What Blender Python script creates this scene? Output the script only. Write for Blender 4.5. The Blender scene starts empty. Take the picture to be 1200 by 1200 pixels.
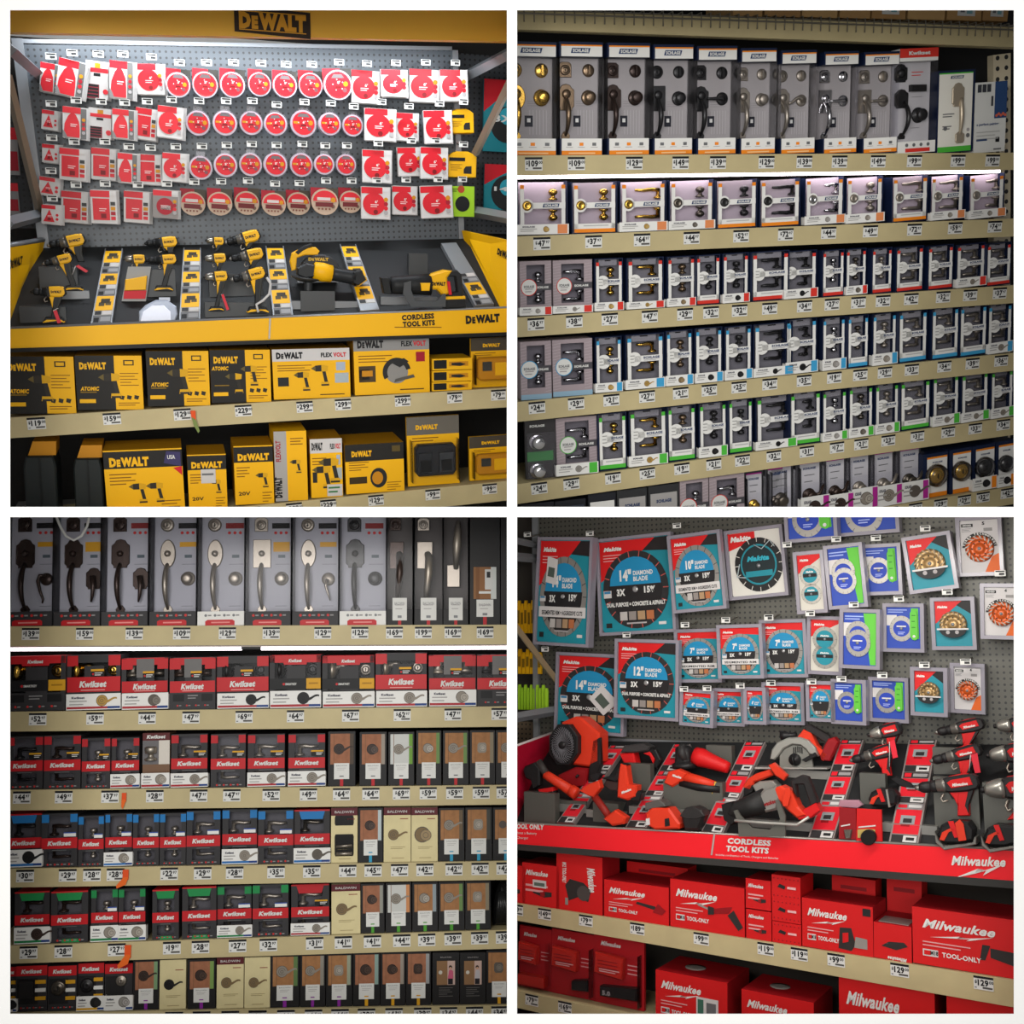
import bpy, math, random
from mathutils import Matrix, Vector, Euler
random.seed(7)
SC = bpy.context.scene
COL = SC.collection
PI = math.pi
# ---------------------------------------------------------------- camera, light, exposure
FP = 1300.0                      # focal length in pixels of the 1200 px frame
CAMZ = 2.5
cam = bpy.data.cameras.new('camera'); camo = bpy.data.objects.new('camera', cam); COL.objects.link(camo)
cam.sensor_width = 36.0; cam.lens = 36.0 * FP / 1200.0; cam.clip_end = 100
camo.location = (0, 0, CAMZ); camo.rotation_euler = (PI / 2, 0, 0)
SC.camera = camo
SC.view_settings.view_transform = 'Standard'
SC.view_settings.look = 'None'
SC.view_settings.gamma = 1.0
SC.view_settings.use_curve_mapping = False
SC.view_settings.exposure = 0.0
SC.cycles.transparent_max_bounces = 12
SC.cycles.max_bounces = 6
wd = bpy.data.worlds.new('store_air'); SC.world = wd; wd.use_nodes = True
wd.node_tree.nodes['Background'].inputs[0].default_value = (0.95, 0.97, 1.0, 1)
wd.node_tree.nodes['Background'].inputs[1].default_value = 0.16
def area(name, loc, target, sx, sy, power, color=(1, 1, 1)):
    l = bpy.data.lights.new(name, 'AREA'); l.shape = 'RECTANGLE'; l.size = sx; l.size_y = sy; l.energy = power; l.color = color
    o = bpy.data.objects.new(name, l); COL.objects.link(o); o.location = loc
    o.rotation_euler = (Vector(target) - Vector(loc)).to_track_quat('-Z', 'Y').to_euler()
    return o
area('aisle_softbox', (-1.3, 0.0, 3.3), (0.6, 5.2, 1.5), 2.0, 1.2, 130, (1, .975, .93))  # added softbox, set off centre to even out the light on the bays
area('aisle_softbox', (1.6, 0.2, 4.4), (0.2, 5.0, 2.5), 2.4, 1.0, 60, (1, .985, .96))  # second added softbox, weaker, with no fixture built for it
area('aisle_fill', (.3, -2.6, 2.2), (0, 5.0, 2.1), 6.0, 2.6, 260, (1, .985, .95))  # added soft fill from behind the camera, brightens the lower bays
area('counter_fill', (1.05, 4.5, 2.465), (1.05, 5.45, 1.3), 1.9, .05, 24, (1, .95, .88))  # added strip of light to brighten the red display; there is no canopy
# ---------------------------------------------------------------- materials
_mats = {}
ALB = .78          # most colours darkened: the bays' lower light level is put into them
def lin(c):
    c /= 255.0
    return c / 12.92 if c <= .04045 else ((c + .055) / 1.055) ** 2.4
def M(hexa, rough=.5, metal=0.0, emit=0.0, coat=0.0):
    k = (hexa, rough, metal, emit, coat)
    if k in _mats: return _mats[k]
    m = bpy.data.materials.new('paint_' + hexa); m.use_nodes = True
    b = m.node_tree.nodes['Principled BSDF']
    c = [lin(int(hexa[i:i + 2], 16)) * ALB for i in (0, 2, 4)] + [1]
    b.inputs['Base Color'].default_value = c
    b.inputs['Roughness'].default_value = rough; b.inputs['Metallic'].default_value = metal
    b.inputs['Specular IOR Level'].default_value = .5 if metal else .22
    if coat: b.inputs['Coat Weight'].default_value = coat
    if emit:
        b.inputs['Emission Color'].default_value = c; b.inputs['Emission Strength'].default_value = emit
    m.diffuse_color = c
    _mats[k] = m
    return m
def nodemat(name):
    m = bpy.data.materials.new(name); m.use_nodes = True
    nt = m.node_tree
    return m, nt, nt.nodes['Principled BSDF']
def clear_plastic(name, tint, gloss, rough):
    m = bpy.data.materials.new(name); m.use_nodes = True; nt = m.node_tree; nt.nodes.clear()
    out = nt.nodes.new('ShaderNodeOutputMaterial'); mix = nt.nodes.new('ShaderNodeMixShader')
    tr = nt.nodes.new('ShaderNodeBsdfTransparent'); gl = nt.nodes.new('ShaderNodeBsdfGlossy')
    fr = nt.nodes.new('ShaderNodeFresnel'); fr.inputs[0].default_value = gloss
    tr.inputs[0].default_value = tint + (1,); gl.inputs['Roughness'].default_value = rough
    nt.links.new(fr.outputs[0], mix.inputs[0]); nt.links.new(tr.outputs[0], mix.inputs[1]); nt.links.new(gl.outputs[0], mix.inputs[2])
    nt.links.new(mix.outputs[0], out.inputs[0])
    return m
CLEAR = clear_plastic('clear_plastic', (.97, .97, .98), 1.13, .15)
BLIST = clear_plastic('blister_plastic', (.95, .94, .97), 1.45, .25)
def milky(name, hexa, k, rough=.25):
    m = bpy.data.materials.new(name); m.use_nodes = True; nt = m.node_tree; b = nt.nodes['Principled BSDF']
    b.inputs['Base Color'].default_value = [lin(int(hexa[i:i + 2], 16)) for i in (0, 2, 4)] + [1]; b.inputs['Roughness'].default_value = rough; b.inputs['Alpha'].default_value = k
    return m
RIM = milky('blister_edge', '7a7680', 1.0)
def noisy(name, hexa, amt=.12, scale=6.0, rough=.5, metal=0.0):
    m, nt, b = nodemat(name)
    c = [lin(int(hexa[i:i + 2], 16)) * (1 if name.startswith('white_p') else ALB) for i in (0, 2, 4)]
    tc = nt.nodes.new('ShaderNodeTexCoord'); nz = nt.nodes.new('ShaderNodeTexNoise'); nz.inputs['Scale'].default_value = scale; nz.inputs['Detail'].default_value = 6
    rp = nt.nodes.new('ShaderNodeValToRGB')
    rp.color_ramp.elements[0].position = .3; rp.color_ramp.elements[1].position = .7
    rp.color_ramp.elements[0].color = [x * (1 - amt) for x in c] + [1]; rp.color_ramp.elements[1].color = [min(1, x * (1 + amt * .5)) for x in c] + [1]
    nt.links.new(tc.outputs['Object'], nz.inputs['Vector']); nt.links.new(nz.outputs['Fac'], rp.inputs[0]); nt.links.new(rp.outputs[0], b.inputs['Base Color'])
    b.inputs['Roughness'].default_value = rough; b.inputs['Metallic'].default_value = metal; b.inputs['Specular IOR Level'].default_value = .2
    return m
def pegmat(name, hexa, pitch, r, metal=.3):
    m, nt, b = nodemat(name)
    c = [lin(int(hexa[i:i + 2], 16)) for i in (0, 2, 4)] + [1]
    tc = nt.nodes.new('ShaderNodeTexCoord'); sx = nt.nodes.new('ShaderNodeSeparateXYZ'); nt.links.new(tc.outputs['Object'], sx.inputs[0])
    def mt(op, a, v=None, bb=None):
        n = nt.nodes.new('ShaderNodeMath'); n.operation = op; nt.links.new(a, n.inputs[0])
        if bb is not None: nt.links.new(bb, n.inputs[1])
        elif v is not None: n.inputs[1].default_value = v
        return n.outputs[0]
    fs = []
    for ax in ('X', 'Z'):
        f = mt('FRACT', mt('MULTIPLY', sx.outputs[ax], 1.0 / pitch)); fs.append(mt('ABSOLUTE', mt('SUBTRACT', f, .5)))
    d = mt('ADD', mt('MULTIPLY', fs[0], bb=fs[0]), bb=mt('MULTIPLY', fs[1], bb=fs[1]))
    k = mt('LESS_THAN', d, (r / pitch) ** 2)
    mx = nt.nodes.new('ShaderNodeMix'); mx.data_type = 'RGBA'; nt.links.new(k, mx.inputs[0]); mx.inputs[6].default_value = c; mx.inputs[7].default_value = (.012, .012, .013, 1)
    nt.links.new(mx.outputs[2], b.inputs['Base Color']); b.inputs['Roughness'].default_value = .45; b.inputs['Metallic'].default_value = metal
    return m
# ---------------------------------------------------------------- mesh building
class MB:
    def __init__(s): s.v = []; s.f = []; s.m = []; s.sm = []; s.mats = []
    def mi(s, m):
        if m not in s.mats: s.mats.append(m)
        return s.mats.index(m)
    def add(s, vs, fs, m, smooth=False):
        o = len(s.v); s.v += [tuple(p) for p in vs]; k = s.mi(m)
        for f in fs: s.f.append(tuple(i + o for i in f)); s.m.append(k); s.sm.append(smooth)
        return s
    def box(s, x0, x1, y0, y1, z0, z1, m):
        if x0 > x1: x0, x1 = x1, x0
        if y0 > y1: y0, y1 = y1, y0
        if z0 > z1: z0, z1 = z1, z0
        return s.add([(x0, y0, z0), (x1, y0, z0), (x1, y1, z0), (x0, y1, z0), (x0, y0, z1), (x1, y0, z1), (x1, y1, z1), (x0, y1, z1)],
                     [(0, 1, 5, 4), (1, 2, 6, 5), (2, 3, 7, 6), (3, 0, 4, 7), (4, 5, 6, 7), (3, 2, 1, 0)], m)
    def hexa(s, p, m):      # eight corners: front 4 (bl br tr tl), back 4
        return s.add(p, [(0, 1, 2, 3), (5, 4, 7, 6), (1, 5, 6, 2), (4, 0, 3, 7), (3, 2, 6, 7), (4, 5, 1, 0)], m)
    def prism(s, poly, y0, y1, m, bev=0.0):     # polygon in (x,z), extruded along y
        a = sum(poly[i][0] * poly[(i + 1) % len(poly)][1] - poly[(i + 1) % len(poly)][0] * poly[i][1] for i in range(len(poly)))
        if a < 0: poly = poly[::-1]
        n = len(poly)
        if bev:
            cx = sum(p[0] for p in poly) / n; cz = sum(p[1] for p in poly) / n
            ins = []
            for i in range(n):
                px, pz = poly[i - 1]; x, z = poly[i]; qx, qz = poly[(i + 1) % n]
                e1 = Vector((x - px, z - pz)); e2 = Vector((qx - x, qz - z))
                if e1.length < 1e-9 or e2.length < 1e-9: ins.append((x, z)); continue
                e1.normalize(); e2.normalize()
                nn = Vector((-e1.y - e2.y, e1.x + e2.x))
                if nn.length < 1e-6: ins.append((x, z)); continue
                nn.normalize(); ins.append((x + nn.x * bev, z + nn.y * bev))
            rings = [(ins, y0), (poly, y0 + bev), (poly, y1 - bev), (ins, y1)]
        else: rings = [(poly, y0), (poly, y1)]
        vs = [(x, y, z) for (pl, y) in rings for (x, z) in pl]
        fs = [tuple(range(n)), tuple(range(len(vs) - 1, len(vs) - n - 1, -1))]
        for r in range(len(rings) - 1):
            for i in range(n):
                j = (i + 1) % n; fs.append((r * n + i, r * n + n + i, r * n + n + j, r * n + j))
        return s.add(vs, fs, m)
    def lathe(s, prof, o, ax, m, seg=14, sx=1.0, sz=1.0, smooth=True):  # prof: (radius, height along axis)
        ax = Vector(ax).normalized()
        t = Vector((0, 0, 1)) if abs(ax.z) < .9 else Vector((1, 0, 0))
        u = ax.cross(t).normalized(); w = ax.cross(u).normalized(); o = Vector(o)
        vs = []; fs = []
        for r, h in prof:
            for k in range(seg):
                a = 2 * PI * k / seg
                vs.append(o + ax * h + u * (r * sx * math.cos(a)) + w * (r * sz * math.sin(a)))
        for i in range(len(prof) - 1):
            for k in range(seg):
                j = (k + 1) % seg; fs.append((i * seg + k, i * seg + j, i * seg + seg + j, i * seg + seg + k))
        fs.append(tuple(range(seg - 1, -1, -1))); fs.append(tuple(range((len(prof) - 1) * seg, len(prof) * seg)))
        return s.add(vs, fs, m, smooth)
    def disc(s, x, z, r, y, m, th=.0015, seg=24, sz=1.0):
        return s.prism([(x + r * math.cos(2 * PI * k / seg), z + r * sz * math.sin(2 * PI * k / seg)) for k in range(seg)], y - th, y, m)
    def ring(s, x, z, r0, r1, y, m, th=.0015, seg=28, a0=0.0, a1=2 * PI):
        n = seg; full = abs(a1 - a0 - 2 * PI) < 1e-6
        vs = []; fs = []
        for k in range(n + (0 if full else 1)):
            a = a0 + (a1 - a0) * k / n; c, d = math.cos(a), math.sin(a)
            vs += [(x + r0 * c, y - th, z + r0 * d), (x + r1 * c, y - th, z + r1 * d), (x + r1 * c, y, z + r1 * d), (x + r0 * c, y, z + r0 * d)]
        N = len(vs) // 4
        for k in range(n):
            i = k * 4; j = ((k + 1) % N) * 4
            fs += [(i, j, j + 1, i + 1), (i + 1, j + 1, j + 2, i + 2), (i + 3, i, j, j + 3)]
        return s.add(vs, fs, m)
    def tube(s, pts, rad, m, seg=7, smooth=True):
        pts = [Vector(p) for p in pts]
        if not hasattr(rad, '__len__'): rad = [rad] * len(pts)
        vs = []; fs = []; up = None
        for i, p in enumerate(pts):
            t = (pts[min(i + 1, len(pts) - 1)] - pts[max(i - 1, 0)]).normalized()
            if up is None:
                up = Vector((0, 1, 0)) if abs(t.y) < .9 else Vector((1, 0, 0))
            u = t.cross(up).normalized(); up = u.cross(t).normalized()
            for k in range(seg):
                a = 2 * PI * k / seg; vs.append(p + (u * math.cos(a) + up * math.sin(a)) * rad[i])
        for i in range(len(pts) - 1):
            for k in range(seg):
                j = (k + 1) % seg; fs.append((i * seg + k, i * seg + seg + k, i * seg + seg + j, i * seg + j))
        fs.append(tuple(range(seg))); fs.append(tuple(range(len(vs) - 1, len(vs) - seg - 1, -1)))
        return s.add(vs, fs, m, smooth)
    def bars(s, x0, x1, z1, n, pitch, th, y, m, frac=(1, .8, .95, .6)):
        for i in range(n):
            f = frac[i % len(frac)]
            s.box(x0, x0 + (x1 - x0) * f, y - .001, y, z1 - i * pitch - th, z1 - i * pitch, m)
        return s
    def zs(s, cz, e):
        s.v = [(x, y, cz + (z - cz) * e) for x, y, z in s.v]; return s
    def mesh(s, name):
        me = bpy.data.meshes.new(name); me.from_pydata(s.v, [], s.f)
        for m in s.mats: me.materials.append(m)
        me.polygons.foreach_set('material_index', s.m); me.polygons.foreach_set('use_smooth', s.sm); me.update()
        return me
# ---------------------------------------------------------------- lettering
_txt = {}
def text_data(s, bold=.0, shear=0.0):
    k = (s, bold, shear)
    if k in _txt: return _txt[k]
    if s == 'DEWALT':       # the second letter is a small capital
        P, F, x = [], [], 0.0
        for st, sc in (('D', 1.0), ('E', .78), ('WALT', 1.0)):
            Q, G, W = text_data(st, .075, shear); o = len(P)
            P += [(x + (a + W / 2) * sc, b * sc) for a, b in Q]; F += [tuple(i + o for i in f) for f in G]; x += W * sc + .05
        x -= .05; _txt[k] = ([(a - x / 2, b) for a, b in P], F, x); return _txt[k]
    if s in ('Kwikset', 'Makita', 'SCHLAGE'): bold = max(bold, .055)
    cu = bpy.data.curves.new('lettering', 'FONT'); cu.body = s; cu.size = 1; cu.offset = bold; cu.shear = shear; cu.resolution_u = 2
    cu.space_character = 1.0 + bold * 1.6
    ob = bpy.data.objects.new('lettering', cu)
    me = bpy.data.meshes.new_from_object(ob)
    bpy.data.objects.remove(ob)
    P = [(v.co.x, v.co.y) for v in me.vertices]; F = [tuple(p.vertices) for p in me.polygons]
    bpy.data.meshes.remove(me); bpy.data.curves.remove(cu)
    x0 = min(p[0] for p in P); x1 = max(p[0] for p in P)
    P = [((x - (x0 + x1) / 2), z) for x, z in P]
    _txt[k] = (P, F, x1 - x0)
    return _txt[k]
CAP = 0.70
def text_mb(mb, s, x, z, h, m, y=0.0, w=None, bold=.03, shear=0.0, al='C', rot=0.0):
    P, F, W = text_data(s, bold, shear)
    sc = h / CAP; sx = sc
    if w: sx = w / W
    dx = {'C': 0, 'L': W * sx / 2, 'R': -W * sx / 2}[al]
    c, d = math.cos(rot), math.sin(rot)
    vs = []
    for p in P:
        a = p[0] * sx + dx; b = p[1] * sc
        vs.append((x + a * c - b * d, y, z + a * d + b * c))
    mb.add(vs, F, m)
    return mb
# ---------------------------------------------------------------- the four bays of shelving, each with its own frame
class Bay: pass
BAYS = {}
def bay(k, cx, cy, dist, yaw, pitch, roll):
    y, p, r = [math.radians(a) for a in (yaw, pitch, roll)]
    cyw, sy, cp, sp, cr, sr = math.cos(y), math.sin(y), math.cos(p), math.sin(p), math.cos(r), math.sin(r)
    R = Matrix(((cyw, 0, sy), (0, 1, 0), (-sy, 0, cyw))) @ Matrix(((1, 0, 0), (0, cp, -sp), (0, sp, cp))) @ Matrix(((cr, -sr, 0), (sr, cr, 0), (0, 0, 1)))
    w = lambda c: Vector((c[0], c[2], -c[1]))
    X = w(R.col[0]); Y = w(R.col[2]); Z = w(-R.col[1])
    b = Bay(); o = Vector(((cx - 600) / FP * dist, dist, CAMZ - (cy - 600) / FP * dist))
    b.M = Matrix(((X.x, Y.x, Z.x, o.x), (X.y, Y.y, Z.y, o.y), (X.z, Y.z, Z.z, o.z), (0, 0, 0, 1)))
    b.I = b.M.inverted(); b.eye = b.I @ Vector((0, 0, CAMZ)); b.k = k
    BAYS[k] = b
    return b
def ray(b, px, py):
    return (b.I.to_3x3() @ Vector(((px - 600) / FP, 1, -(py - 600) / FP)))
def at(b, px, py, y=0.0):
    d = ray(b, px, py); t = (y - b.eye.y) / d.y
    return b.eye + d * t
def proj(b, p):
    w = b.M @ Vector(p); return (600 + FP * w.x / w.y, 600 - FP * (w.z - CAMZ) / w.y)
def upright(b, p):
    """roll about the depth axis that stands a thing plumb as seen from the aisle"""
    p = Vector(p); o = proj(b, p); u = proj(b, p + Vector((.01, 0, 0))); v = proj(b, p + Vector((0, 0, .01)))
    return math.atan(-(v[0] - o[0]) / (u[0] - o[0]))
def at_plane(b, px, py, p0, n):
    d = ray(b, px, py); t = (p0 - b.eye).dot(n) / d.dot(n)
    return b.eye + d * t
ZS = 310.0 / 1200.0
CROP = {'a1': (0, 0), 'a2': (290, 0), 'a3': (0, 290), 'a4': (290, 290), 'b1': (600, 0), 'b2': (890, 0), 'b3': (600, 290), 'b4': (890, 290),
        'c1': (0, 600), 'c2': (290, 600), 'c3': (0, 890), 'c4': (290, 890), 'd1': (600, 600), 'd2': (890, 600), 'd3': (600, 890), 'd4': (890, 890)}
def cp(c, x, y=0):
    o = CROP[c]; return (o[0] + x * ZS, o[1] + y * ZS)
# ---------------------------------------------------------------- things and parts
def snake(n): return n
class Thing:
    def __init__(s, b, name, label, cat, loc, rot=(0, 0, 0), group=None, body=None, kind=None):
        me = body.mesh(name) if body is not None else None
        o = bpy.data.objects.new(name, me); COL.objects.link(o)
        L = Matrix.Translation(Vector(loc)) @ Euler(rot, 'XYZ').to_matrix().to_4x4()
        o.matrix_basis = (b.M if b else Matrix()) @ L
        if kind: o['kind'] = kind
        if b: o['bay'] = b.k
        if label: o['label'] = label
        if cat: o['category'] = cat
        if group: o['group'] = group
        s.o = o
    def part(s, name, mb, parent=None, label=None):
        o = bpy.data.objects.new(name, mb.mesh(name)); COL.objects.link(o); o.parent = parent or s.o
        if label: o['label'] = label
        return o
    def text(s, st, x, z, h, m, y=-.0025, parent=None, name='lettering', **k):
        return s.part(name, text_mb(MB(), st, x, z, h, m, y, **k), parent)
def structure(b, name, mb, label=None):
    o = bpy.data.objects.new(name, mb.mesh(name)); COL.objects.link(o); o['kind'] = 'structure'
    if label: o['label'] = label
    if b: o.matrix_basis = b.M; o['bay'] = b.k
    return o
ORD = 'first second third fourth fifth sixth seventh eighth ninth tenth eleventh twelfth thirteenth fourteenth fifteenth sixteenth seventeenth eighteenth nineteenth twentieth'.split()
A = bay('A', 303, 303, 5.3, -17.4, 14.0, -2.8)
B = bay('B', 897, 303, 5.3, -15.0, 14.5, -5.0)
C = bay('C', 303, 897, 5.2, -2.7, -5.7, 0.0)
D = bay('D', 897, 897, 5.4, 32.3, -6.0, -4.0)
WHITE = M('dedeDA', .6); BLACK = M('141416', .5); BEIGE = noisy('beige_shelf_paint', 'c2b388', .10, 5.0, .45)
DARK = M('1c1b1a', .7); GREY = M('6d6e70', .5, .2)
# ---------------------------------------------------------------- white partition with four openings
WY = 4.35
def wx(px): return (px - 600) / FP * WY
def wz(py): return CAMZ - (py - 600) / FP * WY
mb = MB(); T = .03; PW = noisy('white_partition_paint', 'fbfbfa', .01, 3.0, .6)
X = [-4.2, wx(12), wx(594), wx(606), wx(1188), 4.2]; Zs = [-.9, wz(1188), wz(606), wz(594), wz(12), 5.0]
for i in range(5):
    for j in range(5):
        if i in (1, 3) and j in (1, 3): continue
        e = .022; a0, a1, c0_, c1_ = X[i], X[i + 1], Zs[j], Zs[j + 1]
        b0_, b1_ = a0 + (e if i == 4 else 0), a1 - (e if i == 0 else 0); k0_, k1_ = c0_ + (e if j == 4 else 0), c1_ - (e if j == 0 else 0)
        mb.hexa([(a0, WY, c0_), (a1, WY, c0_), (a1, WY, c1_), (a0, WY, c1_), (b0_, WY + T, k0_), (b1_, WY + T, k0_), (b1_, WY + T, k1_), (b0_, WY + T, k1_)], PW)
structure(None, 'wall_front', mb)
structure(None, 'wall_middle', MB().box(-.012, .012, WY + T, 7.6, -.9, 5.0, PW))
structure(None, 'trim_1', MB().box(-4.2, 4.2, WY + T, 7.6, CAMZ - .012, CAMZ + .012, PW))
structure(None, 'floor', MB().box(-4.2, 4.2, -3.5, 7.6, -.95, -.9, noisy('grey_concrete', '8f8d88', .12, 2.0, .4)))
structure(None, 'wall_back', MB().box(-4.2, 4.2, 7.6, 7.7, -.9, 5.0, M('2c2a28', .8)))
# ---------------------------------------------------------------- shelves
def shelf_line(b, p0, p1, y=0.0):
    a = at(b, *p0, y); c = at(b, *p1, y); s = (c.z - a.z) / (c.x - a.x)
    return (a, s)
class Shelf: pass
SHELF_N = 0
def shelf(b, p0, p1, drop, label, ext=.12, depth=.42, mat=None, y=0.0, board_end=None):
    """front top edge runs from pixel p0 to p1; drop = height of the price rail in px at both ends"""
    a, s = shelf_line(b, p0, p1, y); c = at(b, *p1, y)
    zb0 = at(b, p0[0], p0[1] + drop[0], y).z - a.z; zb1 = at(b, p1[0], p1[1] + drop[1], y).z - c.z
    S = Shelf(); S.b = b; S.a = a; S.s = s; S.y = y; S.x0 = a.x; S.x1 = c.x
    x0 = a.x - ext; x1 = c.x + ext
    S.z = lambda x: a.z + s * (x - a.x)
    m = mat or BEIGE
    if label:
        ox = (x0 + x1) / 2
        t = Thing(b, 'shelf', label, 'shelf', (ox, y, S.z(ox)), (0, -math.atan(s), 0))
        hw = (x1 - x0) / 2 / math.cos(math.atan(s))
        r = MB()
        r.hexa([(-hw, -.010, zb0), (hw, -.010, zb1), (hw, -.010, 0.004), (-hw, -.010, 0.004), (-hw, .006, zb0), (hw, .006, zb1), (hw, .006, .004), (-hw, .006, .004)], m)
        t.part('price_rail', r)
        bx = hw
        if board_end: bx = (at(b, board_end, p1[1], .14).x - .012 - ox) / math.cos(math.atan(s))
        t.part('board', MB().box(-hw, bx, .006, depth, -.03, 0, m))
        S.t = t
    return S
# ---------------------------------------------------------------- placing goods on a shelf
PLUMB = .6
def place(S, c, x0, x1, ytop, yf=.015, k=1.0, lift=0.0):
    b = S.b
    (px0, _), (px1, pyt) = cp(c, x0, 0), cp(c, x1, ytop)
    pm = (px0 + px1) / 2
    q = at(b, pm, pyt, yf)
    zb = S.z(q.x) + lift
    h = q.z - zb
    # pixel row of the middle of the box
    pa, pb = S.px
    pyb = pa[1] + (pb[1] - pa[1]) * (pm - pa[0]) / (pb[0] - pa[0])
    pym = (pyt + pyb) / 2
    a0 = at(b, px0, pym, yf); a1 = at(b, px1, pym, yf)
    xm = (a0.x + a1.x) / 2; w = a1.x - a0.x
    zb = S.z(xm) + lift; h = at(b, pm, pyt, yf).z - zb
    th = -math.atan(S.s); tv = upright(b, (xm, yf, zb + h / 2)); th += (tv - th) * PLUMB * k * min(1, .25 / max(w, .01))
    zb += .002 + abs(th + math.atan(S.s)) * w / 2
    return Vector((xm - math.sin(th) * h / 2, yf, zb)), w * .982, h, (0, th, 0)
def shelf_px(S, p0, p1): S.px = (p0, p1); return S
_shelf = shelf
def shelf(b, p0, p1, *a, **k): return shelf_px(_shelf(b, p0, p1, *a, **k), p0, p1)
# price tickets clipped to a shelf edge
def price_mb(mb, s, x, z, h, m, y):
    main, cents = s.split('.')
    P, F, W = text_data(main, .045)
    sc = h / CAP; Wm = W * sc * .92
    text_mb(mb, '$', x - Wm / 2 - .1 * h, z + h * .35, h * .55, m, y, bold=.03, al='R')
    text_mb(mb, main, x, z, h, m, y, w=Wm, bold=.045)
    text_mb(mb, cents, x + Wm / 2 + .1 * h, z + h * .45, h * .5, m, y, bold=.03, al='L')
def tag(S, c, x, price, label, group, dy=1.0, w=.080, h=.056):
    b = S.b; px, _ = cp(c, x)
    pa, pb = S.px
    py = pa[1] + (pb[1] - pa[1]) * (px - pa[0]) / (pb[0] - pa[0]) + dy
    q = at(b, px, py, S.y - .012)
    mb = MB().box(-w / 2, w / 2, 0, .0012, -h, 0, WHITE)
    t = Thing(b, 'price_ticket', label, 'price ticket', (q.x, S.y - .0125, q.z), (0, -math.atan(S.s), 0), group, mb)
    mb = MB().box(-w / 2, w / 2, -.0008, 0, -h * .17, 0, BLACK)
    mb.box(-w * .45, -w * .34, -.0006, 0, -h * .9, -h * .82, GREY); mb.box(-w * .05, w * .45, -.0006, 0, -h * .9, -h * .76, M('55534f'))
    t.part('print_band', mb)
    mb = MB(); price_mb(mb, price, w * -.02, -h * .68, h * .42, BLACK, -.0008); t.part('price_lettering', mb)
def tags(S, where, group, items):
    """items: list of (crop, x, price)"""
    n = len(items); rev = S.b.k in 'AC'
    for i, (c, x, p) in enumerate(items):
        o = ORD[n - 1 - i] if rev else ORD[i]
        tag(S, c, x, p, 'white price ticket, %s from the white post, on %s' % (o, where), group)
# ---------------------------------------------------------------- door hardware
FIN = {'brass': ('d6ab4e', .25, 1), 'nickel': ('a89f93', .42, .85), 'chrome': ('d5d4d6', .18, 1), 'black': ('1d1c1d', .4, .2), 'bronze': ('3b2d27', .35, .6),
       'pewter': ('6a635a', .35, .9), 'antique': ('86715a', .35, .9)}
def fin(n): return M(*FIN[n])
def rosette(mb, x, z, r, y, m, th=.012): mb.lathe([(r, 0), (r * .98, th * .5), (r * .8, th)], (x, y, z), (0, -1, 0), m, 18)
def knob_front(mb, x, z, r, y, m):      # knob seen from the front, pointing at the shopper
    mb.lathe([(r, 0), (r * .97, r * .12), (r * .8, r * .22), (r * .35, r * .3), (r * .33, r * .55), (r * .72, r * .8), (r * .78, r * 1.05), (r * .66, r * 1.25), (r * .3, r * 1.32), (.0005, r * 1.33)], (x, y, z), (0, -1, 0), m, 20)
def deadbolt(mb, x, z, r, y, m, square=False):
    if square: mb.prism([(x - r, z - r), (x + r, z - r), (x + r, z + r * .8), (x + r * .6, z + r * 1.15), (x - r * .6, z + r * 1.15), (x - r, z + r * .8)], y - .008, y, m, .003); y -= .008; r *= .75
    mb.lathe([(r, 0), (r * .96, r * .25), (r * .72, r * .35), (r * .62, r * .32), (r * .55, r * .45), (r * .2, r * .47), (.0005, r * .4)], (x, y, z), (0, -1, 0), m, 20)
    mb.box(x - r * .06, x + r * .06, y - r * .5, y - r * .46, z - r * .3, z + r * .3, BLACK)
def thumbturn(mb, x, z, r, y, m):
    rosette(mb, x, z, r, y, m, r * .3); mb.prism([(x - r * .22, z - r * .7), (x + r * .22, z - r * .7), (x + r * .16, z + r * .7), (x - r * .16, z + r * .7)], y - r * .75, y - r * .25, m, r * .05)
def lever_front(mb, x, z, r, L, y, m, drop=0.0, curve=0.0):     # rose at x,z; the lever runs sideways (L signed) and falls by drop
    rosette(mb, x, z, r, y, m, r * .35)
    mb.lathe([(r * .42, 0), (r * .38, r * .9)], (x, y, z), (0, -1, 0), m, 12)
    pts = []; rad = []
    for i in range(9):
        t = i / 8.0
        pts.append((x + L * t, y - r * .85 - .0 * t, z + curve * math.sin(t * PI * 1.6) - drop * t)); rad.append(r * (.34 - .16 * t))
    mb.tube(pts, rad, m, 8)
def handle_grip(mb, x, z1, z0, r, y, m, bow=.045, dx=0.0):      # entry handle: from the plate down to its foot
    pts = []; rad = []
    for i in range(11):
        t = i / 10.0
        pts.append((x + dx * t, y - bow * math.sin(PI * min(1, t * 1.02)) ** .7 - .004, z1 + (z0 - z1) * t)); rad.append(r * (.85 + .5 * math.sin(PI * t)) * (1 - .35 * t))
    mb.tube(pts, rad, m, 9)
    mb.prism([(x + dx - r * 1.6, z0 - r * 1.2), (x + dx + r * 1.6, z0 - r * 1.2), (x + dx + r * 1.9, z0), (x + dx + r * .8, z0 + r * 1.6), (x + dx - r * .8, z0 + r * 1.6), (x + dx - r * 1.9, z0)], y - .008, y, m, .002)
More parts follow.
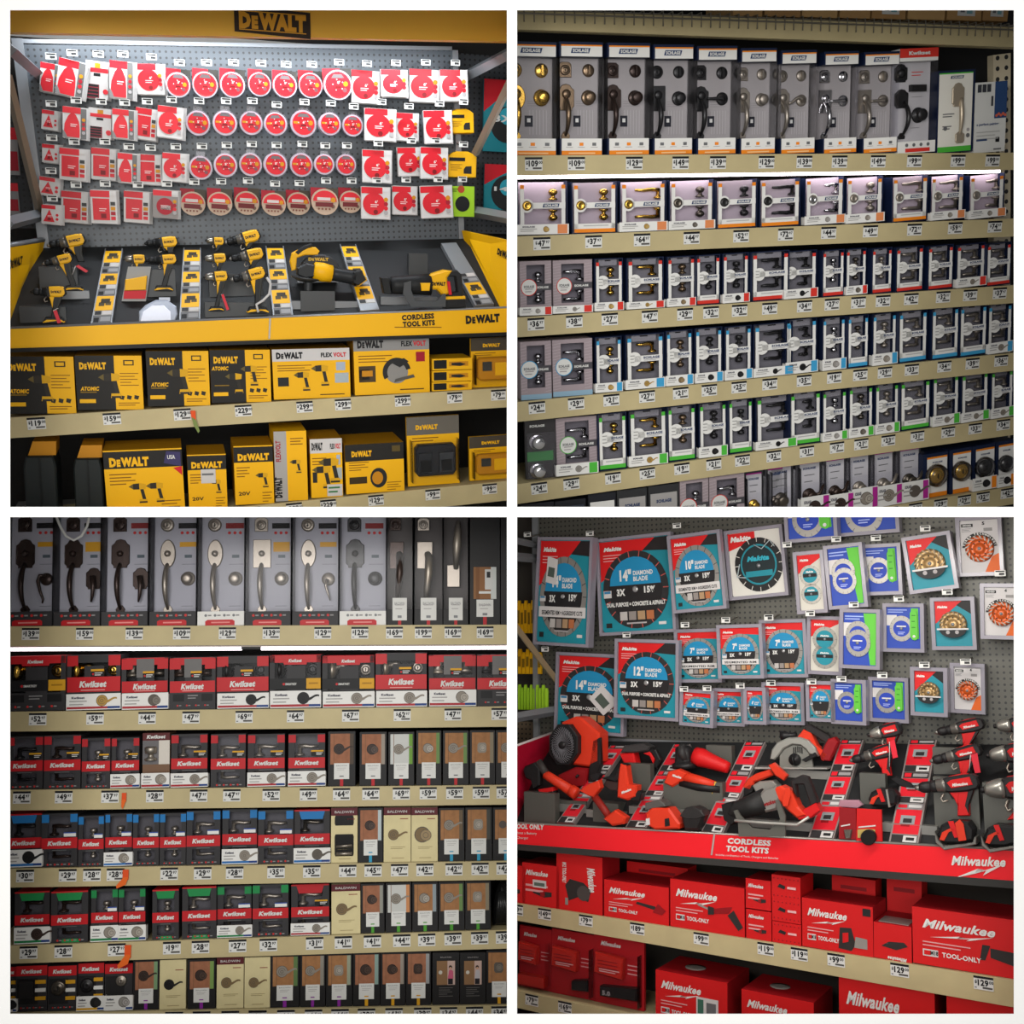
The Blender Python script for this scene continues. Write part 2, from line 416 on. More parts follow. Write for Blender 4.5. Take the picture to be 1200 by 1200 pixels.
def plate(mb, x, z, hw, hh, y, m, style='arch'):
    if style == 'oval': mb.lathe([(hw, 0), (hw * .95, .006), (hw * .7, .011)], (x, y, z), (0, -1, 0), m, 22, 1.0, hh / hw) if False else mb.prism([(x + hw * math.cos(a * PI / 12), z + hh * math.sin(a * PI / 12)) for a in range(24)], y - .012, y, m, .004)
    elif style == 'rect': mb.prism([(x - hw, z - hh), (x + hw, z - hh), (x + hw, z + hh), (x - hw, z + hh)], y - .01, y, m, .003)
    else: mb.prism([(x - hw * .75, z - hh), (x + hw * .75, z - hh), (x + hw * .75, z - hh * .85), (x + hw, z - hh * .7), (x + hw, z + hh * .6), (x + hw * .72, z + hh * .72), (x + hw * .5, z + hh * .95), (x, z + hh * 1.05), (x - hw * .5, z + hh * .95), (x - hw * .72, z + hh * .72), (x - hw, z + hh * .6), (x - hw, z - hh * .7), (x - hw * .75, z - hh * .85)], y - .01, y, m, .003)
def spool_knob(mb, x, z, r, y, m, up=1, ball=True):     # knob set seen from the side, its axis upright
    s = up
    if ball: pr = [(r * .95, 0), (r * .95, r * .25), (r * .45, r * .5), (r * .38, r * .9), (r * .8, r * 1.15), (r * 1.0, r * 1.55), (r * .85, r * 1.95), (r * .45, r * 2.2), (.0005, r * 2.25)]
    else: pr = [(r * .95, 0), (r * .95, r * .25), (r * .45, r * .5), (r * .4, r * 1.0), (r * .9, r * 1.1), (r * .95, r * 1.9), (r * .8, r * 2.1), (.0005, r * 2.1)]
    mb.lathe(pr, (x, y, z), (0, 0, s), m, 14)
def spool_lever(mb, x, z, r, L, y, m, up=1):
    mb.lathe([(r * .95, 0), (r * .9, r * .3), (r * .4, r * .55), (r * .36, r * 1.7)], (x, y, z), (0, 0, up), m, 12)
    mb.tube([(x + r * .3 * (1 if L < 0 else -1), y, z + up * r * 1.75), (x + L * .3, y - .003, z + up * r * 1.85), (x + L * .65, y - .006, z + up * r * 1.7), (x + L, y - .004, z + up * r * 1.78)], [r * .42, r * .4, r * .34, r * .26], m, 8)
def hollow_box(w, h, d, side, back, top=None, inner=.03, t=.004, lid=True):
    """carton open at the front: sides, top, bottom and an inner back panel at depth inner"""
    mb = MB(); top = top or side
    mb.box(-w / 2, -w / 2 + t, 0.002, d, 0, h, side); mb.box(w / 2 - t, w / 2, 0.002, d, 0, h, side)
    if lid: mb.box(-w / 2 + t, w / 2 - t, 0.002, d, h - t, h, top)
    mb.box(-w / 2 + t, w / 2 - t, 0.002, d, 0, t, side)
    mb.box(-w / 2 + t, w / 2 - t, inner, d, t, h - t, back)
    return mb
NAVY = M('15213f', .45); NAVYD = M('0f1830', .5); CARD = M('e9e8e4', .55); CARDG = M('a9a4a4', .6); ORANGE = M('f08a1d', .5); LOGO = M('223a66', .5)
TRIM = {'red': M('d8372c', .5), 'blue': M('3f9fd0', .5), 'green': M('4fb83f', .5), 'orange': ORANGE, 'magenta': M('b0268f', .5)}
PINKG = M('a3959a', .6)
def logo_plate(t, s, x, z, w, h, y, col=WHITE, bg=LOGO, parent=None):
    mb = MB().prism([(x - w / 2, z - h / 2), (x + w / 2 - h * .3, z - h / 2), (x + w / 2, z + h / 2), (x - w / 2 + h * .3, z + h / 2)], y - .001, y, bg)
    o = t.part('brand_plate', mb, parent)
    t.part('lettering', text_mb(MB(), s, x, z - h * .3, h * .6, col, y - .002, w=w * .8, bold=.03), o)
# ---- tall entry set in a navy and clear box
def entry_box(S, c, x0, x1, yt, label, f='black', pl='arch', dead='square', inside='knob', k=1.0, flip=1):
    loc, w, h, rot = place(S, c, x0, x1, yt, k=k); d = .13
    mb = MB(); hb = h * .155; ht = h * .125
    mb.box(-w / 2, w / 2, .002, d, 0, hb, NAVY); mb.box(-w / 2, w / 2, .002, d, h - ht, h, NAVY); mb.box(-w / 2, w / 2, .07, d, hb, h - ht, CARDG)
    mb.box(-w * .46, w * .48, 0, .002, .004, hb, CARD); mb.box(-w * .46, w * .48, -.0006, .002, .004, hb * .3, ORANGE)
    mb.box(-w * .46, w * .48, 0, .002, h - ht, h - ht * .2, CARD); mb.box(-w * .46, w * .48, -.0006, .002, h - ht * .3, h - ht * .2, ORANGE)
    t = Thing(S.b, 'entry_handle_box', label, 'door handle box', loc, rot, 'tall entry handle boxes on the navy display', mb)
    t.part('clear_cover', MB().box(-w / 2, w / 2, .0, .0012, hb, h - ht, CLEAR).box(-w / 2, -w / 2 + .0012, .0012, .07, hb, h - ht, CLEAR).box(w / 2 - .0012, w / 2, .0012, .07, hb, h - ht, CLEAR))
    logo_plate(t, 'SCHLAGE', -.02 * w, h - ht * .6, w * .45, ht * .36, -.001)
    mb = MB()
    for i, (cx, mm) in enumerate(((-.28, GREY), (0, ORANGE), (.3, GREY))): mb.box(w * (cx - .045), w * (cx + .045), -.0012, 0, hb * .58, hb * .76, mm); mb.box(w * (cx - .08), w * (cx + .08), -.0012, 0, hb * .48, hb * .51, CARDG)
    mb.bars(-w * .3, w * .32, hb * .19, 1, .01, hb * .08, -.0012, M('f7c58a'))
    t.part('print_icons', mb)
    y = .07; m = fin(f)
    t.part('badge', MB().box(w * -.08, w * .09, y - .002, y, h * .27, h * .37, M('23242e')).box(w * -.03, w * .04, y - .003, y, h * .31, h * .345, CARD))
    mb = MB().bars(w * -.02, w * .4, h * .5, 3, h * .02, h * .004, y - .0005, M('8f8b8c'))
    for i in range(6): mb.box(w * (.02 + i * .07), w * (.035 + i * .07), y - .001, y, h * .2, h * .42, M('bcb8b8'))
    t.part('print_lines', mb)
    mb = MB(); deadbolt(mb, -.28 * w, h * .77, w * .15, y, m, dead == 'square'); t.part('deadbolt', mb)
    mb = MB(); thumbturn(mb, .27 * w, h * .77, w * .14, y, m); t.part('thumb_turn', mb)
    mb = MB(); plate(mb, -.26 * w, h * .53, w * .19, h * .115, y, m, pl); rosette(mb, -.26 * w, h * .56, w * .1, y - .01, m); handle_grip(mb, -.27 * w, h * .53, h * .19, w * .055, y, m, .05, -.0 * w); t.part('entry_handle', mb)
    mb = MB()
    if inside == 'knob': knob_front(mb, .27 * w, h * .53, w * .165, y, m)
    else: lever_front(mb, .28 * w, h * .53, w * .15, -w * .42, y, m, 0, -.0 if inside == 'lever' else .012)
    t.part('inside_' + ('knob' if inside == 'knob' else 'lever'), mb)
    return t
# ---- navy lock box with white window frame
def lock_box(S, c, x0, x1, yt, label, group, f='black', hw='knob', trim='red', tray=None, badge=False, band=None, back=None, k=1.0, shape='ball', logo_dark=True):
    yf = .038 if tray else .015
    loc, w, h, rot = place(S, c, x0, x1, yt, yf, k=k); d = .12
    if h < .05: h = .05
    e = .07 * min(w, .2) + .004
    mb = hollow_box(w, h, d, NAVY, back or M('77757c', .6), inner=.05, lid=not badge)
    x2 = w * .5 - w * .05
    mb.box(-x2 - .0, -x2 + e, 0, .002, h * .03, h * .93, CARD); mb.box(x2 - e, x2, 0, .002, h * .03, h * .93, CARD)
    z0 = h * .03; fz = h * (.2 if not tray else .12)
    mb.box(-x2, x2, 0, .002, z0, fz, CARD)
    if not tray: mb.box(-x2, x2, -.0006, .002, z0, h * .10, TRIM[trim])
    tm = TRIM[trim]
    mb.box(-x2, -x2 + e, -.0006, .002, h * .86, h * .93, tm); mb.box(x2 - e, x2, -.0006, .002, h * .86, h * .93, tm)
    t = Thing(S.b, 'lock_box', label, 'lock box', loc, rot, group, mb)
    t.part('clear_window', MB().box(-x2 + e, x2 - e, .0005, .0017, fz, h * .985, CLEAR))
    if not badge: t.part('hang_tab', MB().box(-w * .32, w * .32, .018, .0195, h * .86, h * .99, M('8a888e', .5)).box(-w * .1, w * .1, .0165, .018, h * .945, h * .965, BLACK))
    m = fin(f); mb = MB(); y = .03; r = min(w * .14, .022); xx = w * .12 if not badge else w * .24
    zc = h * .55
    if hw == 'knob': spool_knob(mb, xx, zc + h * .10, r, y, m, 1, shape == 'ball'); spool_knob(mb, xx, zc - h * .08, r, y, m, -1, shape == 'ball')
    else:
        L = -w * .42 if not badge else -w * .5
        if hw == 'plain': L *= .6
        spool_lever(mb, xx + w * .12, zc + h * .10, r, L, y, m, 1); spool_lever(mb, xx + w * .12, zc - h * .08, r, L, y, m, -1)
    t.part('lever_pair' if hw != 'knob' else 'knob_pair', mb)
    bm = MB(); rb = h * .13
    bz = zc
    if w > .0: bm.prism([(-x2 + rb, bz - h * .055), (x2, bz - h * .055), (x2, bz + h * .055), (-x2 + rb, bz + h * .055)], -.002, 0, CARD)
    bm.disc(-x2 + rb * 1.0, bz, rb, 0, CARD, .002)
    o = t.part('paper_band', bm)
    if badge:
        logo_plate(t, 'SCHLAGE', w * .16, bz, w * .34, h * .07, -.003)
        mb = MB(); mb.lathe([(rb * .72, 0), (rb * .68, .006), (rb * .4, .01), (rb * .3, .006), (.0005, .008)], (-x2 + rb, -.002, bz), (0, -1, 0), m, 18); t.part('lock_cylinder', mb)
    else:
        t.part('lettering', text_mb(MB(), 'SCHLAGE', w * .16, bz + h * .0, h * .036, LOGO, -.0032, w=w * .42, bold=.05), o)
        t.part('print_lines', MB().bars(-w * .04, w * .36, bz - h * .012, 2, h * .018, h * .006, -.003, M('9a9aa4')).bars(-x2 + rb * .35, -x2 + rb * 1.0, bz + rb * .55, 3, rb * .45, rb * .14, -.003, M('a9a9a6')), o)
    if not tray: t.part('print_lines', MB().bars(-w * .25, w * .3, h * .17, 1, .01, h * .02, -.001, M('b9b9b9')))
    return t
def info_tray(S, c, x0, x1, yt, label, tm, f='nickel', pic='knob', brand='SCHLAGE', big=False):
    loc, w, h, rot = place(S, c, x0, x1, yt, 0.0)
    loc = loc + Vector((0, -.004, .005)); h -= .003
    mb = MB().box(-w / 2, w / 2, 0, .003, 0, h, CARD).box(-w / 2, -w / 2 + .002, .003, .035, 0, h * .9, CARD).box(w / 2 - .002, w / 2, .003, .035, 0, h * .9, CARD).box(-w / 2, w / 2, .011, .035, 0, .003, CARD)
    t = Thing(S.b, 'carton_tray', label, 'carton tray', loc, rot, 'white picture trays', mb)
    if not big: t.part('colour_patch', MB().box(w * .28, w * .47, -.001, 0, h * .06, h * .96, tm))
    else: t.part('colour_patch', MB().box(-w * .49, w * .26, -.001, 0, h * .06, h * .2, tm).box(w * .26, w * .49, -.001, 0, h * .06, h * .2, M('23407e')))
    mb = MB().bars(-w * .44, -w * .12, h * .58, 2, h * .2, h * .07, -.001, M('a7a5a2'))
    t.part('print_lines', mb)
    t.text(brand, -w * .28, h * .7, h * .13, M('555560'), w=w * .24, bold=.03)
    printed(t, 'print_' + pic, w * .06 if not big else w * .2, h * .56 if big else h * .5, h * (.36 if big else .3), f, pic)
    return t
PRN = {'brass': 'b08c45', 'nickel': '8f877c', 'chrome': '96928c', 'black': '1d1c1d', 'bronze': '3b2d27', 'pewter': '5f5850', 'antique': '7d6848'}
PRN2 = {'brass': 'c9a860', 'nickel': 'aaa398', 'chrome': 'b0aca8', 'black': '2c2a2b', 'bronze': '4f3e36', 'pewter': '7a736a', 'antique': '9a8460'}
def printed(t, name, x, z, r, f, pic, y=0.0):
    """flat printed picture of a knob or a lever on a pack"""
    m = M(PRN[f], .5); dk = M('57504a' if f not in ('black', 'bronze') else '0d0d0e', .5); mb = MB()
    if pic == 'knob':
        mb.disc(x - r * .1, z, r, y - .0002, m, .001, 18); mb.ring(x - r * .1, z, r * .9, r, y - .0012, dk, .0004, 18)
        mb.disc(x + r * .35, z - r * .08, r * .72, y - .0014, M(PRN2[f], .4), .001, 18); mb.ring(x + r * .35, z - r * .08, r * .3, r * .36, y - .0024, dk, .0004, 18); mb.ring(x + r * .35, z - r * .08, r * .66, r * .72, y - .0024, dk, .0004, 18)
    elif pic == 'lever':
        mb.disc(x - r * .4, z, r, y - .0002, m, .001, 18); mb.ring(x - r * .4, z, r * .55, r * .62, y - .0012, dk, .0004, 18); mb.ring(x - r * .4, z, r * .93, r, y - .0012, dk, .0004, 18)
        pts = [(x - r * .4 + r * 2.6 * i / 8, z - r * .32 * math.sin(i / 8 * PI * 1.7) + r * .1) for i in range(9)]
        up = [(px, pz + r * .34 * (1 - i / 14)) for i, (px, pz) in enumerate(pts)]; dn = [(px, pz - r * .26 * (1 - i / 14)) for i, (px, pz) in enumerate(pts)]
        for i in range(8): mb.prism([dn[i], dn[i + 1], up[i + 1], up[i]], y - .0022, y - .0012, m)
        mb.ring(x - r * .4, z, r * .2, r * .28, y - .0024, dk, .0004, 14)
    elif pic == 'square':
        mb.prism([(x - r * .9, z - r * .6), (x - r * .6, z - r), (x + r * .6, z - r), (x + r * .9, z - r * .6), (x + r * .9, z + r * .6), (x + r * .6, z + r), (x - r * .6, z + r), (x - r * .9, z + r * .6)], y - .001, y, m)
        mb.disc(x + r * .15, z, r * .62, y - .0014, M(PRN2[f], .4), .001, 18); mb.ring(x + r * .15, z, r * .4, r * .46, y - .0024, dk, .0004, 18)
    elif pic == 'bar':
        mb.prism([(x - r * .9, z - r * .35), (x + r * 1.6, z - r * .3), (x + r * 1.6, z + r * .2), (x - r * .9, z + r * .3)], y - .001, y, m); mb.disc(x - r * .5, z, r * .75, y - .0014, dk, .001, 16)
    return t.part(name, mb)
# ---------------------------------------------------------------- tool counters and pegboards
class Counter: pass
def counter(b, f0, f1, k0, k1, yb, label, deck, ext=.04):
    """sloping tool deck: front edge f0-f1 (pixels, y=0), back edge k0-k1 at depth yb"""
    F0, F1, K0, K1 = at(b, *f0, .01), at(b, *f1, .01), at(b, *k0, yb), at(b, *k1, yb)
    e = (F1 - F0) * ext; g = (K1 - K0) * ext
    F0, F1, K0, K1 = F0 - e, F1 + e, K0 - g, K1 + g
    n = (F1 - F0).cross((K0 + K1 - F0 - F1) / 2).normalized()
    if n.z < 0: n = -n
    K0, K1 = [Vector((q.x, yb, F0.z - (n.x * (q.x - F0.x) + n.y * (yb - F0.y)) / n.z)) for q in (K0, K1)]
    c = Counter(); c.b = b; c.p = F0; c.n = n; c.yb = yb
    c.t = Thing(b, 'tool_counter', label, 'counter', (0, 0, 0))
    d = Vector((0, 0, -.03))
    c.t.part('sloping_deck', MB().hexa([F0 + d, F1 + d, F1, F0, K0 + d, K1 + d, K1, K0], deck))
    return c
def on(c, px, py, lift=0.0):
    q = at_plane(c.b, px, py, c.p + c.n * lift, c.n)
    return q if q.y < c.yb - .012 else at(c.b, px, py, c.yb - .012)
def strip(c, q, label, cat, fn, group, lift=.03):
    """long card lying on the deck; q = top-left, top-right, bottom-right, bottom-left pixels"""
    TL, TR, BR, BL = [on(c, *p, lift) for p in q]
    o = (BL + BR) / 2
    TL, TR, BR, BL = TL - o, TR - o, BR - o, BL - o
    t = Thing(c.b, 'info_strip', label, cat, o, (0, 0, 0), group)
    n = c.n
    def P(u, v, l): return (BL + (BR - BL) * u) * (1 - v) + (TL + (TR - TL) * u) * v + n * l
    def R(mb, u0, u1, v0, v1, m, l=.001, th=.001): mb.hexa([P(u0, v0, l), P(u1, v0, l), P(u1, v1, l), P(u0, v1, l)] + [P(u, v, l - th) for u, v in ((u0, v0), (u1, v0), (u1, v1), (u0, v1))], m)
    fn(t, R)
    return t
def loc3(b, crop, pts, y, o):
    ox, oy, s = crop; return [((q.x - o.x), (q.z - o.z)) for q in (at(b, ox + x * s, oy + y2 * s, y) for x, y2 in pts)]
class Tool:
    """a tool traced at its own distance, every part with real thickness"""
    def __init__(s, c, crop, base, name, label, cat, group=None, dy=.03, y=None):
        s.b = c.b; s.crop = crop; ox, oy, sc = crop
        p = on(c, ox + base[0] * sc, oy + base[1] * sc); s.y = (p.y - dy) if y is None else y
        s.o = at(s.b, ox + base[0] * sc, oy + base[1] * sc, s.y); s.t = Thing(s.b, name, label, cat, s.o, (0, 0, 0), group)
    def P(s, pts): return loc3(s.b, s.crop, pts, s.y, s.o)
    def part(s, name, pts, m, th=.05, dy=0.0, bev=.004, parent=None):
        return s.t.part(name, MB().prism(s.P(pts), dy - th / 2, dy + th / 2, m, bev), parent)
    def tube(s, name, pts, r, m, dy=0.0, seg=10):
        q = [(x, dy, z) for x, z in s.P(pts)]; return s.t.part(name, MB().tube(q, r, m, seg))
    def lathe(s, name, a, b_, prof, m, dy=0.0, seg=14):     # prof: (radius, fraction along a-b)
        (x0, z0), (x1, z1) = s.P([a, b_]); L = math.hypot(x1 - x0, z1 - z0)
        return s.t.part(name, MB().lathe([(r, f * L) for r, f in prof], (x0, dy, z0), (x1 - x0, 0, z1 - z0), m, seg))
    def text(s, st, a, h, m, w, y, rot=0.0, shear=0.0):
        (x, z), = s.P([a]); return s.t.part('lettering', text_mb(MB(), st, x, z - h / 2, h, m, y, w=w, bold=.05, rot=rot, shear=shear))
def drill(c, crop, tip, rear, foot, name, label, cat, group, pal, kind='drill', brand='', battery=True, cord=None):
    """pistol drill or impact driver seen from the side, nose towards tip"""
    col, dark, nose = pal; red = brand != 'DEWALT'
    T = Tool(c, crop, foot, name, label, cat, group, .05)
    (x0, z0), (x1, z1) = T.P([tip, rear]); L = math.hypot(x1 - x0, z1 - z0); ux, uz = (x1 - x0) / L, (z1 - z0) / L
    ax = (ux, 0, uz); o = Vector((x0, 0, z0)); r = L * ((.125 if red else .15) if kind == 'drill' else .19); k = .47 if kind == 'drill' else .4
    def A(f, v=0.0): q = o + Vector((ux, 0, uz)) * (L * f) + Vector((-uz, 0, ux)) * v; return (q.x, q.z)
    if kind == 'drill':
        T.t.part('chuck', MB().lathe([(r * .45, L * .07), (r * .62, L * .1), (r * .7, L * .13), (r * .7, L * .23), (r * .6, L * .24), (r * .6, L * .25), (r * .74, L * .26), (r * .76, L * .34), (r * .6, L * .35)], o, ax, dark, 16))
        T.t.part('chuck_tip', MB().lathe([(r * .12, 0), (r * .2, L * .005), (r * .45, L * .07), (r * .3, L * .08)], o, ax, nose if nose != dark else dark, 12))
        T.t.part('torque_collar', MB().lathe([(r * .7, L * .34), (r * .86, L * .355), (r * .86, L * .43), (r * .95, L * .44), (r * .95, L * .49), (r * .7, L * .5)], o, ax, nose, 16))
    else:
        T.t.part('hex_collet', MB().lathe([(r * .22, 0), (r * .3, L * .01), (r * .3, L * .09)], o, ax, dark, 10))
        T.t.part('nose', MB().lathe([(r * .42, L * .08), (r * .62, L * .13), (r * .8, L * .22), (r * .92, L * .34), (r * .9, L * .42), (r * .7, L * .43)], o, ax, nose, 16))
    hm = dark if red else col
    bo = T.t.part('motor_housing', MB().prism([A(k, r * .85), A(k + .08, r * 1.0), A(.8, r * 1.06), A(.92, r * .98), A(.99, r * .6), A(1.0, -r * .35), A(.95, -r * .85), A(.8, -r * 1.05), A(k + .1, -r * .98), A(k, -r * .8)], -r * .85, r * .85, hm, r * .25))
    if red: T.t.part('red_panel', MB().prism([A(k + .05, r * .3), A(k + .12, r * .6), A(.88, r * .72), A(.9, -r * .3), A(k + .1, -r * .45)], -r * .93, r * .93, col, r * .1)); T.t.part('red_top', MB().prism([A(k + .08, r * 1.0), A(.7, r * 1.12), (A(.86, r * 1.08)), A(.84, r * .86), A(k + .1, r * .82)], -r * .5, r * .5, col, r * .08))
    else: T.t.part('rear_cap', MB().prism([A(.87, r * 1.04), A(.99, r * .68), A(1.02, -r * .4), A(.94, -r * .95), A(.88, -r * .8)], -r * .8, r * .8, dark, r * .2)); T.t.part('vent_band', MB().prism([A(k + .01, r * .92), A(k + .07, r * 1.02), A(k + .09, -r * .98), A(k + .01, -r * .9)], -r * .9, r * .9, dark, r * .05))
    if brand: T.t.part('lettering', text_mb(MB(), brand, *A(.5 + k / 2 + (-.02 if red else .0), -r * .2), r * (.34 if red else .42), WHITE if red else BLACK, -r * .96 if red else -r * .9, w=L * (.8 - k) * (.7 if red else .9), bold=.05, rot=math.atan2(uz, ux), shear=.2 if red else 0), bo)
    g0 = A(.6, -r * .8); g1 = A(.9, -r * .75); fx, fz = 0.0, 0.0; hw = L * .085
    m0 = ((g0[0] * .55 + fx * .45) - hw * .2, g0[1] * .5 + fz * .5); m1 = ((g1[0] * .5 + fx * .5) + hw * .0, g1[1] * .5 + fz * .5)
    T.t.part('handle', MB().prism([g0, g1, m1, (fx + hw, fz + hw * .8), (fx - hw * 1.1, fz + hw * .6), m0], -r * .55, r * .55, col if red else dark, r * .18))
    T.t.part('grip_inlay', MB().prism([((g0[0] + g1[0] * 2) / 3, g1[1] - r * .3), g1, m1, (fx + hw * .9, fz + hw), ((m0[0] + m1[0] * 1.4) / 2.4, m0[1])], -r * .6, r * .6, dark if red else M('33332f', .5), r * .12))
    T.t.part('handle_front', MB().prism([A(.52, -r * .9), A(.68, -r * .9), ((g0[0] + m0[0]) / 2 + hw * .5, (g0[1] + m0[1]) / 2), m0, ((g0[0] + m0[0]) / 2 - hw * .4, (g0[1] + m0[1]) / 2)], -r * .58, r * .58, col, r * .12))
    T.t.part('trigger', MB().prism([A(.5, -r * 1.0), A(.58, -r * 1.0), A(.6, -r * 1.9), A(.53, -r * 1.7)], -r * .3, r * .3, dark, r * .1))
    hx = A(.44, -r * 1.0); T.t.part('belt_hook', MB().tube([(hx[0], -r * .6, hx[1]), (A(.38, -r * 1.5)[0], -r * .7, A(.38, -r * 1.5)[1]), (A(.4, -r * 1.95)[0], -r * .7, A(.4, -r * 1.95)[1]), (A(.48, -r * 1.8)[0], -r * .7, A(.48, -r * 1.8)[1])], r * .11, fin('nickel'), 6))
    if battery:
        T.t.part('battery_foot', MB().prism([(fx - L * .3, fz - L * .02), (fx - L * .24, fz + L * .1), (fx + L * .22, fz + L * .1), (fx + L * .28, fz), (fx + L * .26, fz - L * .08), (fx - L * .28, fz - L * .08)], -r * .9, r * .9, dark, r * .15))
        T.t.part('battery_latch', MB().prism([(fx - L * .33, fz - L * .05), (fx - L * .2, fz + L * .03), (fx + L * .2, fz + L * .03), (fx + L * .29, fz - L * .03), (fx + L * .29, fz - L * .06), (fx + L * .1, fz - L * .0), (fx - L * .3, fz - L * .06)], -r * .95, r * .95, col, r * .05))
    if cord:
        T.t.part('red_tag', MB().prism([(fx + L * a, fz + L * d) for a, d in cord], -r * 1.15, -r * 1.15 + .002, M('d8283a', .4)))
        a = (fx + L * cord[0][0], fz + L * cord[0][1]); T.t.part('tag_string', MB().tube([(m1[0], -r * .6, m1[1]), (a[0], -r * 1.15, a[1])], .002, CARDW, 4))
    return T
def peg_hook(b, px, py, yp, yf, label, group, wire=None):
    """steel peg prong with a price card at its tip"""
    q = at(b, px, py, yf); t = Thing(b, 'peg_hook', label, 'peg hook', q, (0, 0, 0), group)
    t.part('steel_prong', MB().tube([(0, .002, -.004), (0, .05, -.006), (.0, yp - yf, .02)], .0035, fin('nickel'), 5))
    o = t.part('price_card', MB().box(-.024, .024, -.002, 0, -.014, .014, WHITE))
    t.part('print_price', MB().box(-.02, .02, -.0028, -.002, .006, .012, BLACK).box(-.005, .018, -.0028, -.002, -.009, .002, M('3a3a3a')), o)
    return t
def post(b, name, label, cat, a, c, w, m, y0=0, th=.05):
    """straight bar between two bay points"""
    a = Vector(a); c = Vector(c); t = Thing(b, name, label, cat, a, (0, 0, 0))
    t.part('bar', MB().tube([(0, 0, 0), c - a], w, m, 4, False)); return t
def carton(S, c, x0, x1, yt, name, label, cat, group, m, d=.2, yf=.012, top=None, side=None, lift=0.0):
    loc, w, h, rot = place(S, c, x0, x1, yt, yf, lift=lift)
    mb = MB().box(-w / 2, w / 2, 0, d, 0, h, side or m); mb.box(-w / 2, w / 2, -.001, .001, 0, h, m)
    if top: mb.box(-w / 2, w / 2, .001, d, h - .001, h + .001, top)
    return Thing(S.b, name, label, cat, loc, rot, group, mb), w, h, d
# ================================================================ navy lock display
BT = [((606, 183.4), (1188, 180)), ((606, 278), (1188, 257)), ((606, 373), (1188, 335)), ((606, 472), (1188, 414)), ((606, 568), (1188, 489)), ((606, 664), (1188, 570))]
BD = [(22.5, 19), (22.5, 20), (22, 20), (22, 20), (22, 20), (20, 20)]
BN = ['top', 'second', 'third', 'fourth', 'fifth', 'bottom']
SB = []
for i, (p, d) in enumerate(zip(BT, BD)):
    SB.append(shelf(B, p[0], p[1], d, 'cream steel shelf of the navy lock display, %s of six%s' % (BN[i], ' holding tall entry handle boxes' if i == 0 else ''), board_end=1169))
tags(SB[0], 'the top shelf of navy lock boxes', 'price tickets of the navy display', [('b1', 98, '109.00'), ('b1', 292, '109.00'), ('b1', 555, '129.00'), ('b1', 765, '149.00'), ('b1', 935, '139.00'), ('b2', 33, '129.00'), ('b2', 205, '139.00'), ('b2', 365, '139.00'), ('b2', 540, '149.00'), ('b2', 705, '99.00'), ('b2', 903, '99.00'), ('b2', 1060, '99.00')])
tags(SB[1], 'the second shelf of navy lock boxes', 'price tickets of the navy display', [('b1', 135, '47.97'), ('b1', 370, '37.97'), ('b1', 590, '64.97'), ('b1', 815, '44.97'), ('b1', 1040, '52.97'), ('b2', 120, '72.97'), ('b2', 315, '44.97'), ('b2', 505, '49.97'), ('b2', 705, '72.97'), ('b2', 890, '59.97'), ('b2', 1070, '74.97')])
tags(SB[2], 'the third shelf of navy lock boxes', 'price tickets of the navy display', [('b3', x, p) for x, p in ((108, '36.97'), (282, '38.97'), (443, '27.97'), (625, '47.97'), (785, '29.97'), (903, '32.97'), (1033, '32.97'))] + [('b4', x, p) for x, p in ((47, '49.97'), (205, '34.97'), (330, '27.97'), (450, '31.97'), (562, '32.97'), (690, '42.97'), (835, '32.97'), (958, '39.97'), (1092, '37.97'))])
tags(SB[3], 'the fourth shelf of navy lock boxes', 'price tickets of the navy display', [('b3', x, p) for x, p in ((112, '24.97'), (290, '29.97'), (450, '21.97'), (612, '27.97'), (765, '21.97'), (895, '25.97'), (1030, '25.97'))] + [('b4', x, p) for x, p in ((47, '34.97'), (203, '35.97'), (340, '19.97'), (458, '25.97'), (570, '29.97'), (692, '33.97'), (840, '34.97'), (968, '39.97'), (1098, '36.97'))])
tags(SB[4], 'the fifth shelf of navy lock boxes', 'price tickets of the navy display', [('b3', x, p) for x, p in ((122, '24.97'), (268, '29.97'), (457, '19.97'), (613, '25.97'), (770, '19.97'), (915, '21.97'), (1045, '22.97'))] + [('b4', x, p) for x, p in ((65, '32.97'), (215, '31.97'), (352, '17.97'), (462, '21.97'), (585, '23.97'), (717, '31.97'), (857, '29.97'), (980, '33.97'), (1107, '34.97'))])
tags(SB[5], 'the bottom shelf of navy lock boxes', 'price tickets of the navy display', [('b4', x, p) for x, p in ((597, '19.97'), (708, '21.97'), (823, '29.97'), (930, '29.97'), (1015, '32.97'), (1125, '42.97'))])
# tall boxes on the top shelf
for i, (c, x0, x1, yt, f, pl, de, ins) in enumerate([('b1', -20, 205, 192, 'brass', 'oval', 'round', 'knob'), ('b1', 215, 414, 192, 'antique', 'arch', 'square', 'knob'), ('b1', 432, 628, 197, 'bronze', 'arch', 'square', 'knob'), ('b1', 640, 824, 205, 'black', 'rect', 'round', 'knob'), ('b1', 838, 1022, 212, 'black', 'arch', 'square', 'lever'), ('b1', 1035, 1200, 222, 'nickel', 'arch', 'square', 'knob'),
        ('b2', 95, 258, 232, 'nickel', 'arch', 'round', 'wave'), ('b2', 290, 448, 238, 'chrome', 'rect', 'square', 'lever'), ('b2', 470, 632, 240, 'nickel', 'rect', 'square', 'lever')]):
    nm = {'brass': 'polished brass', 'antique': 'antique pewter', 'bronze': 'dark bronze', 'black': 'black', 'nickel': 'satin nickel', 'chrome': 'pale chrome'}[f]
    entry_box(SB[0], c, x0, x1, yt, 'tall clear box with %s entry handle, %s from the white post on top shelf' % (nm, ORD[i]), f, pl, de, ins)
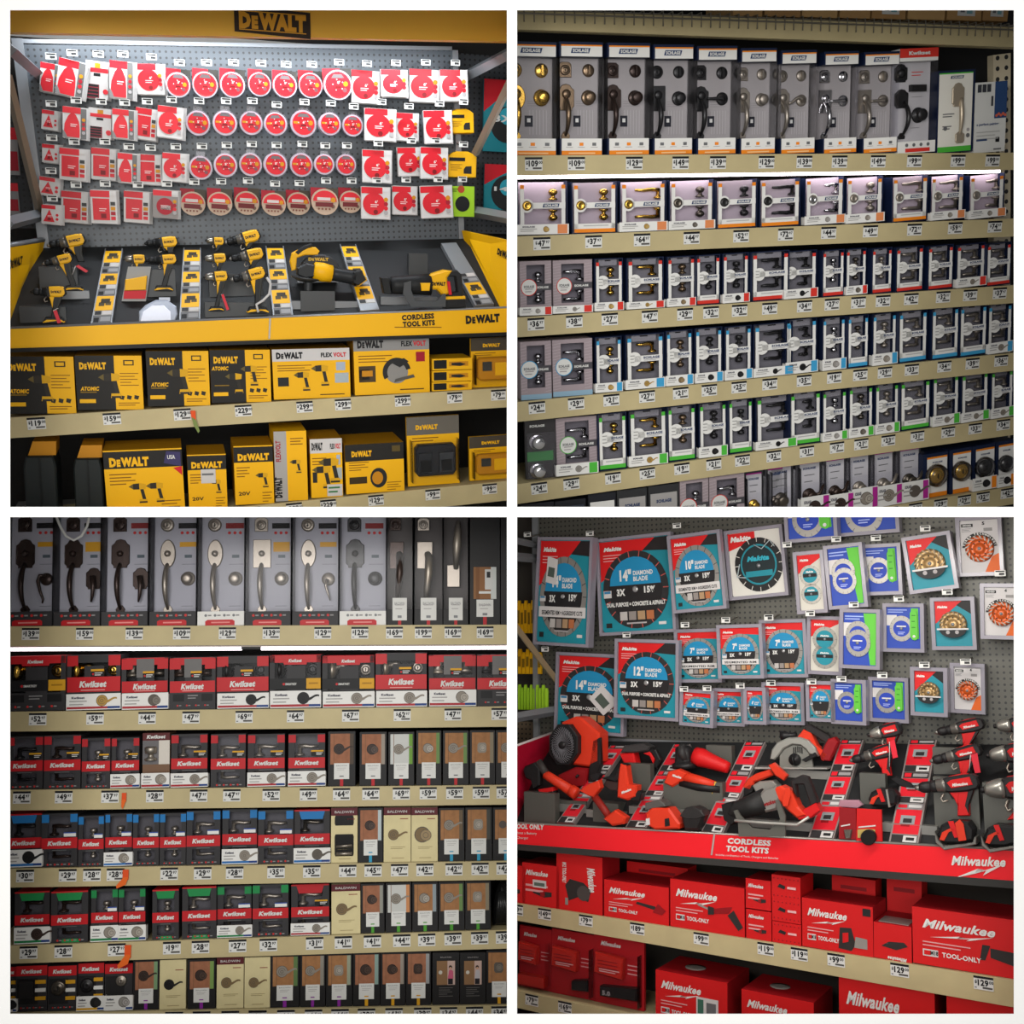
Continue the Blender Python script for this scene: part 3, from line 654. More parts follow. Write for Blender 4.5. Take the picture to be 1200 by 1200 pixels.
def red_top_entry(S, c, x0, x1, yt):
    loc, w, h, rot = place(S, c, x0, x1, yt); d = .12; hb = h * .115; ht = h * .12
    mb = MB().box(-w / 2, w / 2, .002, d, 0, hb, CARD).box(-w / 2, w / 2, .002, d, h - ht, h, CARD).box(-w / 2, w / 2, .06, d, hb, h - ht, M('c9c6c8', .6)).box(-w / 2, w / 2, 0, .003, h - ht * .72, h, TRIM['red']).box(-w * .3, w * .35, 0, .003, hb * .08, hb * .4, TRIM['red'])
    t = Thing(S.b, 'entry_handle_box', 'tall clear box with red header and black entry handle on the navy display', 'door handle box', loc, rot, 'tall entry handle boxes on the navy display', mb)
    t.part('clear_cover', MB().box(-w / 2, w / 2, 0, .0012, hb, h - ht, CLEAR).box(-w / 2, -w / 2 + .0012, .0012, .06, hb, h - ht, CLEAR).box(w / 2 - .0012, w / 2, .0012, .06, hb, h - ht, CLEAR))
    t.text('Kwikset', 0, h - ht * .5, ht * .26, WHITE, w=w * .56, bold=.04)
    y = .06; m = fin('black')
    mb = MB()
    for i in range(4): mb.disc(w * (-.27 + i * .19), hb * .68, w * .04, 0, GREY, .001, 12)
    t.part('print_icons', mb)
    mb = MB(); plate(mb, -.3 * w, h * .78, w * .17, h * .085, y, m); rosette(mb, -.3 * w, h * .78, w * .1, y - .01, m); t.part('deadbolt', mb)
    mb = MB(); plate(mb, -.27 * w, h * .535, w * .18, h * .09, y, m); handle_grip(mb, -.2 * w, h * .5, h * .17, w * .05, y, m, .05, -.04 * w); t.part('entry_handle', mb)
    mb = MB().prism([(-.08 * w, h * .6), (w * .33, h * .595), (w * .33, h * .66), (-.08 * w, h * .665)], y - .03, y, m, .004); t.part('latch_bolt', mb)
    mb = MB(); knob_front(mb, .2 * w, h * .37, w * .18, y, m); t.part('inside_knob', mb)
    t.part('print_lines', MB().bars(0, w * .3, h * .79, 2, h * .03, h * .008, y - .001, TRIM['red']).bars(0, w * .3, h * .55, 2, h * .3, h * .004, y - .001, GREY))
red_top_entry(SB[0], 'b2', 632, 806, 225)
def picture_entry(S, c, x0, x1, yt):
    loc, w, h, rot = place(S, c, x0, x1, yt); d = .1
    mb = MB().box(-w / 2, w / 2, .002, d, 0, h, NAVY).box(-w * .47, w * .43, 0, .002, h * .01, h * .97, M('ece9df', .5)).box(-w * .47, w * .43, -.0006, .002, h * .01, h * .075, TRIM['green']).box(-w * .47, w * .43, -.0006, .002, h * .955, h * .97, TRIM['green'])
    t = Thing(S.b, 'entry_handle_box', 'navy edged cream carton printed with a nickel entry handle and green base strip', 'door handle box', loc, rot, None, mb)
    logo_plate(t, 'SCHLAGE', 0, h * .915, w * .36, h * .035, -.001)
    m = M('b9ab96', .35, .6); mb = MB(); plate(mb, .02 * w, h * .7, w * .16, h * .14, -.001, m); handle_grip(mb, .1 * w, h * .66, h * .2, w * .05, -.001, m, .012, .0); plate(mb, .1 * w, h * .18, w * .12, h * .07, -.001, m); t.part('print_handle', mb)
    t.part('print_lines', MB().bars(-w * .36, -w * .05, h * .48, 2, h * .03, h * .012, -.001, GREY).bars(-w * .36, -w * .12, h * .33, 2, h * .03, h * .012, -.001, GREY).disc(-w * .28, h * .3, w * .05, 0, GREY).disc(w * .34, h * .2, w * .05, 0, GREY).disc(w * .34, h * .27, w * .04, 0, CARDG))
picture_entry(SB[0], 'b2', 806, 976, 325)
def white_carton(S, c, x0, x1, yt):
    loc, w, h, rot = place(S, c, x0, x1, yt); d = .1
    mb = MB().box(-w / 2, w / 2, .002, d, 0, h, WHITE).box(w * .12, w / 2, 0, .002, h * .48, h, M('2d4a78', .5))
    t = Thing(S.b, 'lock_carton', 'white carton with blue corner and a perfect pairing print beside the steel upright', 'carton', loc, rot, None, mb)
    t.text('a perfect pairing', -w * .1, h * .39, h * .032, M('2d4a78'), w=w * .7)
    mb = MB()
    for i in range(3): mb.box(w * (-.44 + i * .15), w * (-.32 + i * .15), -.001, 0, h * .86, h * .97, M('3a3c42'))
    mb.box(w * .0, w * .06, -.001, 0, h * .66, h * .8, M('3a3c42')); mb.box(w * .18, w * .3, -.001, 0, h * .14, h * .21, BLACK)
    for i in range(5): mb.disc(w * (.18 + i * .07), h * (.52 + .02 * (i % 2)), w * .04, -.001, M('d4664e'), .001, 10)
    mb.bars(-w * .44, w * .3, h * .3, 3, h * .05, h * .012, -.001, M('b5b5b2')).bars(-w * .44, -w * .1, h * .2, 1, h * .05, h * .03, -.001, M('2d4a78')); mb.bars(w * .12, w * .36, h * .05, 1, 1, h * .02, -.001, GREY)
    t.part('print_pictures', mb)
white_carton(SB[0], 'b2', 976, 1120, 378)
# second shelf, lit boxes
R2 = [('b1', 24, 255, 825, 'brass', 'knob', 1), ('b1', 270, 480, 826, 'brass', 'knob', 0), ('b1', 488, 703, 822, 'brass', 'lever', 1), ('b1', 712, 918, 818, 'pewter', 'knob', 1), ('b1', 925, 1115, 818, 'black', 'knob', 0), ('b2', 0, 188, 815, 'black', 'lever', 0), ('b2', 205, 385, 808, 'chrome', 'plain', 1), ('b2', 392, 562, 806, 'nickel', 'knob', 1), ('b2', 600, 766, 804, 'nickel', 'lever', 0), ('b2', 775, 928, 800, 'nickel', 'lever', 1), ('b2', 950, 1112, 797, 'nickel', 'plain', 1)]
ADJ = {'brass': 'brass', 'pewter': 'pewter', 'black': 'black', 'chrome': 'chrome', 'nickel': 'nickel', 'antique': 'antique', 'bronze': 'bronze'}
TY = [1023, 0, 1010, 1005, 0, 0, 983, 975, 0, 965, 958]
for i, (c, x0, x1, yt, f, h, tr) in enumerate(R2):
    lock_box(SB[1], c, x0, x1, yt, 'navy box with %s %s and round lock, %s from the white post, second shelf' % (ADJ[f], 'lever' if h == 'plain' else h, ORD[i]), 'combination lock boxes on the second shelf', f, h, 'orange', tr, True, back=M('b7a9b4', .6))  # paler, pinker back panel: the strip's light is put into its colour
    if tr: info_tray(SB[1], c, x0 - 4, x1 + 4, TY[i], 'white picture tray with orange patch, %s from the white post, second navy shelf' % ORD[sum(bool(t) for t in TY[:i])], M('e08a55', .5), f, 'knob')
# third to fifth shelves
ROW = {2: ('red', [(35, 180, 65), (185, 365, 60), (375, 505, 52), (520, 690, 48), (703, 832, 42), (835, 945, 36), (955, 1075, 28), (1085, 1260, 20)], [(110, 262, 18), (285, 385, 14), (392, 485, 8), (510, 602, 5), (618, 745, 0), (763, 880, -6), (892, 1025, -12), (1030, 1142, -16)]),
       3: ('blue', [(38, 180, 430), (183, 366, 420), (378, 500, 408), (515, 692, 395), (698, 820, 378), (830, 955, 365), (965, 1088, 358), (1095, 1275, 345)], [(118, 262, 325), (285, 390, 318), (400, 495, 310), (512, 622, 300), (630, 762, 290), (780, 905, 275), (908, 1032, 265), (1036, 1145, 258)]),
       4: ('green', [(68, 206, 790), (200, 390, 775), (390, 522, 755), (530, 705, 738), (705, 835, 720), (848, 975, 705), (982, 1092, 690), (1105, 1290, 672)], [(138, 280, 655), (285, 396, 648), (405, 515, 630), (525, 632, 618), (638, 776, 603), (785, 905, 580), (915, 1038, 568), (1050, 1150, 556)])}
F1 = ['chrome', 'chrome', 'brass', 'brass', 'antique', 'black', 'black', 'black', 'black', 'chrome', 'pewter', 'nickel', 'nickel', 'nickel', 'nickel', 'nickel']
H1 = ['knob', 'lever', 'knob', 'lever', 'knob', 'knob', 'knob', 'lever', 'plain', 'knob', 'knob', 'knob', 'lever', 'lever', 'lever', 'lever']
TR = {2: {2: 252, 3: 248, 4: 232, 6: 212, 8: 192, 10: 178, 14: 142, 0: 275, 1: 268}, 3: {2: 618, 3: 600, 4: 582, 5: 570, 6: 556, 7: 545, 8: 520, 9: 508, 11: 484, 15: 434}, 4: {1: 985, 3: 945, 5: 905, 7: 875, 9: 838, 10: 818, 11: 800, 13: 762, 14: 748, 15: 730}}
def frame_box(S, c, x0, x1, yt, label, f, hw, col, tray):
    """mauve grey hatched box with a round white badge and a dark name band"""
    loc, w, h, rot = place(S, c, x0, x1, yt, .038 if tray else .015); d = .12; tm = TRIM[col]
    mb = hollow_box(w, h, d, PINKG, M('77727a', .6), inner=.05)
    mb.box(-w / 2, -w * .29, 0, .002, 0, h, PINKG); mb.box(w * .29, w / 2, 0, .002, 0, h, PINKG); mb.box(-w * .29, w * .29, 0, .002, 0, h * .2, PINKG); mb.box(-w * .29, w * .29, 0, .002, h * .93, h, PINKG)
    if not tray: mb.box(-w / 2, w / 2, -.0006, .002, 0, h * .09, M('8fb0c6' if col == 'blue' else '9fb79a', .5))
    t = Thing(S.b, 'lock_box', label, 'lock box', loc, rot, 'mauve hatched lock boxes', mb)
    t.part('clear_window', MB().box(-w * .29, w * .29, .0005, .0017, h * .2, h * .93, CLEAR))
    st = MB()
    for i in range(16):
        for (a, b2) in ((-.5, -.3), (.3, .5)):
            z = h * (.12 + .053 * i); st.prism([(w * a, z), (w * b2, z + h * .02), (w * b2, z + h * .028), (w * a, z + h * .008)], -.0008, 0, M('b6a9ad', .6))
    t.part('hatched_pattern', st)
    mb = MB(); m = fin(f); r = min(.022, w * .13)
    if hw == 'knob': spool_knob(mb, w * .12, h * .62, r, .03, m, 1); spool_knob(mb, w * .12, h * .4, r, .03, m, -1)
    else: spool_lever(mb, w * .22, h * .62, r, -w * .42, .03, m, 1); spool_lever(mb, w * .22, h * .42, r, -w * .42, .03, m, -1)
    t.part('knob_pair' if hw == 'knob' else 'lever_pair', mb)
    bx = -w * .22 if w < .22 else -w * .3; rb = min(.055, h * .155)
    o = t.part('name_band', MB().box(bx, w * .5, -.0015, 0, h * .46, h * .58, M('4a474c', .5)))
    t.part('lettering', text_mb(MB(), 'SCHLAGE', w * .22, h * .5, h * .035, WHITE, -.0022, w=w * .36), o)
    o = t.part('round_badge', MB().disc(bx, h * .52, rb, -.0015, WHITE, .001).ring(bx, h * .52, rb * .92, rb, -.0025, tm, .0006))
    t.part('lettering', text_mb(MB(), 'SCHLAGE', bx, h * .515, rb * .26, GREY, -.0032, w=rb * 1.3), o)
    t.part('print_lines', MB().bars(bx - rb * .5, bx + rb * .5, h * .5, 2, rb * .3, rb * .12, -.0028, CARDG), o)
for r, (col, la, lb) in ROW.items():
    its = [('b3',) + v for v in la] + [('b4',) + v for v in lb]
    k = 0
    for i, (c, x0, x1, yt) in enumerate(its):
        tr = TR[r].get(i); lab = 'navy box with %s %s set and %s trim, %s from the white post, %s shelf' % (ADJ[F1[i]], 'knob' if H1[i] == 'knob' else 'lever', col, ORD[i], BN[r])
        if i < 2 and not (r == 4 and i == 0): frame_box(SB[r], c, x0, x1, yt, 'mauve hatched box with %s %s set, %s from the white post, %s shelf' % (ADJ[F1[i]], H1[i], ORD[i], BN[r]), F1[i], H1[i], col, tr)
        elif i == 0:
            loc, w, h, rot = place(SB[r], c, x0, x1, yt)
            t = Thing(B, 'lock_blister_pack', 'dark grey blister pack with chrome knobs and green strip beside the white post', 'lock pack', loc, rot, None, MB().box(-w / 2, w / 2, .03, .05, 0, h, M('3a3839', .5)))
            mb = MB(); knob_front(mb, -w * .12, h * .63, w * .27, .03, fin('chrome')); t.part('knob', mb)
            mb = MB(); knob_front(mb, -w * .12, h * .14, w * .27, .03, fin('chrome')); t.part('knob', mb)
            t.part('print_strip', MB().box(-w * .45, w * .42, .027, .03, h * .3, h * .46, M('3f8f4a')))
            t.text('SCHLAGE', -w * .1, h * .88, h * .035, WHITE, y=.028, w=w * .5)
            t.part('clear_blister', MB().box(-w * .48, w * .48, -.002, 0, h * .02, h * .8, BLIST))
        else: lock_box(SB[r], c, x0, x1, yt, lab, 'navy lock boxes on the %s shelf' % BN[r], F1[i], H1[i], col, tr, shape='ball' if i % 3 else 'tulip')
        if tr:
            info_tray(SB[r], c, x0 - 2, x1 + 3, tr, 'white picture tray with %s patch, %s from the white post, %s navy shelf' % (col, ORD[k], BN[r]), TRIM[col], F1[i], 'knob' if H1[i] == 'knob' else 'lever'); k += 1
# bottom shelf
for i, (c, x0, x1, yt, s) in enumerate([('b3', 45, 195, 1165, 0), ('b3', 198, 338, 1150, 0), ('b3', 348, 474, 1118, 1), ('b3', 478, 615, 1100, 2), ('b3', 620, 758, 1080, 2), ('b3', 763, 892, 1052, 3), ('b3', 895, 1055, 1035, 4)]):
    loc, w, h, rot = place(SB[5], c, x0, x1, yt)
    if s < 3:
        t = Thing(B, 'lock_carton', 'dark carton with %s, %s from the white post on the bottom navy shelf' % (('plain front', 'white front panel', 'grey front panel')[s], ORD[i]), 'lock carton', loc, rot, 'dark lock cartons', MB().box(-w / 2, w / 2, 0, .14, 0, h, M('23252c' if s < 2 else '323335', .5)))
        t.part('front_label', MB().box(-w * .44, w * .44, -.002, 0, h * .3, h * (.86 + .04 * (s == 0)), M('39404e') if s == 0 else CARD if s == 1 else M('a9a6a4')))
        t.text('SCHLAGE', 0, h * .7, h * .05, WHITE if s == 0 else LOGO, y=-.0035, w=w * .5)
    else: frame_box(SB[5], c, x0, x1, yt, 'mauve hatched box with %s set, cut by the lower edge of the navy display' % ('knob' if s == 3 else 'lever'), 'chrome', 'knob' if s == 3 else 'lever', 'red', False)
def knob_pack(S, c, x0, x1, yt, label, f, pic, tray):
    loc, w, h, rot = place(S, c, x0, x1, yt, .05)
    mb = MB().box(-w / 2, w / 2, .03, .08, 0, h, M('4c4a50', .5)).box(-w * .36, w * .4, .026, .03, h * .06, h * .96, M('c7c5cc', .55)).box(-w * .36, w * .4, .0255, .03, h * .94, h * .965, TRIM['magenta'])
    t = Thing(S.b, 'knob_pack', label, 'lock pack', loc, rot, 'magenta edged knob packs', mb)
    t.text('SCHLAGE', 0, h * .84, h * .035, LOGO, y=.024, w=w * .5)
    t.part('print_lines', MB().bars(-w * .2, w * .2, h * .74, 2, h * .12, h * .014, .025, GREY))
    m = fin(f); mb = MB()
    knob_front(mb, -w * .02, h * .36, w * .26, .026, m)
    if pic == 'lever': mb.tube([(0, -.005, h * .36), (w * .28, -.01, h * .4), (w * .44, -.01, h * .56)], [.012, .01, .007], m)
    t.part('door_lever' if pic == 'lever' else 'door_knob', mb)
    t.part('clear_blister', MB().box(-w * .45, w * .45, -.012, -.0105, h * .04, h * .62, CLEAR).box(-w * .45, -w * .44, -.0105, .03, h * .04, h * .9, CLEAR).box(w * .44, w * .45, -.0105, .03, h * .04, h * .9, CLEAR))
KP = [('b3', 1060, 1152, 1022, 'brass', 'knob', 0), ('b3', 1160, 1248, 1000, 'pewter', 'knob', 0), ('b4', 48, 165, 990, 'pewter', 'knob', 0), ('b4', 178, 295, 972, 'bronze', 'lever', 1130), ('b4', 300, 405, 958, 'bronze', 'lever', 1120), ('b4', 410, 515, 940, 'nickel', 'knob', 1092), ('b4', 520, 625, 928, 'nickel', 'lever', 1080), ('b4', 635, 745, 912, 'pewter', 'lever', 1062)]
k = 0
for i, (c, x0, x1, yt, f, pic, tr) in enumerate(KP):
    knob_pack(SB[5], c, x0, x1, yt, 'grey pack with %s %s and magenta edge, %s such pack from the white post' % (ADJ[f], pic, ORD[i]), f, pic, tr)
    if tr: info_tray(SB[5], c, x0 + 8, x1 + 22, tr, 'white picture tray with magenta patch, %s from the white post, bottom navy shelf' % ORD[k], TRIM['magenta'], f, pic); k += 1
DB = [('b4', 742, 855, 935, 'brass'), ('b4', 862, 962, 915, 'brass'), ('b4', 965, 1068, 898, 'black'), ('b4', 1072, 1155, 880, 'black')]
for i, (c, x0, x1, yt, f) in enumerate(DB):
    loc, w, h, rot = place(SB[5], c, x0, x1, yt, .03)
    mb = MB().box(-w / 2, w / 2, .002, .13, 0, h, NAVY).box(-w * .34, w * .46, 0, .003, 0, h * .92, CARD).box(-w * .34, w * .46, -.0006, .003, h * .88, h * .92, ORANGE).box(-w * .34, w * .46, -.0006, .003, 0, h * .1, ORANGE)
    t = Thing(B, 'deadbolt_box', 'navy and orange box with %s deadbolt under a clear dome, %s such box' % (ADJ[f], ORD[i]), 'deadbolt box', loc, rot, 'domed deadbolt boxes', mb)
    mb = MB(); deadbolt(mb, w * .0, h * .5, w * .3, -.004, fin(f)); t.part('deadbolt', mb)
    t.part('clear_dome', MB().lathe([(w * .42, 0), (w * .4, w * .16), (w * .25, w * .3), (.0005, w * .34)], (0, 0, h * .5), (0, -1, 0), BLIST, 20))
    t.text('SCHLAGE', w * .06, h * .78, h * .03, LOGO, w=w * .4)
for i, (x0, x1, y) in enumerate(((965, 1075, 1045), (1078, 1155, 1032))):
    info_tray(SB[5], 'b4', x0, x1, y, 'white tray printed with two black cylinders and orange patch, %s one' % ORD[i], ORANGE, 'black', 'knob')
# top beam, wire deck, cartons above, upright, dark back
b0 = shelf(B, (606, 12), (1188, 30), (21.5, 25), None)
a0 = at(B, 606, 12, -.02); a1 = at(B, 1188, 32, -.02); e0 = at(B, 606, 34, -.02); e1 = at(B, 1188, 55.5, -.02)
ex = (a1 - a0) * .08
mb = MB().hexa([e0 - ex, e1 + ex, a1 + ex, a0 - ex] + [p + Vector((0, .07, 0)) for p in (e0 - ex, e1 + ex, a1 + ex, a0 - ex)], BEIGE)
t = Thing(B, 'storage_beam', 'cream steel beam carrying cartons above the navy lock display', 'beam', (0, 0, 0))
t.part('beam_face', mb)
mb = MB(); th = math.atan2(a1.z - a0.z, a1.x - a0.x)
for i in range(64):
    p = a0 - ex + (a1 - a0 + ex * 2) * (i / 63); mb.tube([p + Vector((0, -.004, -.045)), p + Vector((0, -.004, .015)), p + Vector((0, .4, .004))], .003, M('8d8778', .4, .6), 5)
for q in (-.004, .006, .1, .2): mb.tube([a0 - ex + Vector((0, q, -.012 if q < 0 else .004)), a1 + ex + Vector((0, q, -.012 if q < 0 else .004))], .004, M('8d8778', .4, .6), 5)
t.part('wire_deck', mb)
KR = [M('c39a63', .7), M('b98f5b', .7), M('cfa76f', .7)]
for i, (c, x0, x1, st) in enumerate([('b1', 1000, 1135, 0), ('b2', 20, 185, 0), ('b2', 190, 352, 0), ('b2', 360, 500, 0), ('b2', 505, 660, 1), ('b2', 668, 838, 0), ('b2', 845, 1003, 1), ('b2', 1008, 1122, 2)]):
    p = cp(c, x0); q = cp(c, x1); y = .03
    pyb = 22 + (p[0] - 606) / 582 * 11
    u = at(B, p[0], pyb, y); v = at(B, q[0], pyb + 2, y); w = v.x - u.x
    t = Thing(B, 'brown_carton', 'brown cardboard carton on the wire deck, %s from the white post' % ORD[i] + (' with white label' if st else ''), 'carton', ((u.x + v.x) / 2, y, u.z + .03), (0, -th, 0), 'brown cartons above the beam', MB().box(-w * .49, w * .49, 0, .3, 0, .24, KR[i % 3]))
    t.part('carton_tape', MB().box(-w * .49, w * .49, -.0008, .3, .238, .2412, M('a8865a')))
    if st: t.part('white_label', MB().box(-w * .2, w * .3, -.0015, 0, .02, .075, WHITE).box(-w * .12, w * .0, -.0022, 0, .035, .06, GREY).box(w * .06, w * .22, -.0022, 0, .03, .045, M('7fb0b8')))
# steel upright at the far end with slots
u0 = at(B, 1170, 55, .03); u1 = at(B, 1192, 300, .03)
mb = MB(); uw = .075
um = pegmat('slotted_upright', 'c9bda2', .05, .011, 0)
ztop = at(B, 1180, 40, .14).z; zbot = at(B, 1180, 560, .14).z; xt = at(B, 1171, 540, .14).x
t = Thing(B, 'rack_upright', 'cream slotted steel upright at the end of the navy lock display', 'upright', (xt, .02, zbot), (0, upright(B, at(B, 1178, 200, .14)), 0), None, MB().box(0, .1, .145, .19, 0, ztop - zbot - .08, um))
zc = at(B, 897, 303, .5).z
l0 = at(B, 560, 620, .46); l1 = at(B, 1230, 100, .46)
structure(B, 'wall_rear', MB().box(l0.x - .2, l1.x + .4, .46, .48, at(B, 900, 640, .46).z, at(B, 900, -10, .46).z, DARK))  # near-black panel: the shade of the shelf gaps is put into its colour
# light strip under the top shelf
q0 = at(B, 606, 208, .05); q1 = at(B, 1172, 201, .05)
t = Thing(B, 'light_strip', 'glowing white light strip under the top shelf of the navy display', 'light strip', q0, (0, -math.atan2(q1.z - q0.z, q1.x - q0.x), 0), None, MB().box(-.06, (q1 - q0).length, 0, .03, -.006, .008, M('fff3f8', .5, 0, 12.0)))
t.part('strip_housing', MB().box(-.06, (q1 - q0).length, .0, .035, .008, .02, M('d8d6d2')))
# ================================================================ red and charcoal lock display
CT = [((12, 735), (594, 733)), ((12, 835), (594, 828.5)), ((12, 926.5), (594, 920.5)), ((12, 1018.5), (594, 1009.5)), ((12, 1108.5), (594, 1090)), ((12, 1188), (594, 1178))]
CD = [(22, 22), (22, 23), (23, 22), (21, 21), (20, 21), (20, 20)]
SCs = []
for i, (p, d) in enumerate(zip(CT, CD)):
    SCs.append(shelf(C, p[0], p[1], d, 'cream steel shelf of the charcoal lock display, %s of six' % BN[i]))
CG = 'price tickets of the charcoal display'
def ctags(i, l): tags(SCs[i], 'the %s shelf of charcoal lock boxes' % BN[i], CG, l)
ctags(0, [('c1', 140, '139.00'), ('c1', 385, '159.00'), ('c1', 610, '139.00'), ('c1', 825, '109.00'), ('c1', 1032, '129.00'), ('c2', 108, '139.00'), ('c2', 342, '129.00'), ('c2', 510, '129.00'), ('c2', 667, '169.00'), ('c2', 798, '199.00'), ('c2', 932, '169.00'), ('c2', 1078, '169.00')])
ctags(1, [('c1', 172, '52.97'), ('c1', 432, '59.97'), ('c1', 668, '44.97'), ('c1', 867, '47.97'), ('c1', 1108, '69.97'), ('c2', 218, '64.97'), ('c2', 468, '67.97'), ('c2', 702, '62.97'), ('c2', 932, '47.97'), ('c2', 1145, '57.97')])
ctags(2, [('c3', 100, '44.97'), ('c3', 290, '49.97'), ('c3', 500, '37.97'), ('c3', 703, '28.97'), ('c3', 902, '47.97'), ('c3', 1052, '47.97'), ('c4', 108, '52.97'), ('c4', 277, '49.97'), ('c4', 427, '64.97'), ('c4', 560, '64.97'), ('c4', 698, '69.97'), ('c4', 820, '59.97'), ('c4', 940, '59.97'), ('c4', 1060, '59.97'), ('c4', 1168, '57.97')])
ctags(3, [('c3', 115, '30.97'), ('c3', 308, '29.97'), ('c3', 418, '28.97'), ('c3', 525, '28.97'), ('c3', 768, '22.97'), ('c3', 920, '29.97'), ('c3', 1065, '28.97'), ('c4', 130, '35.97'), ('c4', 292, '35.97'), ('c4', 455, '44.97'), ('c4', 570, '45.97'), ('c4', 690, '47.97'), ('c4', 805, '42.97'), ('c4', 937, '42.97'), ('c4', 1055, '42.97'), ('c4', 1168, '42.97')])
ctags(4, [('c3', 130, '29.97'), ('c3', 288, '28.97'), ('c3', 530, '27.97'), ('c3', 780, '19.97'), ('c3', 910, '28.97'), ('c3', 1078, '27.97'), ('c4', 95, '32.97'), ('c4', 305, '31.97'), ('c4', 435, '41.97'), ('c4', 567, '41.97'), ('c4', 700, '44.97'), ('c4', 813, '39.97'), ('c4', 932, '39.97'), ('c4', 1053, '39.97'), ('c4', 1165, '39.97')])
ctags(5, [('c3', 790, '19.97'), ('c3', 915, '34.97'), ('c3', 1045, '29.97'), ('c3', 1170, '44.97'), ('c4', 45, '44.97'), ('c4', 175, '44.97'), ('c4', 300, '44.97'), ('c4', 420, '44.97'), ('c4', 540, '39.97'), ('c4', 665, '41.97'), ('c4', 795, '39.97'), ('c4', 912, '34.97'), ('c4', 1030, '44.97'), ('c4', 1145, '34.97')])
KRED = M('c21f26', .45); CHAR = M('343335', .5); CHARD = M('201f20', .5); YTAG = M('d9a021', .5); BCK = M('b3b3bc', .6)
COLR = {'red': M('b8222a', .5), 'blue': M('2277b8', .5), 'green': M('1f8a4a', .5), 'yellow': YTAG}
def rank(i, n): return ORD[n - 1 - i]
def icons(mb, w, z, r, n=4, m=None, x0=-.32, dx=.2):
    for i in range(n):
        mb.disc(w * (x0 + i * dx), z, r, -.0002, m or M('c9302f', .5), .0012, 10); mb.box(w * (x0 + i * dx) + r * 1.5, w * (x0 + i * dx) + r * 4, -.0012, 0, z - r * .5, z + r * .5, M('8f8d8d'))
def red_entry(S, c, x0, x1, label, f, ins, pl='arch', white=False, ytag=0, top=-45, dead='square'):
    loc, w, h, rot = place(S, c, x0, x1, top); d = .13; hb = h * .115
    mb = MB().box(-w / 2, w / 2, .002, d, 0, hb, CARD if white else CHAR).box(-w / 2, w / 2, .08, d, hb, h, BCK).box(-w / 2, w / 2, .0, d, h - .01, h, CHAR)
    mb.box(-w * .49, w * .49, 0, .002, 0.002, hb, CARD if white else CHAR)
    mb.prism([(-w * .33, .002), (w * .3, .002), (w * .3, hb * .32), (w * .25, hb * .42), (-w * .28, hb * .42), (-w * .33, hb * .32)], -.001, .001, KRED)
    t = Thing(S.b, 'entry_handle_box', label, 'door handle box', loc, rot, 'tall entry handle boxes on the charcoal display', mb)
    t.part('clear_cover', MB().box(-w / 2, w / 2, 0, .0012, hb, h - .01, CLEAR).box(-w / 2, -w / 2 + .0012, .0012, .08, hb, h - .01, CLEAR).box(w / 2 - .0012, w / 2, .0012, .08, hb, h - .01, CLEAR))
    mb = MB(); icons(mb, w, hb * .72, w * .03, 4, GREY if white else None); mb.bars(-w * .2, w * .2, hb * .28, 1, 1, hb * .1, -.0014, M('e58a86')); t.part('print_icons', mb)
    y = .08; m = fin(f)
    mb = MB()
    mb.box(w * .02, w * .42, y - .001, y, h * .79, h * .835, CHARD if ytag else M('8f2b2b'))
    for i in range(3): mb.disc(w * (.1 + i * .12), h * .755, w * .035, y, M('c9302f', .5), .001, 10)
    if ytag: mb.box(w * .05, w * .42, y - .001, y, h * (.6 if ytag == 2 else .64), h * .68, YTAG)
    mb.box(w * .16, w * .32, y - .001, y, h * .55, h * .575, M('55626a')); mb.bars(w * .1, w * .42, h * .5, 2, h * .34, h * .004, y - .0004, GREY)
    t.part('print_panel', mb)
    mb = MB(); deadbolt(mb, -.22 * w, h * .82, w * .15, y, m, dead == 'square'); t.part('deadbolt', mb)
    mb = MB(); plate(mb, -.2 * w, h * .585, w * (.2 if pl != 'oval' else .17), h * .115, y, m, pl); rosette(mb, -.2 * w, h * .585, w * .07, y - .012, m, .02)
    handle_grip(mb, -.21 * w, h * .5, h * .135, w * .055, y, m, .055, .02 * w); t.part('entry_handle', mb)
    mb = MB()
    if ins == 'knob': knob_front(mb, .24 * w, h * .38, w * .16, y, m)
    elif ins == 'drop':
        rosette(mb, .25 * w, h * .375, w * .14, y, m, .014); mb.tube([(.27 * w, y - .03, h * .4), (.16 * w, y - .035, h * .405), (.12 * w, y - .035, h * .36), (.17 * w, y - .035, h * .28), (.24 * w, y - .035, h * .21), (.22 * w, y - .035, h * .18)], [w * .04, w * .04, w * .038, w * .033, w * .025, w * .015], m, 8)
    elif ins == 'thin':
        rosette(mb, .24 * w, h * .375, w * .15, y, m, .014); mb.tube([(.24 * w, y - .03, h * .375), (.2 * w, y - .035, h * .32), (.26 * w, y - .035, h * .25), (.3 * w, y - .035, h * .2)], [w * .04, w * .035, w * .022, w * .012], m, 8)
    else:
        plate(mb, .25 * w, h * .38, w * .17, h * .085, y, m); mb.tube([(.25 * w, y - .03, h * .4), (.29 * w, y - .04, h * .32), (.27 * w, y - .04, h * .24), (.24 * w, y - .035, h * .19)], [w * .06, w * .055, w * .04, w * .02], m, 8)
    t.part('inside_' + ('knob' if ins == 'knob' else 'lever'), mb)
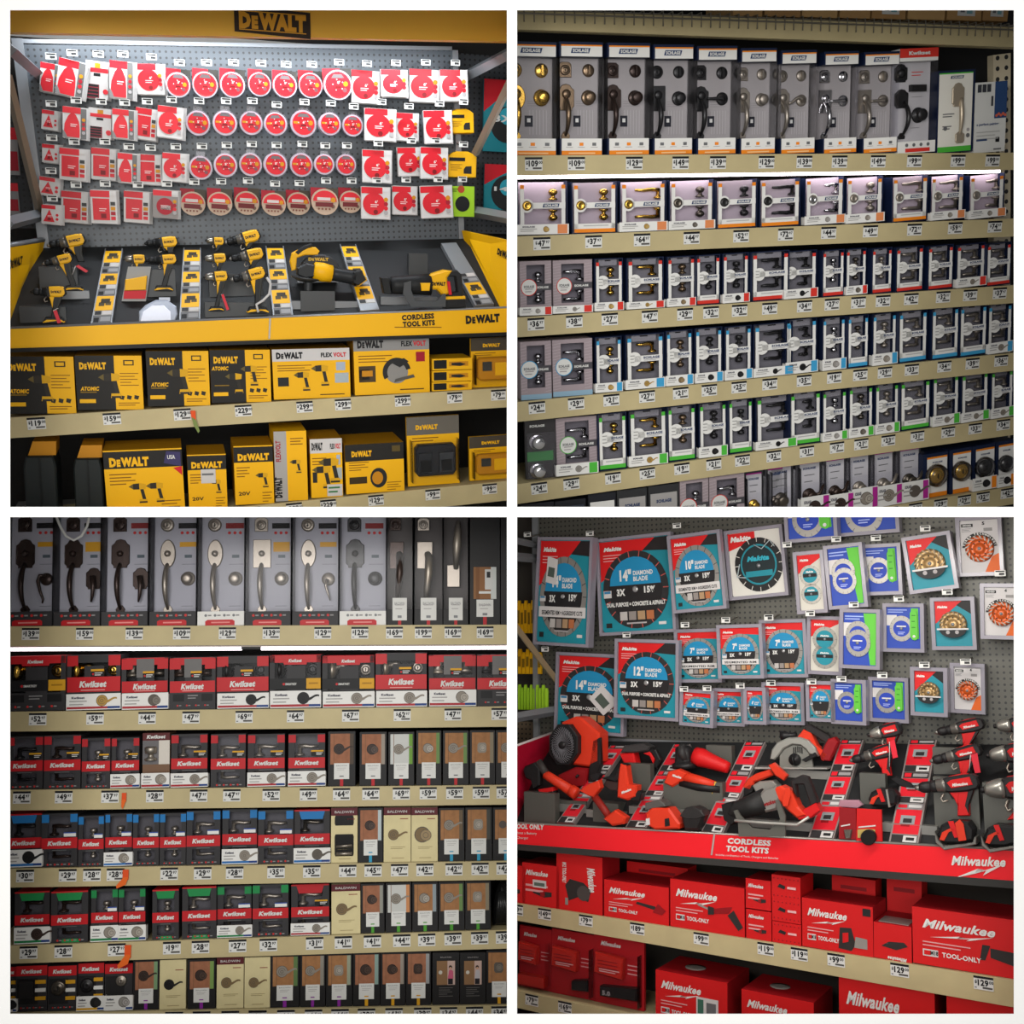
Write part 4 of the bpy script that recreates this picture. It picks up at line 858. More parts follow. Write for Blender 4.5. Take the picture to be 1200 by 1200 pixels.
C1 = [('c1', 20, 240, 'bronze', 'drop', 'arch', 0, 1), ('c1', 244, 457, 'bronze', 'oval', 'arch', 0, 2), ('c1', 460, 673, 'bronze', 'oval', 'arch', 0, 0), ('c1', 678, 892, 'nickel', 'knob', 'oval', 0, 1), ('c1', 896, 1110, 'nickel', 'knob', 'oval', 1, 0), ('c2', -10, 198, 'nickel', 'knob', 'rect', 0, 2), ('c2', 203, 414, 'nickel', 'thin', 'oval', 0, 1), ('c2', 417, 630, 'black', 'knob', 'arch', 1, 0)]
DESC = ['tall clear box of dark bronze entry handle with drooping curled lever', 'tall clear box of bronze entry handle with yellow tag and white strap', 'tall clear box of bronze entry handle and oval backed lever', 'tall clear box of oval nickel entry handle with charcoal base', 'tall clear box of oval nickel entry handle with white base', 'tall clear box of nickel entry handle with yellow tag', 'tall clear box of nickel entry handle with thin wavy lever', 'tall clear box of black entry handle with white base on charcoal display']
for i, (c, x0, x1, f, ins, pl, wh, yt) in enumerate(C1): red_entry(SCs[0], c, x0, x1, DESC[i], f, ins, pl, wh, yt, dead='round' if pl == 'oval' else 'square')
mb = MB(); p = [at(C, *cp('c1', x, y), -.012) for x, y in ((255, 20), (275, 70), (300, 110), (335, 128), (370, 108), (395, 65), (405, 20))]
t = Thing(C, 'plastic_strap', 'white plastic strap looped over a tall clear box with yellow tag', 'strap', p[3], (0, 0, 0), None, mb.tube([q - p[3] for q in p], .006, WHITE, 6))
def ribbon_card(t, w, h, rc, z0=.13, z1=.42, y=0.0, ww=.56):
    o = t.part('white_card', MB().box(-w * ww / 2, w * ww / 2, y - .002, y, h * z0, h * z1, WHITE))
    t.part('lettering', text_mb(MB(), 'BALDWIN', 0, h * (z1 - .055), h * .022, GREY, y - .003, w=w * ww * .7, bold=.0), o)
    t.part('print_lines', MB().bars(-w * ww * .3, w * ww * .3, h * (z0 + (z1 - z0) * .7), 2, h * .03, h * .006, y - .0026, CARDG).bars(-w * ww * .14, w * ww * .14, h * (z0 + (z1 - z0) * .22), 1, 1, h * .02, y - .0026, rc if rc != COLR['red'] else GREY), o)
    if rc: t.part('ribbon', MB().box(-w * .06, w * .06, y - .0015, y, .001, h * z0, rc))
for i, (c, x0, x1, f) in enumerate([('c2', 632, 750, 'bronze'), ('c2', 757, 886, 'nickel'), ('c2', 888, 1002, 'nickel')]):
    loc, w, h, rot = place(SCs[0], c, x0, x1, -45); hb = h * .13
    mb = MB().box(-w / 2, w / 2, .0, .12, 0, hb, CHARD).box(-w / 2, w / 2, .1, .12, hb, h, M('5b5654', .6))
    t = Thing(C, 'entry_handle_box', 'narrow clear case with %s entry handle and white ribboned card, %s such case' % (('dark bronze', 'nickel', 'upturned nickel')[i], ORD[i]), 'door handle box', loc, rot, 'narrow clear handle cases', mb)
    t.part('clear_cover', MB().box(-w / 2, w / 2, 0, .0012, hb, h, CLEAR).box(-w / 2, -w / 2 + .0012, .0012, .1, hb, h, CLEAR).box(w / 2 - .0012, w / 2, .0012, .1, hb, h, CLEAR))
    m = fin(f); y = .07; mb = MB()
    if i < 2:
        deadbolt(mb, -.2 * w, h * .82, w * .22, y, m, True); plate(mb, -.15 * w, h * .57, w * .28, h * .11, y, m, 'rect'); mb.tube([(-.05 * w, y - .02, h * .58), (.02 * w, y - .05, h * .54), (.0 * w, y - .06, h * .42), (-.06 * w, y - .05, h * .3), (-.1 * w, y - .03, h * .2)], [.016, .02, .02, .016, .01], m, 9)
    else:
        plate(mb, -.1 * w, h * .4, w * .26, h * .09, y, m, 'rect'); mb.tube([(0, y - .02, h * .46), (.02 * w, y - .05, h * .56), (.05 * w, y - .06, h * .66), (.08 * w, y - .05, h * .76), (.1 * w, y - .03, h * .84)], [.012, .018, .022, .018, .01], m, 9)
    t.part('entry_handle', mb); ribbon_card(t, w, h, COLR['red'], .04, .22)
for i, (c, x0, x1) in enumerate([('c2', 1008, 1146), ('c2', 1149, 1200)]):
    loc, w, h, rot = place(SCs[0], c, x0, x1, -20)
    t = Thing(C, 'door_lock_box', ('tall black carton with wood door picture, white card and red ribbon', 'black carton cut off beside the white post on the top charcoal shelf')[i], 'door handle box', loc, rot, None, MB().box(-w / 2, w / 2, 0, .13, 0, h, CHARD))
    if i == 0:
        t.part('photo_panel', MB().box(-w * .38, w * .2, -.001, 0, h * .22, h * .49, M('8f6440', .6)).box(w * .2, w * .38, -.001, 0, h * .22, h * .49, M('c9cdca', .6)).box(-w * .3, -w * .18, -.0014, 0, h * .22, h * .49, M('7d5434', .6)))
        t.part('print_handle', MB().box(0, w * .28, -.003, -.001, h * .3, h * .47, M('c9c9c6', .4)).box(-w * .2, w * .2, -.004, -.003, h * .265, h * .285, WHITE).box(w * .06, w * .18, -.004, -.003, h * .4, h * .45, BLACK))
        ribbon_card(t, w, h, COLR['red'], .07, .215)
# light strip
q0 = at(C, 12, 759, .05); q1 = at(C, 594, 757, .05); sl = -math.atan2(q1.z - q0.z, q1.x - q0.x); L = (q1 - q0).length
t = Thing(C, 'light_strip', 'glowing white light strip under the top shelf of the charcoal display', 'light strip', q0, (0, sl, 0), None, MB().box(-.1, L * .46, 0, .02, -.016, .0, M('fff3f8', .5, 0, 6.0)).box(L * .5, L + .08, 0, .02, -.016, 0, M('fff3f8', .5, 0, 6.0)))
t.part('strip_housing', MB().box(-.1, L + .08, 0, .035, .0, .02, M('d8cfc8')).box(L * .46, L * .5, .0, .03, -.012, 0, CHARD))
def big_box(S, c, x0, x1, yt, label, style, f, hw, tray, low=False):
    """wide charcoal box with two hardware openings and a red name band"""
    loc, w, h, rot = place(S, c, x0, x1, yt, .04 if tray else .015); d = .14
    mb = hollow_box(w, h, d, CHAR, CHARD, M('a32026') if style == 'S' else CHAR, inner=.06)
    def R(u0, u1, v0, v1, m, y=0): mb.box(w * u0, w * u1, y, .003, h * v0, h * v1, m)
    R(-.5, .5, .0, .33, CHAR)
    R(-.5, -.4, .33, 1, CHAR); R(.42, .5, .33, 1, CHAR); R(-.16, .2, .33, .8, CHAR); R(-.5, .5, .86, 1, CHAR if style == 'K' else KRED)
    if style == 'K':
        R(-.5, -.28, .8, .99, KRED, -.001); R(.28, .5, .8, .99, KRED, -.001); R(-.5, .5, .33, .6, KRED, -.001)
    elif style == 'G':
        R(-.5, -.26, .78, .98, KRED, -.001); R(.27, .5, .78, .98, KRED, -.001); R(-.49, .49, .33, .55, KRED, -.001); R(-.18, .2, .62, .98, M('6f6d6c'), -.001)
    else:
        mb.prism([(-w * .22, h * .82), (w * .22, h * .82), (w * .24, h * .9), (-w * .24, h * .9)], -.001, .003, KRED); R(-.5, .5, .36, .56, BLACK, -.001); R(.22, .5, .36, .56, YTAG, -.0016)
    t = Thing(S.b, 'lock_box', label, 'lock box', loc, rot, 'wide charcoal lock boxes on the second shelf', mb)
    t.part('clear_window', MB().box(-w * .4, w * .42, .0032, .0042, h * .33, h * .86, CLEAR))
    m = fin(f); hm = MB(); y = .055; zc = h * .72
    if hw == 'lever':
        spool_r = .03; hm.lathe([(.045, 0), (.042, .012), (.02, .03)], (-.34 * w, y - .02, zc), (1, 0, 0), m, 14); hm.tube([(-.3 * w, y - .02, zc + .01), (-.1 * w, y - .03, zc + .02), (.05 * w, y - .025, zc)], [.016, .014, .009], m, 8)
    else: hm.lathe([(.04, 0), (.038, .012), (.018, .03), (.034, .05), (.036, .075), (.02, .085)], (-.3 * w, y - .02, h * .64), (0, 0, 1), m, 14)
    t.part('door_' + hw, hm)
    hm = MB(); deadbolt(hm, .32 * w, zc, min(.05, w * .12), y, m) if hw == 'lever' else hm.lathe([(.036, 0), (.034, .012), (.016, .03), (.03, .05)], (.28 * w, y - .02, h * .64), (0, .3, 1), m, 14); t.part('lock_rose', hm)
    if style == 'S':
        t.text('Kwikset', 0, h * .87, h * .055, WHITE, y=-.003, w=w * .26, bold=.05, shear=.2); t.text('SMARTKEY', -w * .08, h * .435, h * .04, WHITE, y=-.003, w=w * .22, bold=.03)
        t.part('print_lines', MB().bars(w * .27, w * .45, h * .48, 1, 1, h * .03, -.0022, M('a87a14')).disc(-w * .22, h * .455, h * .025, -.001, KRED, .001, 10))
    else:
        t.text('Kwikset', 0, h * (.42 if style == 'K' else .395), h * .1, WHITE, y=-.003, w=w * .5, bold=.05, shear=.2)
        o = t.part('yellow_tag', MB().box(-w * .04, w * .2, -.001, .003, h * .6, h * .7, BLACK).box(-w * .04, w * .2, -.0016, 0, h * .7, h * .74, YTAG).disc(w * -.0, h * .65, h * .02, -.001, KRED, .001, 10)); t.part('print_lines', MB().bars(w * .03, w * .17, h * .675, 2, h * .035, h * .014, -.0016, CARD), o)
        t.part('print_lines', MB().bars(-w * .22, w * .22, h * .37, 1, 1, h * .015, -.0022, M('e9a5a2')))
    if not tray:
        mb = MB(); icons(mb, w, h * .08, w * .02, 4)
        mb.box(-w * .42, -w * .18, -.001, 0, h * .16, h * .3, BLACK); mb.box(w * .2, w * .44, -.001, 0, h * .16, h * .3, BLACK); mb.bars(-w * .1, w * .12, h * .28, 2, h * .05, h * .02, -.001, M('8f8d8d'))
        t.part('print_icons', mb)
C2 = [('c1', 20, 299, 658, 'S', 'brass', 'lever', 0), ('c1', 296, 548, 652, 'K', 'brass', 'lever', 830), ('c1', 549, 764, 665, 'G', 'pewter', 'knob', 826), ('c1', 767, 979, 664, 'G', 'bronze', 'knob', 0), ('c1', 981, 1220, 656, 'K', 'black', 'lever', 826), ('c2', 98, 334, 652, 'S', 'black', 'lever', 815), ('c2', 337, 577, 654, 'S', 'nickel', 'lever', 818), ('c2', 579, 815, 642, 'K', 'nickel', 'lever', 815), ('c2', 820, 1038, 650, 'G', 'nickel', 'knob', 810), ('c2', 1039, 1260, 650, 'G', 'black', 'knob', 0)]
for i, (c, x0, x1, yt, st, f, hw, tr) in enumerate(C2):
    big_box(SCs[1], c, x0, x1, yt, 'wide charcoal box with red %s and %s %s, %s from the white post' % ({'K': 'band', 'S': 'top, yellow tag', 'G': 'corners'}[st], ADJ[f], hw, rank(i, 10)), st, f, hw, tr)
    if tr: info_tray(SCs[1], c, x0 + 3, x1 + 2, tr, 'white tray printed with %s %s, %s along the second charcoal shelf' % (ADJ[f], hw, rank(i, 10)), M('a83038', .5), f, hw, 'Kwikset', True)
def small_box(S, c, x0, x1, yt, label, group, col, f, hw, tray, flap=False):
    """charcoal box with coloured corners, window and red name band"""
    loc, w, h, rot = place(S, c, x0, x1, yt, .04 if tray else .015); d = .13; cm = COLR[col]
    mb = hollow_box(w, h, d, CHAR, M('57555a'), KRED if flap else CHAR, inner=.055)
    def R(u0, u1, v0, v1, m, y=0): mb.box(w * u0, w * u1, y, .003, h * v0, h * v1, m)
    R(-.5, .5, 0, .09, CHAR); R(-.5, -.33, .09, .95, CHAR); R(.33, .5, .09, .95, CHAR); R(-.5, .5, .95, 1, CHAR); R(-.5, .5, .34, .54, KRED, -.001); R(-.33, .33, .29, .34, CHAR)
    if flap: mb.prism([(-w * .3, h * .82), (w * .3, h * .82), (w * .36, h * .97), (-w * .36, h * .97)], -.002, .003, cm); R(-.5, .5, .97, 1, KRED, -.001); mb.prism([(-w * .22, 0), (w * .28, 0), (w * .22, h * .07), (-w * .18, h * .07)], -.001, .003, cm)
    else: R(-.5, -.3, .83, .98, cm, -.001); R(.3, .5, .83, .98, cm, -.001)
    t = Thing(S.b, 'lock_box', label, 'lock box', loc, rot, group, mb)
    t.part('clear_window', MB().box(-w * .33, w * .33, .0032, .0042, h * .09, h * .95, CLEAR))
    m = fin(f); hm = MB(); y = .035; r = min(.03, w * .14)
    if hw == 'knob': spool_knob(hm, 0, h * .57, r, y, m, 1, False); spool_knob(hm, 0, h * .28, r * .9, y, m, -1, False)
    elif hw == 'ball': spool_knob(hm, 0, h * .57, r, y, m, 1, True); spool_knob(hm, 0, h * .28, r * .9, y, m, -1, True)
    else: spool_lever(hm, -w * .22, h * .57, r, w * .5, y, m, 1); spool_lever(hm, -w * .22, h * .3, r * .8, w * .5, y, m, -1)
    t.part('lever_pair' if hw == 'lever' else 'knob_pair', hm)
    t.text('Kwikset', 0, h * .405, h * .075, WHITE, y=-.003, w=w * .66, bold=.05, shear=.2)
    if col == 'red': t.part('yellow_tag', MB().box(w * .12, w * .46, -.001, .003, h * .57, h * .66, BLACK).box(w * .12, w * .46, -.0016, 0, h * .65, h * .68, YTAG).bars(w * .26, w * .44, h * .635, 2, h * .03, h * .012, -.001, CARD))
    elif not flap: t.part('white_tag', MB().box(w * .12, w * .46, -.001, .003, h * .56, h * .62, CARD).box(w * .12, w * .46, -.0012, .003, h * .62, h * .64, M('3a55a0')))
    mb = MB(); mb.bars(-w * .2, w * .2, h * .315, 1, 1, h * .01, -.001, GREY)
    if not tray: icons(mb, w, h * .045, w * .028, 4)
    t.part('print_icons', mb)
C3 = [('c1', 30, 195, 1022, 'red', 'black', 'lever', 0, 0), ('c1', 198, 367, 1016, 'red', 'bronze', 'lever', 0, 0), ('c1', 370, 500, 1028, 'red', 'nickel', 'knob', 0, 0), ('c1', 502, 632, 1026, 'red', 'nickel', 'knob', 1193, 0), ('c1', 775, 942, 1010, 'red', 'nickel', 'lever', 1189, 0), ('c1', 955, 1115, 1010, 'red', 'nickel', 'lever', 0, 0), ('c2', 0, 170, 1010, 'red', 'nickel', 'lever', 1185, 0), ('c2', 184, 353, 1008, 'red', 'nickel', 'lever', 1179, 0)]
C4 = [('c3', 25, 190, 250, 'blue', 'black', 'lever', 415, 1), ('c3', 187, 352, 248, 'blue', 'bronze', 'lever', 0, 0), ('c3', 354, 471, 258, 'blue', 'nickel', 'knob', 0, 0), ('c3', 472, 600, 248, 'blue', 'nickel', 'knob', 425, 0), ('c3', 602, 722, 248, 'blue', 'nickel', 'ball', 0, 0), ('c3', 724, 844, 246, 'blue', 'nickel', 'ball', 0, 0), ('c3', 845, 1000, 235, 'blue', 'nickel', 'lever', 0, 0), ('c3', 1007, 1167, 228, 'blue', 'nickel', 'lever', 410, 0), ('c4', 47, 209, 232, 'blue', 'nickel', 'lever', 0, 0), ('c4', 210, 375, 230, 'blue', 'pewter', 'lever', 405, 1)]
C5 = [('c3', 65, 226, 602, 'green', 'bronze', 'lever', 765, 1), ('c3', 230, 400, 600, 'green', 'bronze', 'lever', 0, 1), ('c3', 412, 535, 590, 'green', 'nickel', 'knob', 757, 0), ('c3', 537, 660, 587, 'green', 'nickel', 'knob', 755, 0), ('c3', 690, 812, 592, 'green', 'nickel', 'knob', 0, 1), ('c3', 825, 982, 580, 'green', 'nickel', 'lever', 0, 1), ('c3', 985, 1142, 575, 'green', 'nickel', 'lever', 755, 0), ('c4', 22, 187, 568, 'green', 'nickel', 'lever', 0, 0), ('c4', 197, 372, 568, 'red', 'nickel', 'lever', 745, 1)]
for si, rows in ((2, C3), (3, C4), (4, C5)):
    n = len(rows)
    for i, (c, x0, x1, yt, col, f, hw, tr, fl) in enumerate(rows):
        small_box(SCs[si], c, x0, x1, yt, 'charcoal box with %s %s and %s %s, %s such box from cream cartons, %s shelf' % (col, 'flap' if fl else 'corners', ADJ[f], hw if hw != 'ball' else 'ball', rank(i, n), BN[si]), 'charcoal lock boxes on the %s shelf' % BN[si], col, f, hw, tr, fl)
        if tr: info_tray(SCs[si], c, x0 - 2, x1 + 3, tr, ('white tray printed with %s %s under the %s %s box, %s charcoal shelf' % (ADJ[f], 'lever' if hw == 'lever' else 'knob', rank(i, n), col, BN[si])), {'red': M('a83038'), 'blue': M('2f6fb0'), 'green': M('237a48')}[col], f, 'lever' if hw == 'lever' else 'knob', 'Kwikset', True)
loc, w, h, rot = place(SCs[2], 'c1', 645, 770, 1005, .04)
t = Thing(C, 'lock_box', 'maroon topped box with one large nickel knob picture on the third charcoal shelf', 'lock box', loc, rot, None, MB().box(-w / 2, w / 2, .002, .12, 0, h, M('7b5c46')).box(-w / 2, w / 2, 0, .003, h * .86, h, M('5d2426')).box(-w / 2, w * .1, 0, .003, h * .42, h * .86, M('6d6a6c')).box(w * .1, w / 2, 0, .003, h * .42, h * .86, M('d9d2c8')))
t.text('Kwikset', 0, h * .9, h * .06, WHITE, w=w * .7, bold=.05, shear=.2); hm = MB(); spool_knob(hm, -w * .18, h * .5, .03, -.005, fin('nickel'), 1, False); t.part('door_knob', hm)
info_tray(SCs[2], 'c3', 640, 770, 66, 'white tray printed with nickel knob below the maroon topped box', M('a83038'), 'nickel', 'knob', 'Kwikset', True)
# wood picture cartons and cream cartons
WOOD = [noisy('print_wood', 'a06a4e', .2, 30, .6), noisy('print_wood_light', 'a5754c', .2, 30, .6), M('c9cac6', .6)]
def wood_box(S, c, x0, x1, yt, label, wd_, f, pic, rc, strip, group='black cartons with door pictures'):
    loc, w, h, rot = place(S, c, x0, x1, yt)
    t = Thing(S.b, 'door_lock_box', label, 'lock box', loc, rot, group, MB().box(-w / 2, w / 2, 0, .12, 0, h, CHARD))
    t.part('photo_panel', MB().box(-w * .42, w * .3, -.001, 0, h * .4, h * .96, WOOD[wd_]).box(w * .3, w * .44, -.001, 0, h * .4, h * .96, M(strip, .6)).box(-w * .3, -w * .28, -.0014, 0, h * .4, h * .96, M('7f5a40', .6)))
    printed(t, 'print_' + ('lever' if pic == 'lever' else 'knob'), w * -.02, h * .68, w * .2, f, pic, -.001)
    ribbon_card(t, w, h, rc)
def cream_box(S, c, x0, x1, yt, label, f, pic, head=True):
    loc, w, h, rot = place(S, c, x0, x1, yt); cm = noisy('cream_carton', 'dccf9f', .08, 14, .6)
    mb = MB().box(-w / 2, w / 2, 0, .12, 0, h, cm)
    if head: mb.box(-w / 2, w / 2, -.001, 0, h * .86, h, M('5a1d24'))
    t = Thing(S.b, 'cream_lock_box', label, 'lock box', loc, rot, 'cream lock cartons', mb)
    if head: t.text('BALDWIN', 0, h * .905, h * .045, WHITE, w=w * .72, bold=.0)
    t.part('print_lines', MB().bars(-w * .25, w * .3, h * .28, 2, h * .03, h * .008, -.001, M('a3946a')).bars(-w * .2, w * .25, h * .08, 1, h * .03, h * .015, -.001, M('b3a47a')).bars(w * .1, w * .4, h * .8, 1, h * .03, h * .014, -.001, M('8a2b30')))
    if pic: printed(t, 'print_' + pic, -w * .06, h * .5, w * (.2 if pic == 'lever' else .3), f, pic)
    return t, w, h
W3 = [('c2', 365, 490, 998, 0, 'bronze', 'lever', '50443a'), ('c2', 508, 632, 1000, 0, 'bronze', 'knob', '9a8f84'), ('c2', 638, 757, 1000, 2, 'nickel', 'lever', '6d9a3c'), ('c2', 765, 880, 994, 1, 'nickel', 'knob', '6d8a52'), ('c2', 886, 1004, 994, 1, 'nickel', 'lever', '6d8a52'), ('c2', 1008, 1124, 992, 1, 'nickel', 'square', '8a7f6a'), ('c2', 1126, 1240, 992, 1, 'nickel', 'lever', '8a7f6a')]
W4 = [('c4', 502, 615, 222, 0, 'bronze', 'knob', 'b9c4c6'), ('c4', 866, 985, 222, 1, 'nickel', 'lever', '6a5a46'), ('c4', 988, 1110, 220, 1, 'nickel', 'square', '4a4a44'), ('c4', 1113, 1230, 220, 1, 'nickel', 'bar', 'a5a8a2')]
W5 = [('c4', 514, 622, 565, 0, 'bronze', 'knob', '93948c'), ('c4', 626, 744, 562, 2, 'nickel', 'lever', 'c98a5a'), ('c4', 747, 864, 560, 1, 'nickel', 'knob', '8f9aa0'), ('c4', 866, 985, 558, 1, 'nickel', 'lever', '6d8a52'), ('c4', 987, 1104, 555, 1, 'nickel', 'square', '8a7f6a')]
W6 = [('c3', 603, 722, 912, 0, 'bronze', 'lever', '7a9a72', 'm'), ('c3', 850, 978, 910, 0, 'bronze', 'knob', '7a9a52', 'm'), ('c4', 103, 236, 888, 1, 'nickel', 'lever', '5f7a4a', 'm'), ('c4', 238, 354, 884, 1, 'nickel', 'lever', '8f8a80', 'm'), ('c4', 356, 476, 882, 1, 'nickel', 'square', '9aa08a', 'm'), ('c4', 478, 602, 878, 0, 'bronze', 'knob', '8aa29a', 'y'), ('c4', 603, 717, 876, 0, 'bronze', 'knob', '9a8f84', 'y'), ('c4', 718, 833, 874, 0, 'bronze', 'square', '9a9a9a', 'y'), ('c4', 1083, 1200, 868, 1, 'pewter', 'square', '8a7f6a', 'y')]
PUR = M('8a2a9a', .5)
for si, rows, rc, nm in ((2, W3, COLR['red'], 'red'), (3, W4, M('2f9ac0', .5), 'blue'), (4, W5, M('4a9a2f', .5), 'green'), (5, W6, None, '')):
    n = len(rows)
    for i, v in enumerate(rows):
        r = rc or (PUR if v[8] == 'm' else YTAG); rn = nm or ('purple' if v[8] == 'm' else 'yellow')
        wood_box(SCs[si], *v[:4], 'black carton, %s door picture with %s %s, %s ribbon, %s from the white post' % (('wooden', 'tan', 'white')[v[4]], ADJ[v[5]], v[6] if v[6] in ('knob', 'lever') else v[6] + ' lock', rn, rank(i, n)), v[4], v[5], v[6], r, v[7])
t, w, h = cream_box(SCs[3], 'c4', 378, 500, 222, 'cream carton with two dark windows and maroon head on the fourth shelf', 'nickel', None)
for v0, v1 in ((.68, .86), (.12, .52)):
    t.part('dark_window', MB().prism([(-w * .36, h * v0 + .01), (-w * .33, h * v0), (w * .33, h * v0), (w * .36, h * v0 + .01), (w * .36, h * v1 - .01), (w * .33, h * v1), (-w * .33, h * v1), (-w * .36, h * v1 - .01)], -.002, 0, M('191817', .2)))
hm = MB(); hm.tube([(-w * .3, -.006, h * .3), (w * .3, -.006, h * .32)], .006, fin('nickel')); hm.tube([(-w * .3, -.006, h * .17), (w * .3, -.006, h * .17)], .008, fin('nickel')); t.part('door_lever', hm)
cream_box(SCs[3], 'c4', 617, 742, 220, 'cream carton printed with a bronze lever and maroon head on the fourth shelf', 'antique', 'lever')
cream_box(SCs[3], 'c4', 743, 864, 220, 'cream carton printed with a round bronze knob and maroon head on the fourth shelf', 'antique', 'knob')
cream_box(SCs[4], 'c4', 380, 513, 568, 'cream carton printed with a bronze lever and maroon head on the fifth shelf', 'antique', 'lever')
cream_box(SCs[5], 'c3', 723, 844, 912, 'cream carton printed with a black lever on the bottom charcoal shelf', 'black', 'lever', False)
cream_box(SCs[5], 'c3', 982, 1106, 900, 'cream carton with maroon top edge and bronze lever on the bottom charcoal shelf', 'antique', 'lever')
cream_box(SCs[5], 'c3', 1108, 1226, 900, 'cream carton with pale top and bronze lever on the bottom charcoal shelf', 'antique', 'lever', False)
for i, (c, x0, x1) in enumerate([('c4', 838, 962), ('c4', 963, 1082)]):
    loc, w, h, rot = place(SCs[5], c, x0, x1, 878)
    t = Thing(C, 'door_lock_box', 'black carton with a small photo of %s at a door' % ('a person in pink', 'two people')[i], 'lock box', loc, rot, 'black cartons with small people photos', MB().box(-w / 2, w / 2, 0, .12, 0, h, CHARD))
    pm = MB().box(-w * .34, w * .06, -.001, 0, h * .38, h * .84, M('8a6848', .6)).box(w * .06, w * .34, -.001, 0, h * .38, h * .84, M('c3a79c', .6))
    pm.disc(w * .17, h * .72, w * .065, -.001, M('2a1d18'), .001, 12).disc(w * .17, h * .7, w * .045, -.002, M('c99a80'), .001, 12)
    pm.prism([(w * .07, h * .5), (w * .28, h * .5), (w * .27, h * .64), (w * .2, h * .67), (w * .12, h * .66)], -.002, -.001, M('c45a78' if i == 0 else 'b9b4b8')).box(w * .08, w * .26, -.002, -.001, h * .39, h * .5, M('1d1a20'))
    pm.disc(-w * .2, h * .62, w * .07, -.001, M('c9c4ba'), .001, 14)
    t.part('photo_panel', pm); t.text('BALDWIN', 0, h * .9, h * .022, CARDG, w=w * .4, bold=0); t.part('print_lines', MB().bars(-w * .26, w * .26, h * .33, 5, h * .04, h * .012, -.001, M('5f5c5a')))
# deadbolt boxes on the bottom shelf
for i, (c, x0, x1, yt, f, tr) in enumerate([('c3', 10, 74, 945, 'black', 1090), ('c3', 70, 214, 940, 'black', 0), ('c3', 216, 347, 940, 'pewter', 0), ('c3', 348, 472, 928, 'black', 1078), ('c3', 474, 602, 930, 'nickel', 1075)]):
    loc, w, h, rot = place(SCs[5], c, x0, x1, yt, .04 if tr else .015)
    mb = MB().box(-w / 2, w / 2, .002, .13, 0, h, CHAR).box(-w / 2, w / 2, 0, .003, h * .78, h, KRED).box(-w * .46, w * .2, 0, .003, h * .16, h * .72, CHARD)
    if i < 4:
        for z in (.68, .5, .32): mb.box(w * .12, w * .46, -.001, .003, h * (z - .08), h * z, YTAG if z != .5 else CARD)
    t = Thing(C, 'deadbolt_box', ('charcoal deadbolt box cut off at the outer end of the bottom shelf', 'red topped deadbolt box showing a flat black square lock', 'red topped deadbolt box with round pewter deadbolt', 'red topped deadbolt box with round black deadbolt and white tray', 'red topped box with ringed nickel deadbolt under the orange flag')[i], 'deadbolt box', loc, rot, 'red topped deadbolt boxes', mb)
    t.text('Kwikset', 0, h * .84, h * .08, WHITE, w=w * .66, bold=.05, shear=.2)
    hm = MB(); deadbolt(hm, -w * .12 if i < 4 else w * .1, h * .52 if i < 4 else h * .62, w * (.26 if i < 4 else .2), 0, fin(f)) if i != 1 else hm.box(-w * .38, w * .08, -.012, 0, h * .3, h * .68, fin('black')); t.part('deadbolt', hm)
    if not tr: mb = MB(); icons(mb, w, h * .08, w * .028, 4); t.part('print_icons', mb)
    if tr: info_tray(SCs[5], c, x0 - 2, x1 + 2, tr, ('white tray cut off at the outer end of the bottom shelf', '', '', 'white tray printed with black knobs and yellow edge', 'plain white tray under the ringed nickel deadbolt')[i], YTAG if i == 3 else CARD, 'black' if i != 4 else 'chrome', 'knob', 'Kwikset', True)
# orange flags on the shelf edges
OR = M('e2521c', .5)
for i, (si, x, y, w, h, fold) in enumerate([(2, 563, 152, 20, 70, 0), (3, 570, 500, 26, 80, 1), (4, 580, 842, 28, 100, 1)]):
    p = at(C, *cp('c3', x, y), -.02); s = .00104
    mb = MB().prism([(-w * s * .5, 0), (w * s * .5, 0), (w * s * .5, -h * s * .55), (-w * s * .5, -h * s * .6)], 0, .0012, OR)
    mb.prism([(-w * s * (.5 if not fold else .3), -h * s * .4), (w * s * .5, -h * s * .4), (w * s * .1, -h * s * .8), (-w * s * (.2 if not fold else 1.4), -h * s), (-w * s * (.5 if not fold else 1.5), -h * s * .85)], -.003, -.0018, M('e8681f', .5))
    Thing(C, 'orange_flag', 'small orange paper flag clipped to the %s shelf edge of the charcoal display' % BN[si], 'flag', p, (0, 0, 0), 'orange flags', mb)
# black bag slumped at the end of the fifth shelf, dark back panel
loc, w, h, rot = place(SCs[4], 'c4', 1112, 1200, 560, .06)
mb = MB()
pts = [(-.5, 0), (.5, 0), (.52, .3), (.45, .6), (.2, .9), (-.1, 1.0), (-.3, .8), (-.45, .5)]
mb.prism([(x * w, z * h) for x, z in pts], 0, .2, M('121212', .35), .02)
t = Thing(C, 'plastic_bag', 'black plastic bag slumped at the end of the fifth charcoal shelf', 'bag', loc, (0, 0, 0), None, mb)
for k in range(4): t.part('bag_fold', MB().tube([(w * (-.3 + .15 * k), -.004, h * .1), (w * (-.2 + .13 * k), -.012, h * .45), (w * (-.15 + .05 * k), -.004, h * .8)], [.01, .016, .006], M('1c1c1c', .3)))
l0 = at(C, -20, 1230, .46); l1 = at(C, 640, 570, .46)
structure(C, 'wall_rear', MB().box(l0.x, l1.x, .46, .48, l0.z, l1.z, DARK))  # same near-black panel, gap shade put into the colour here too
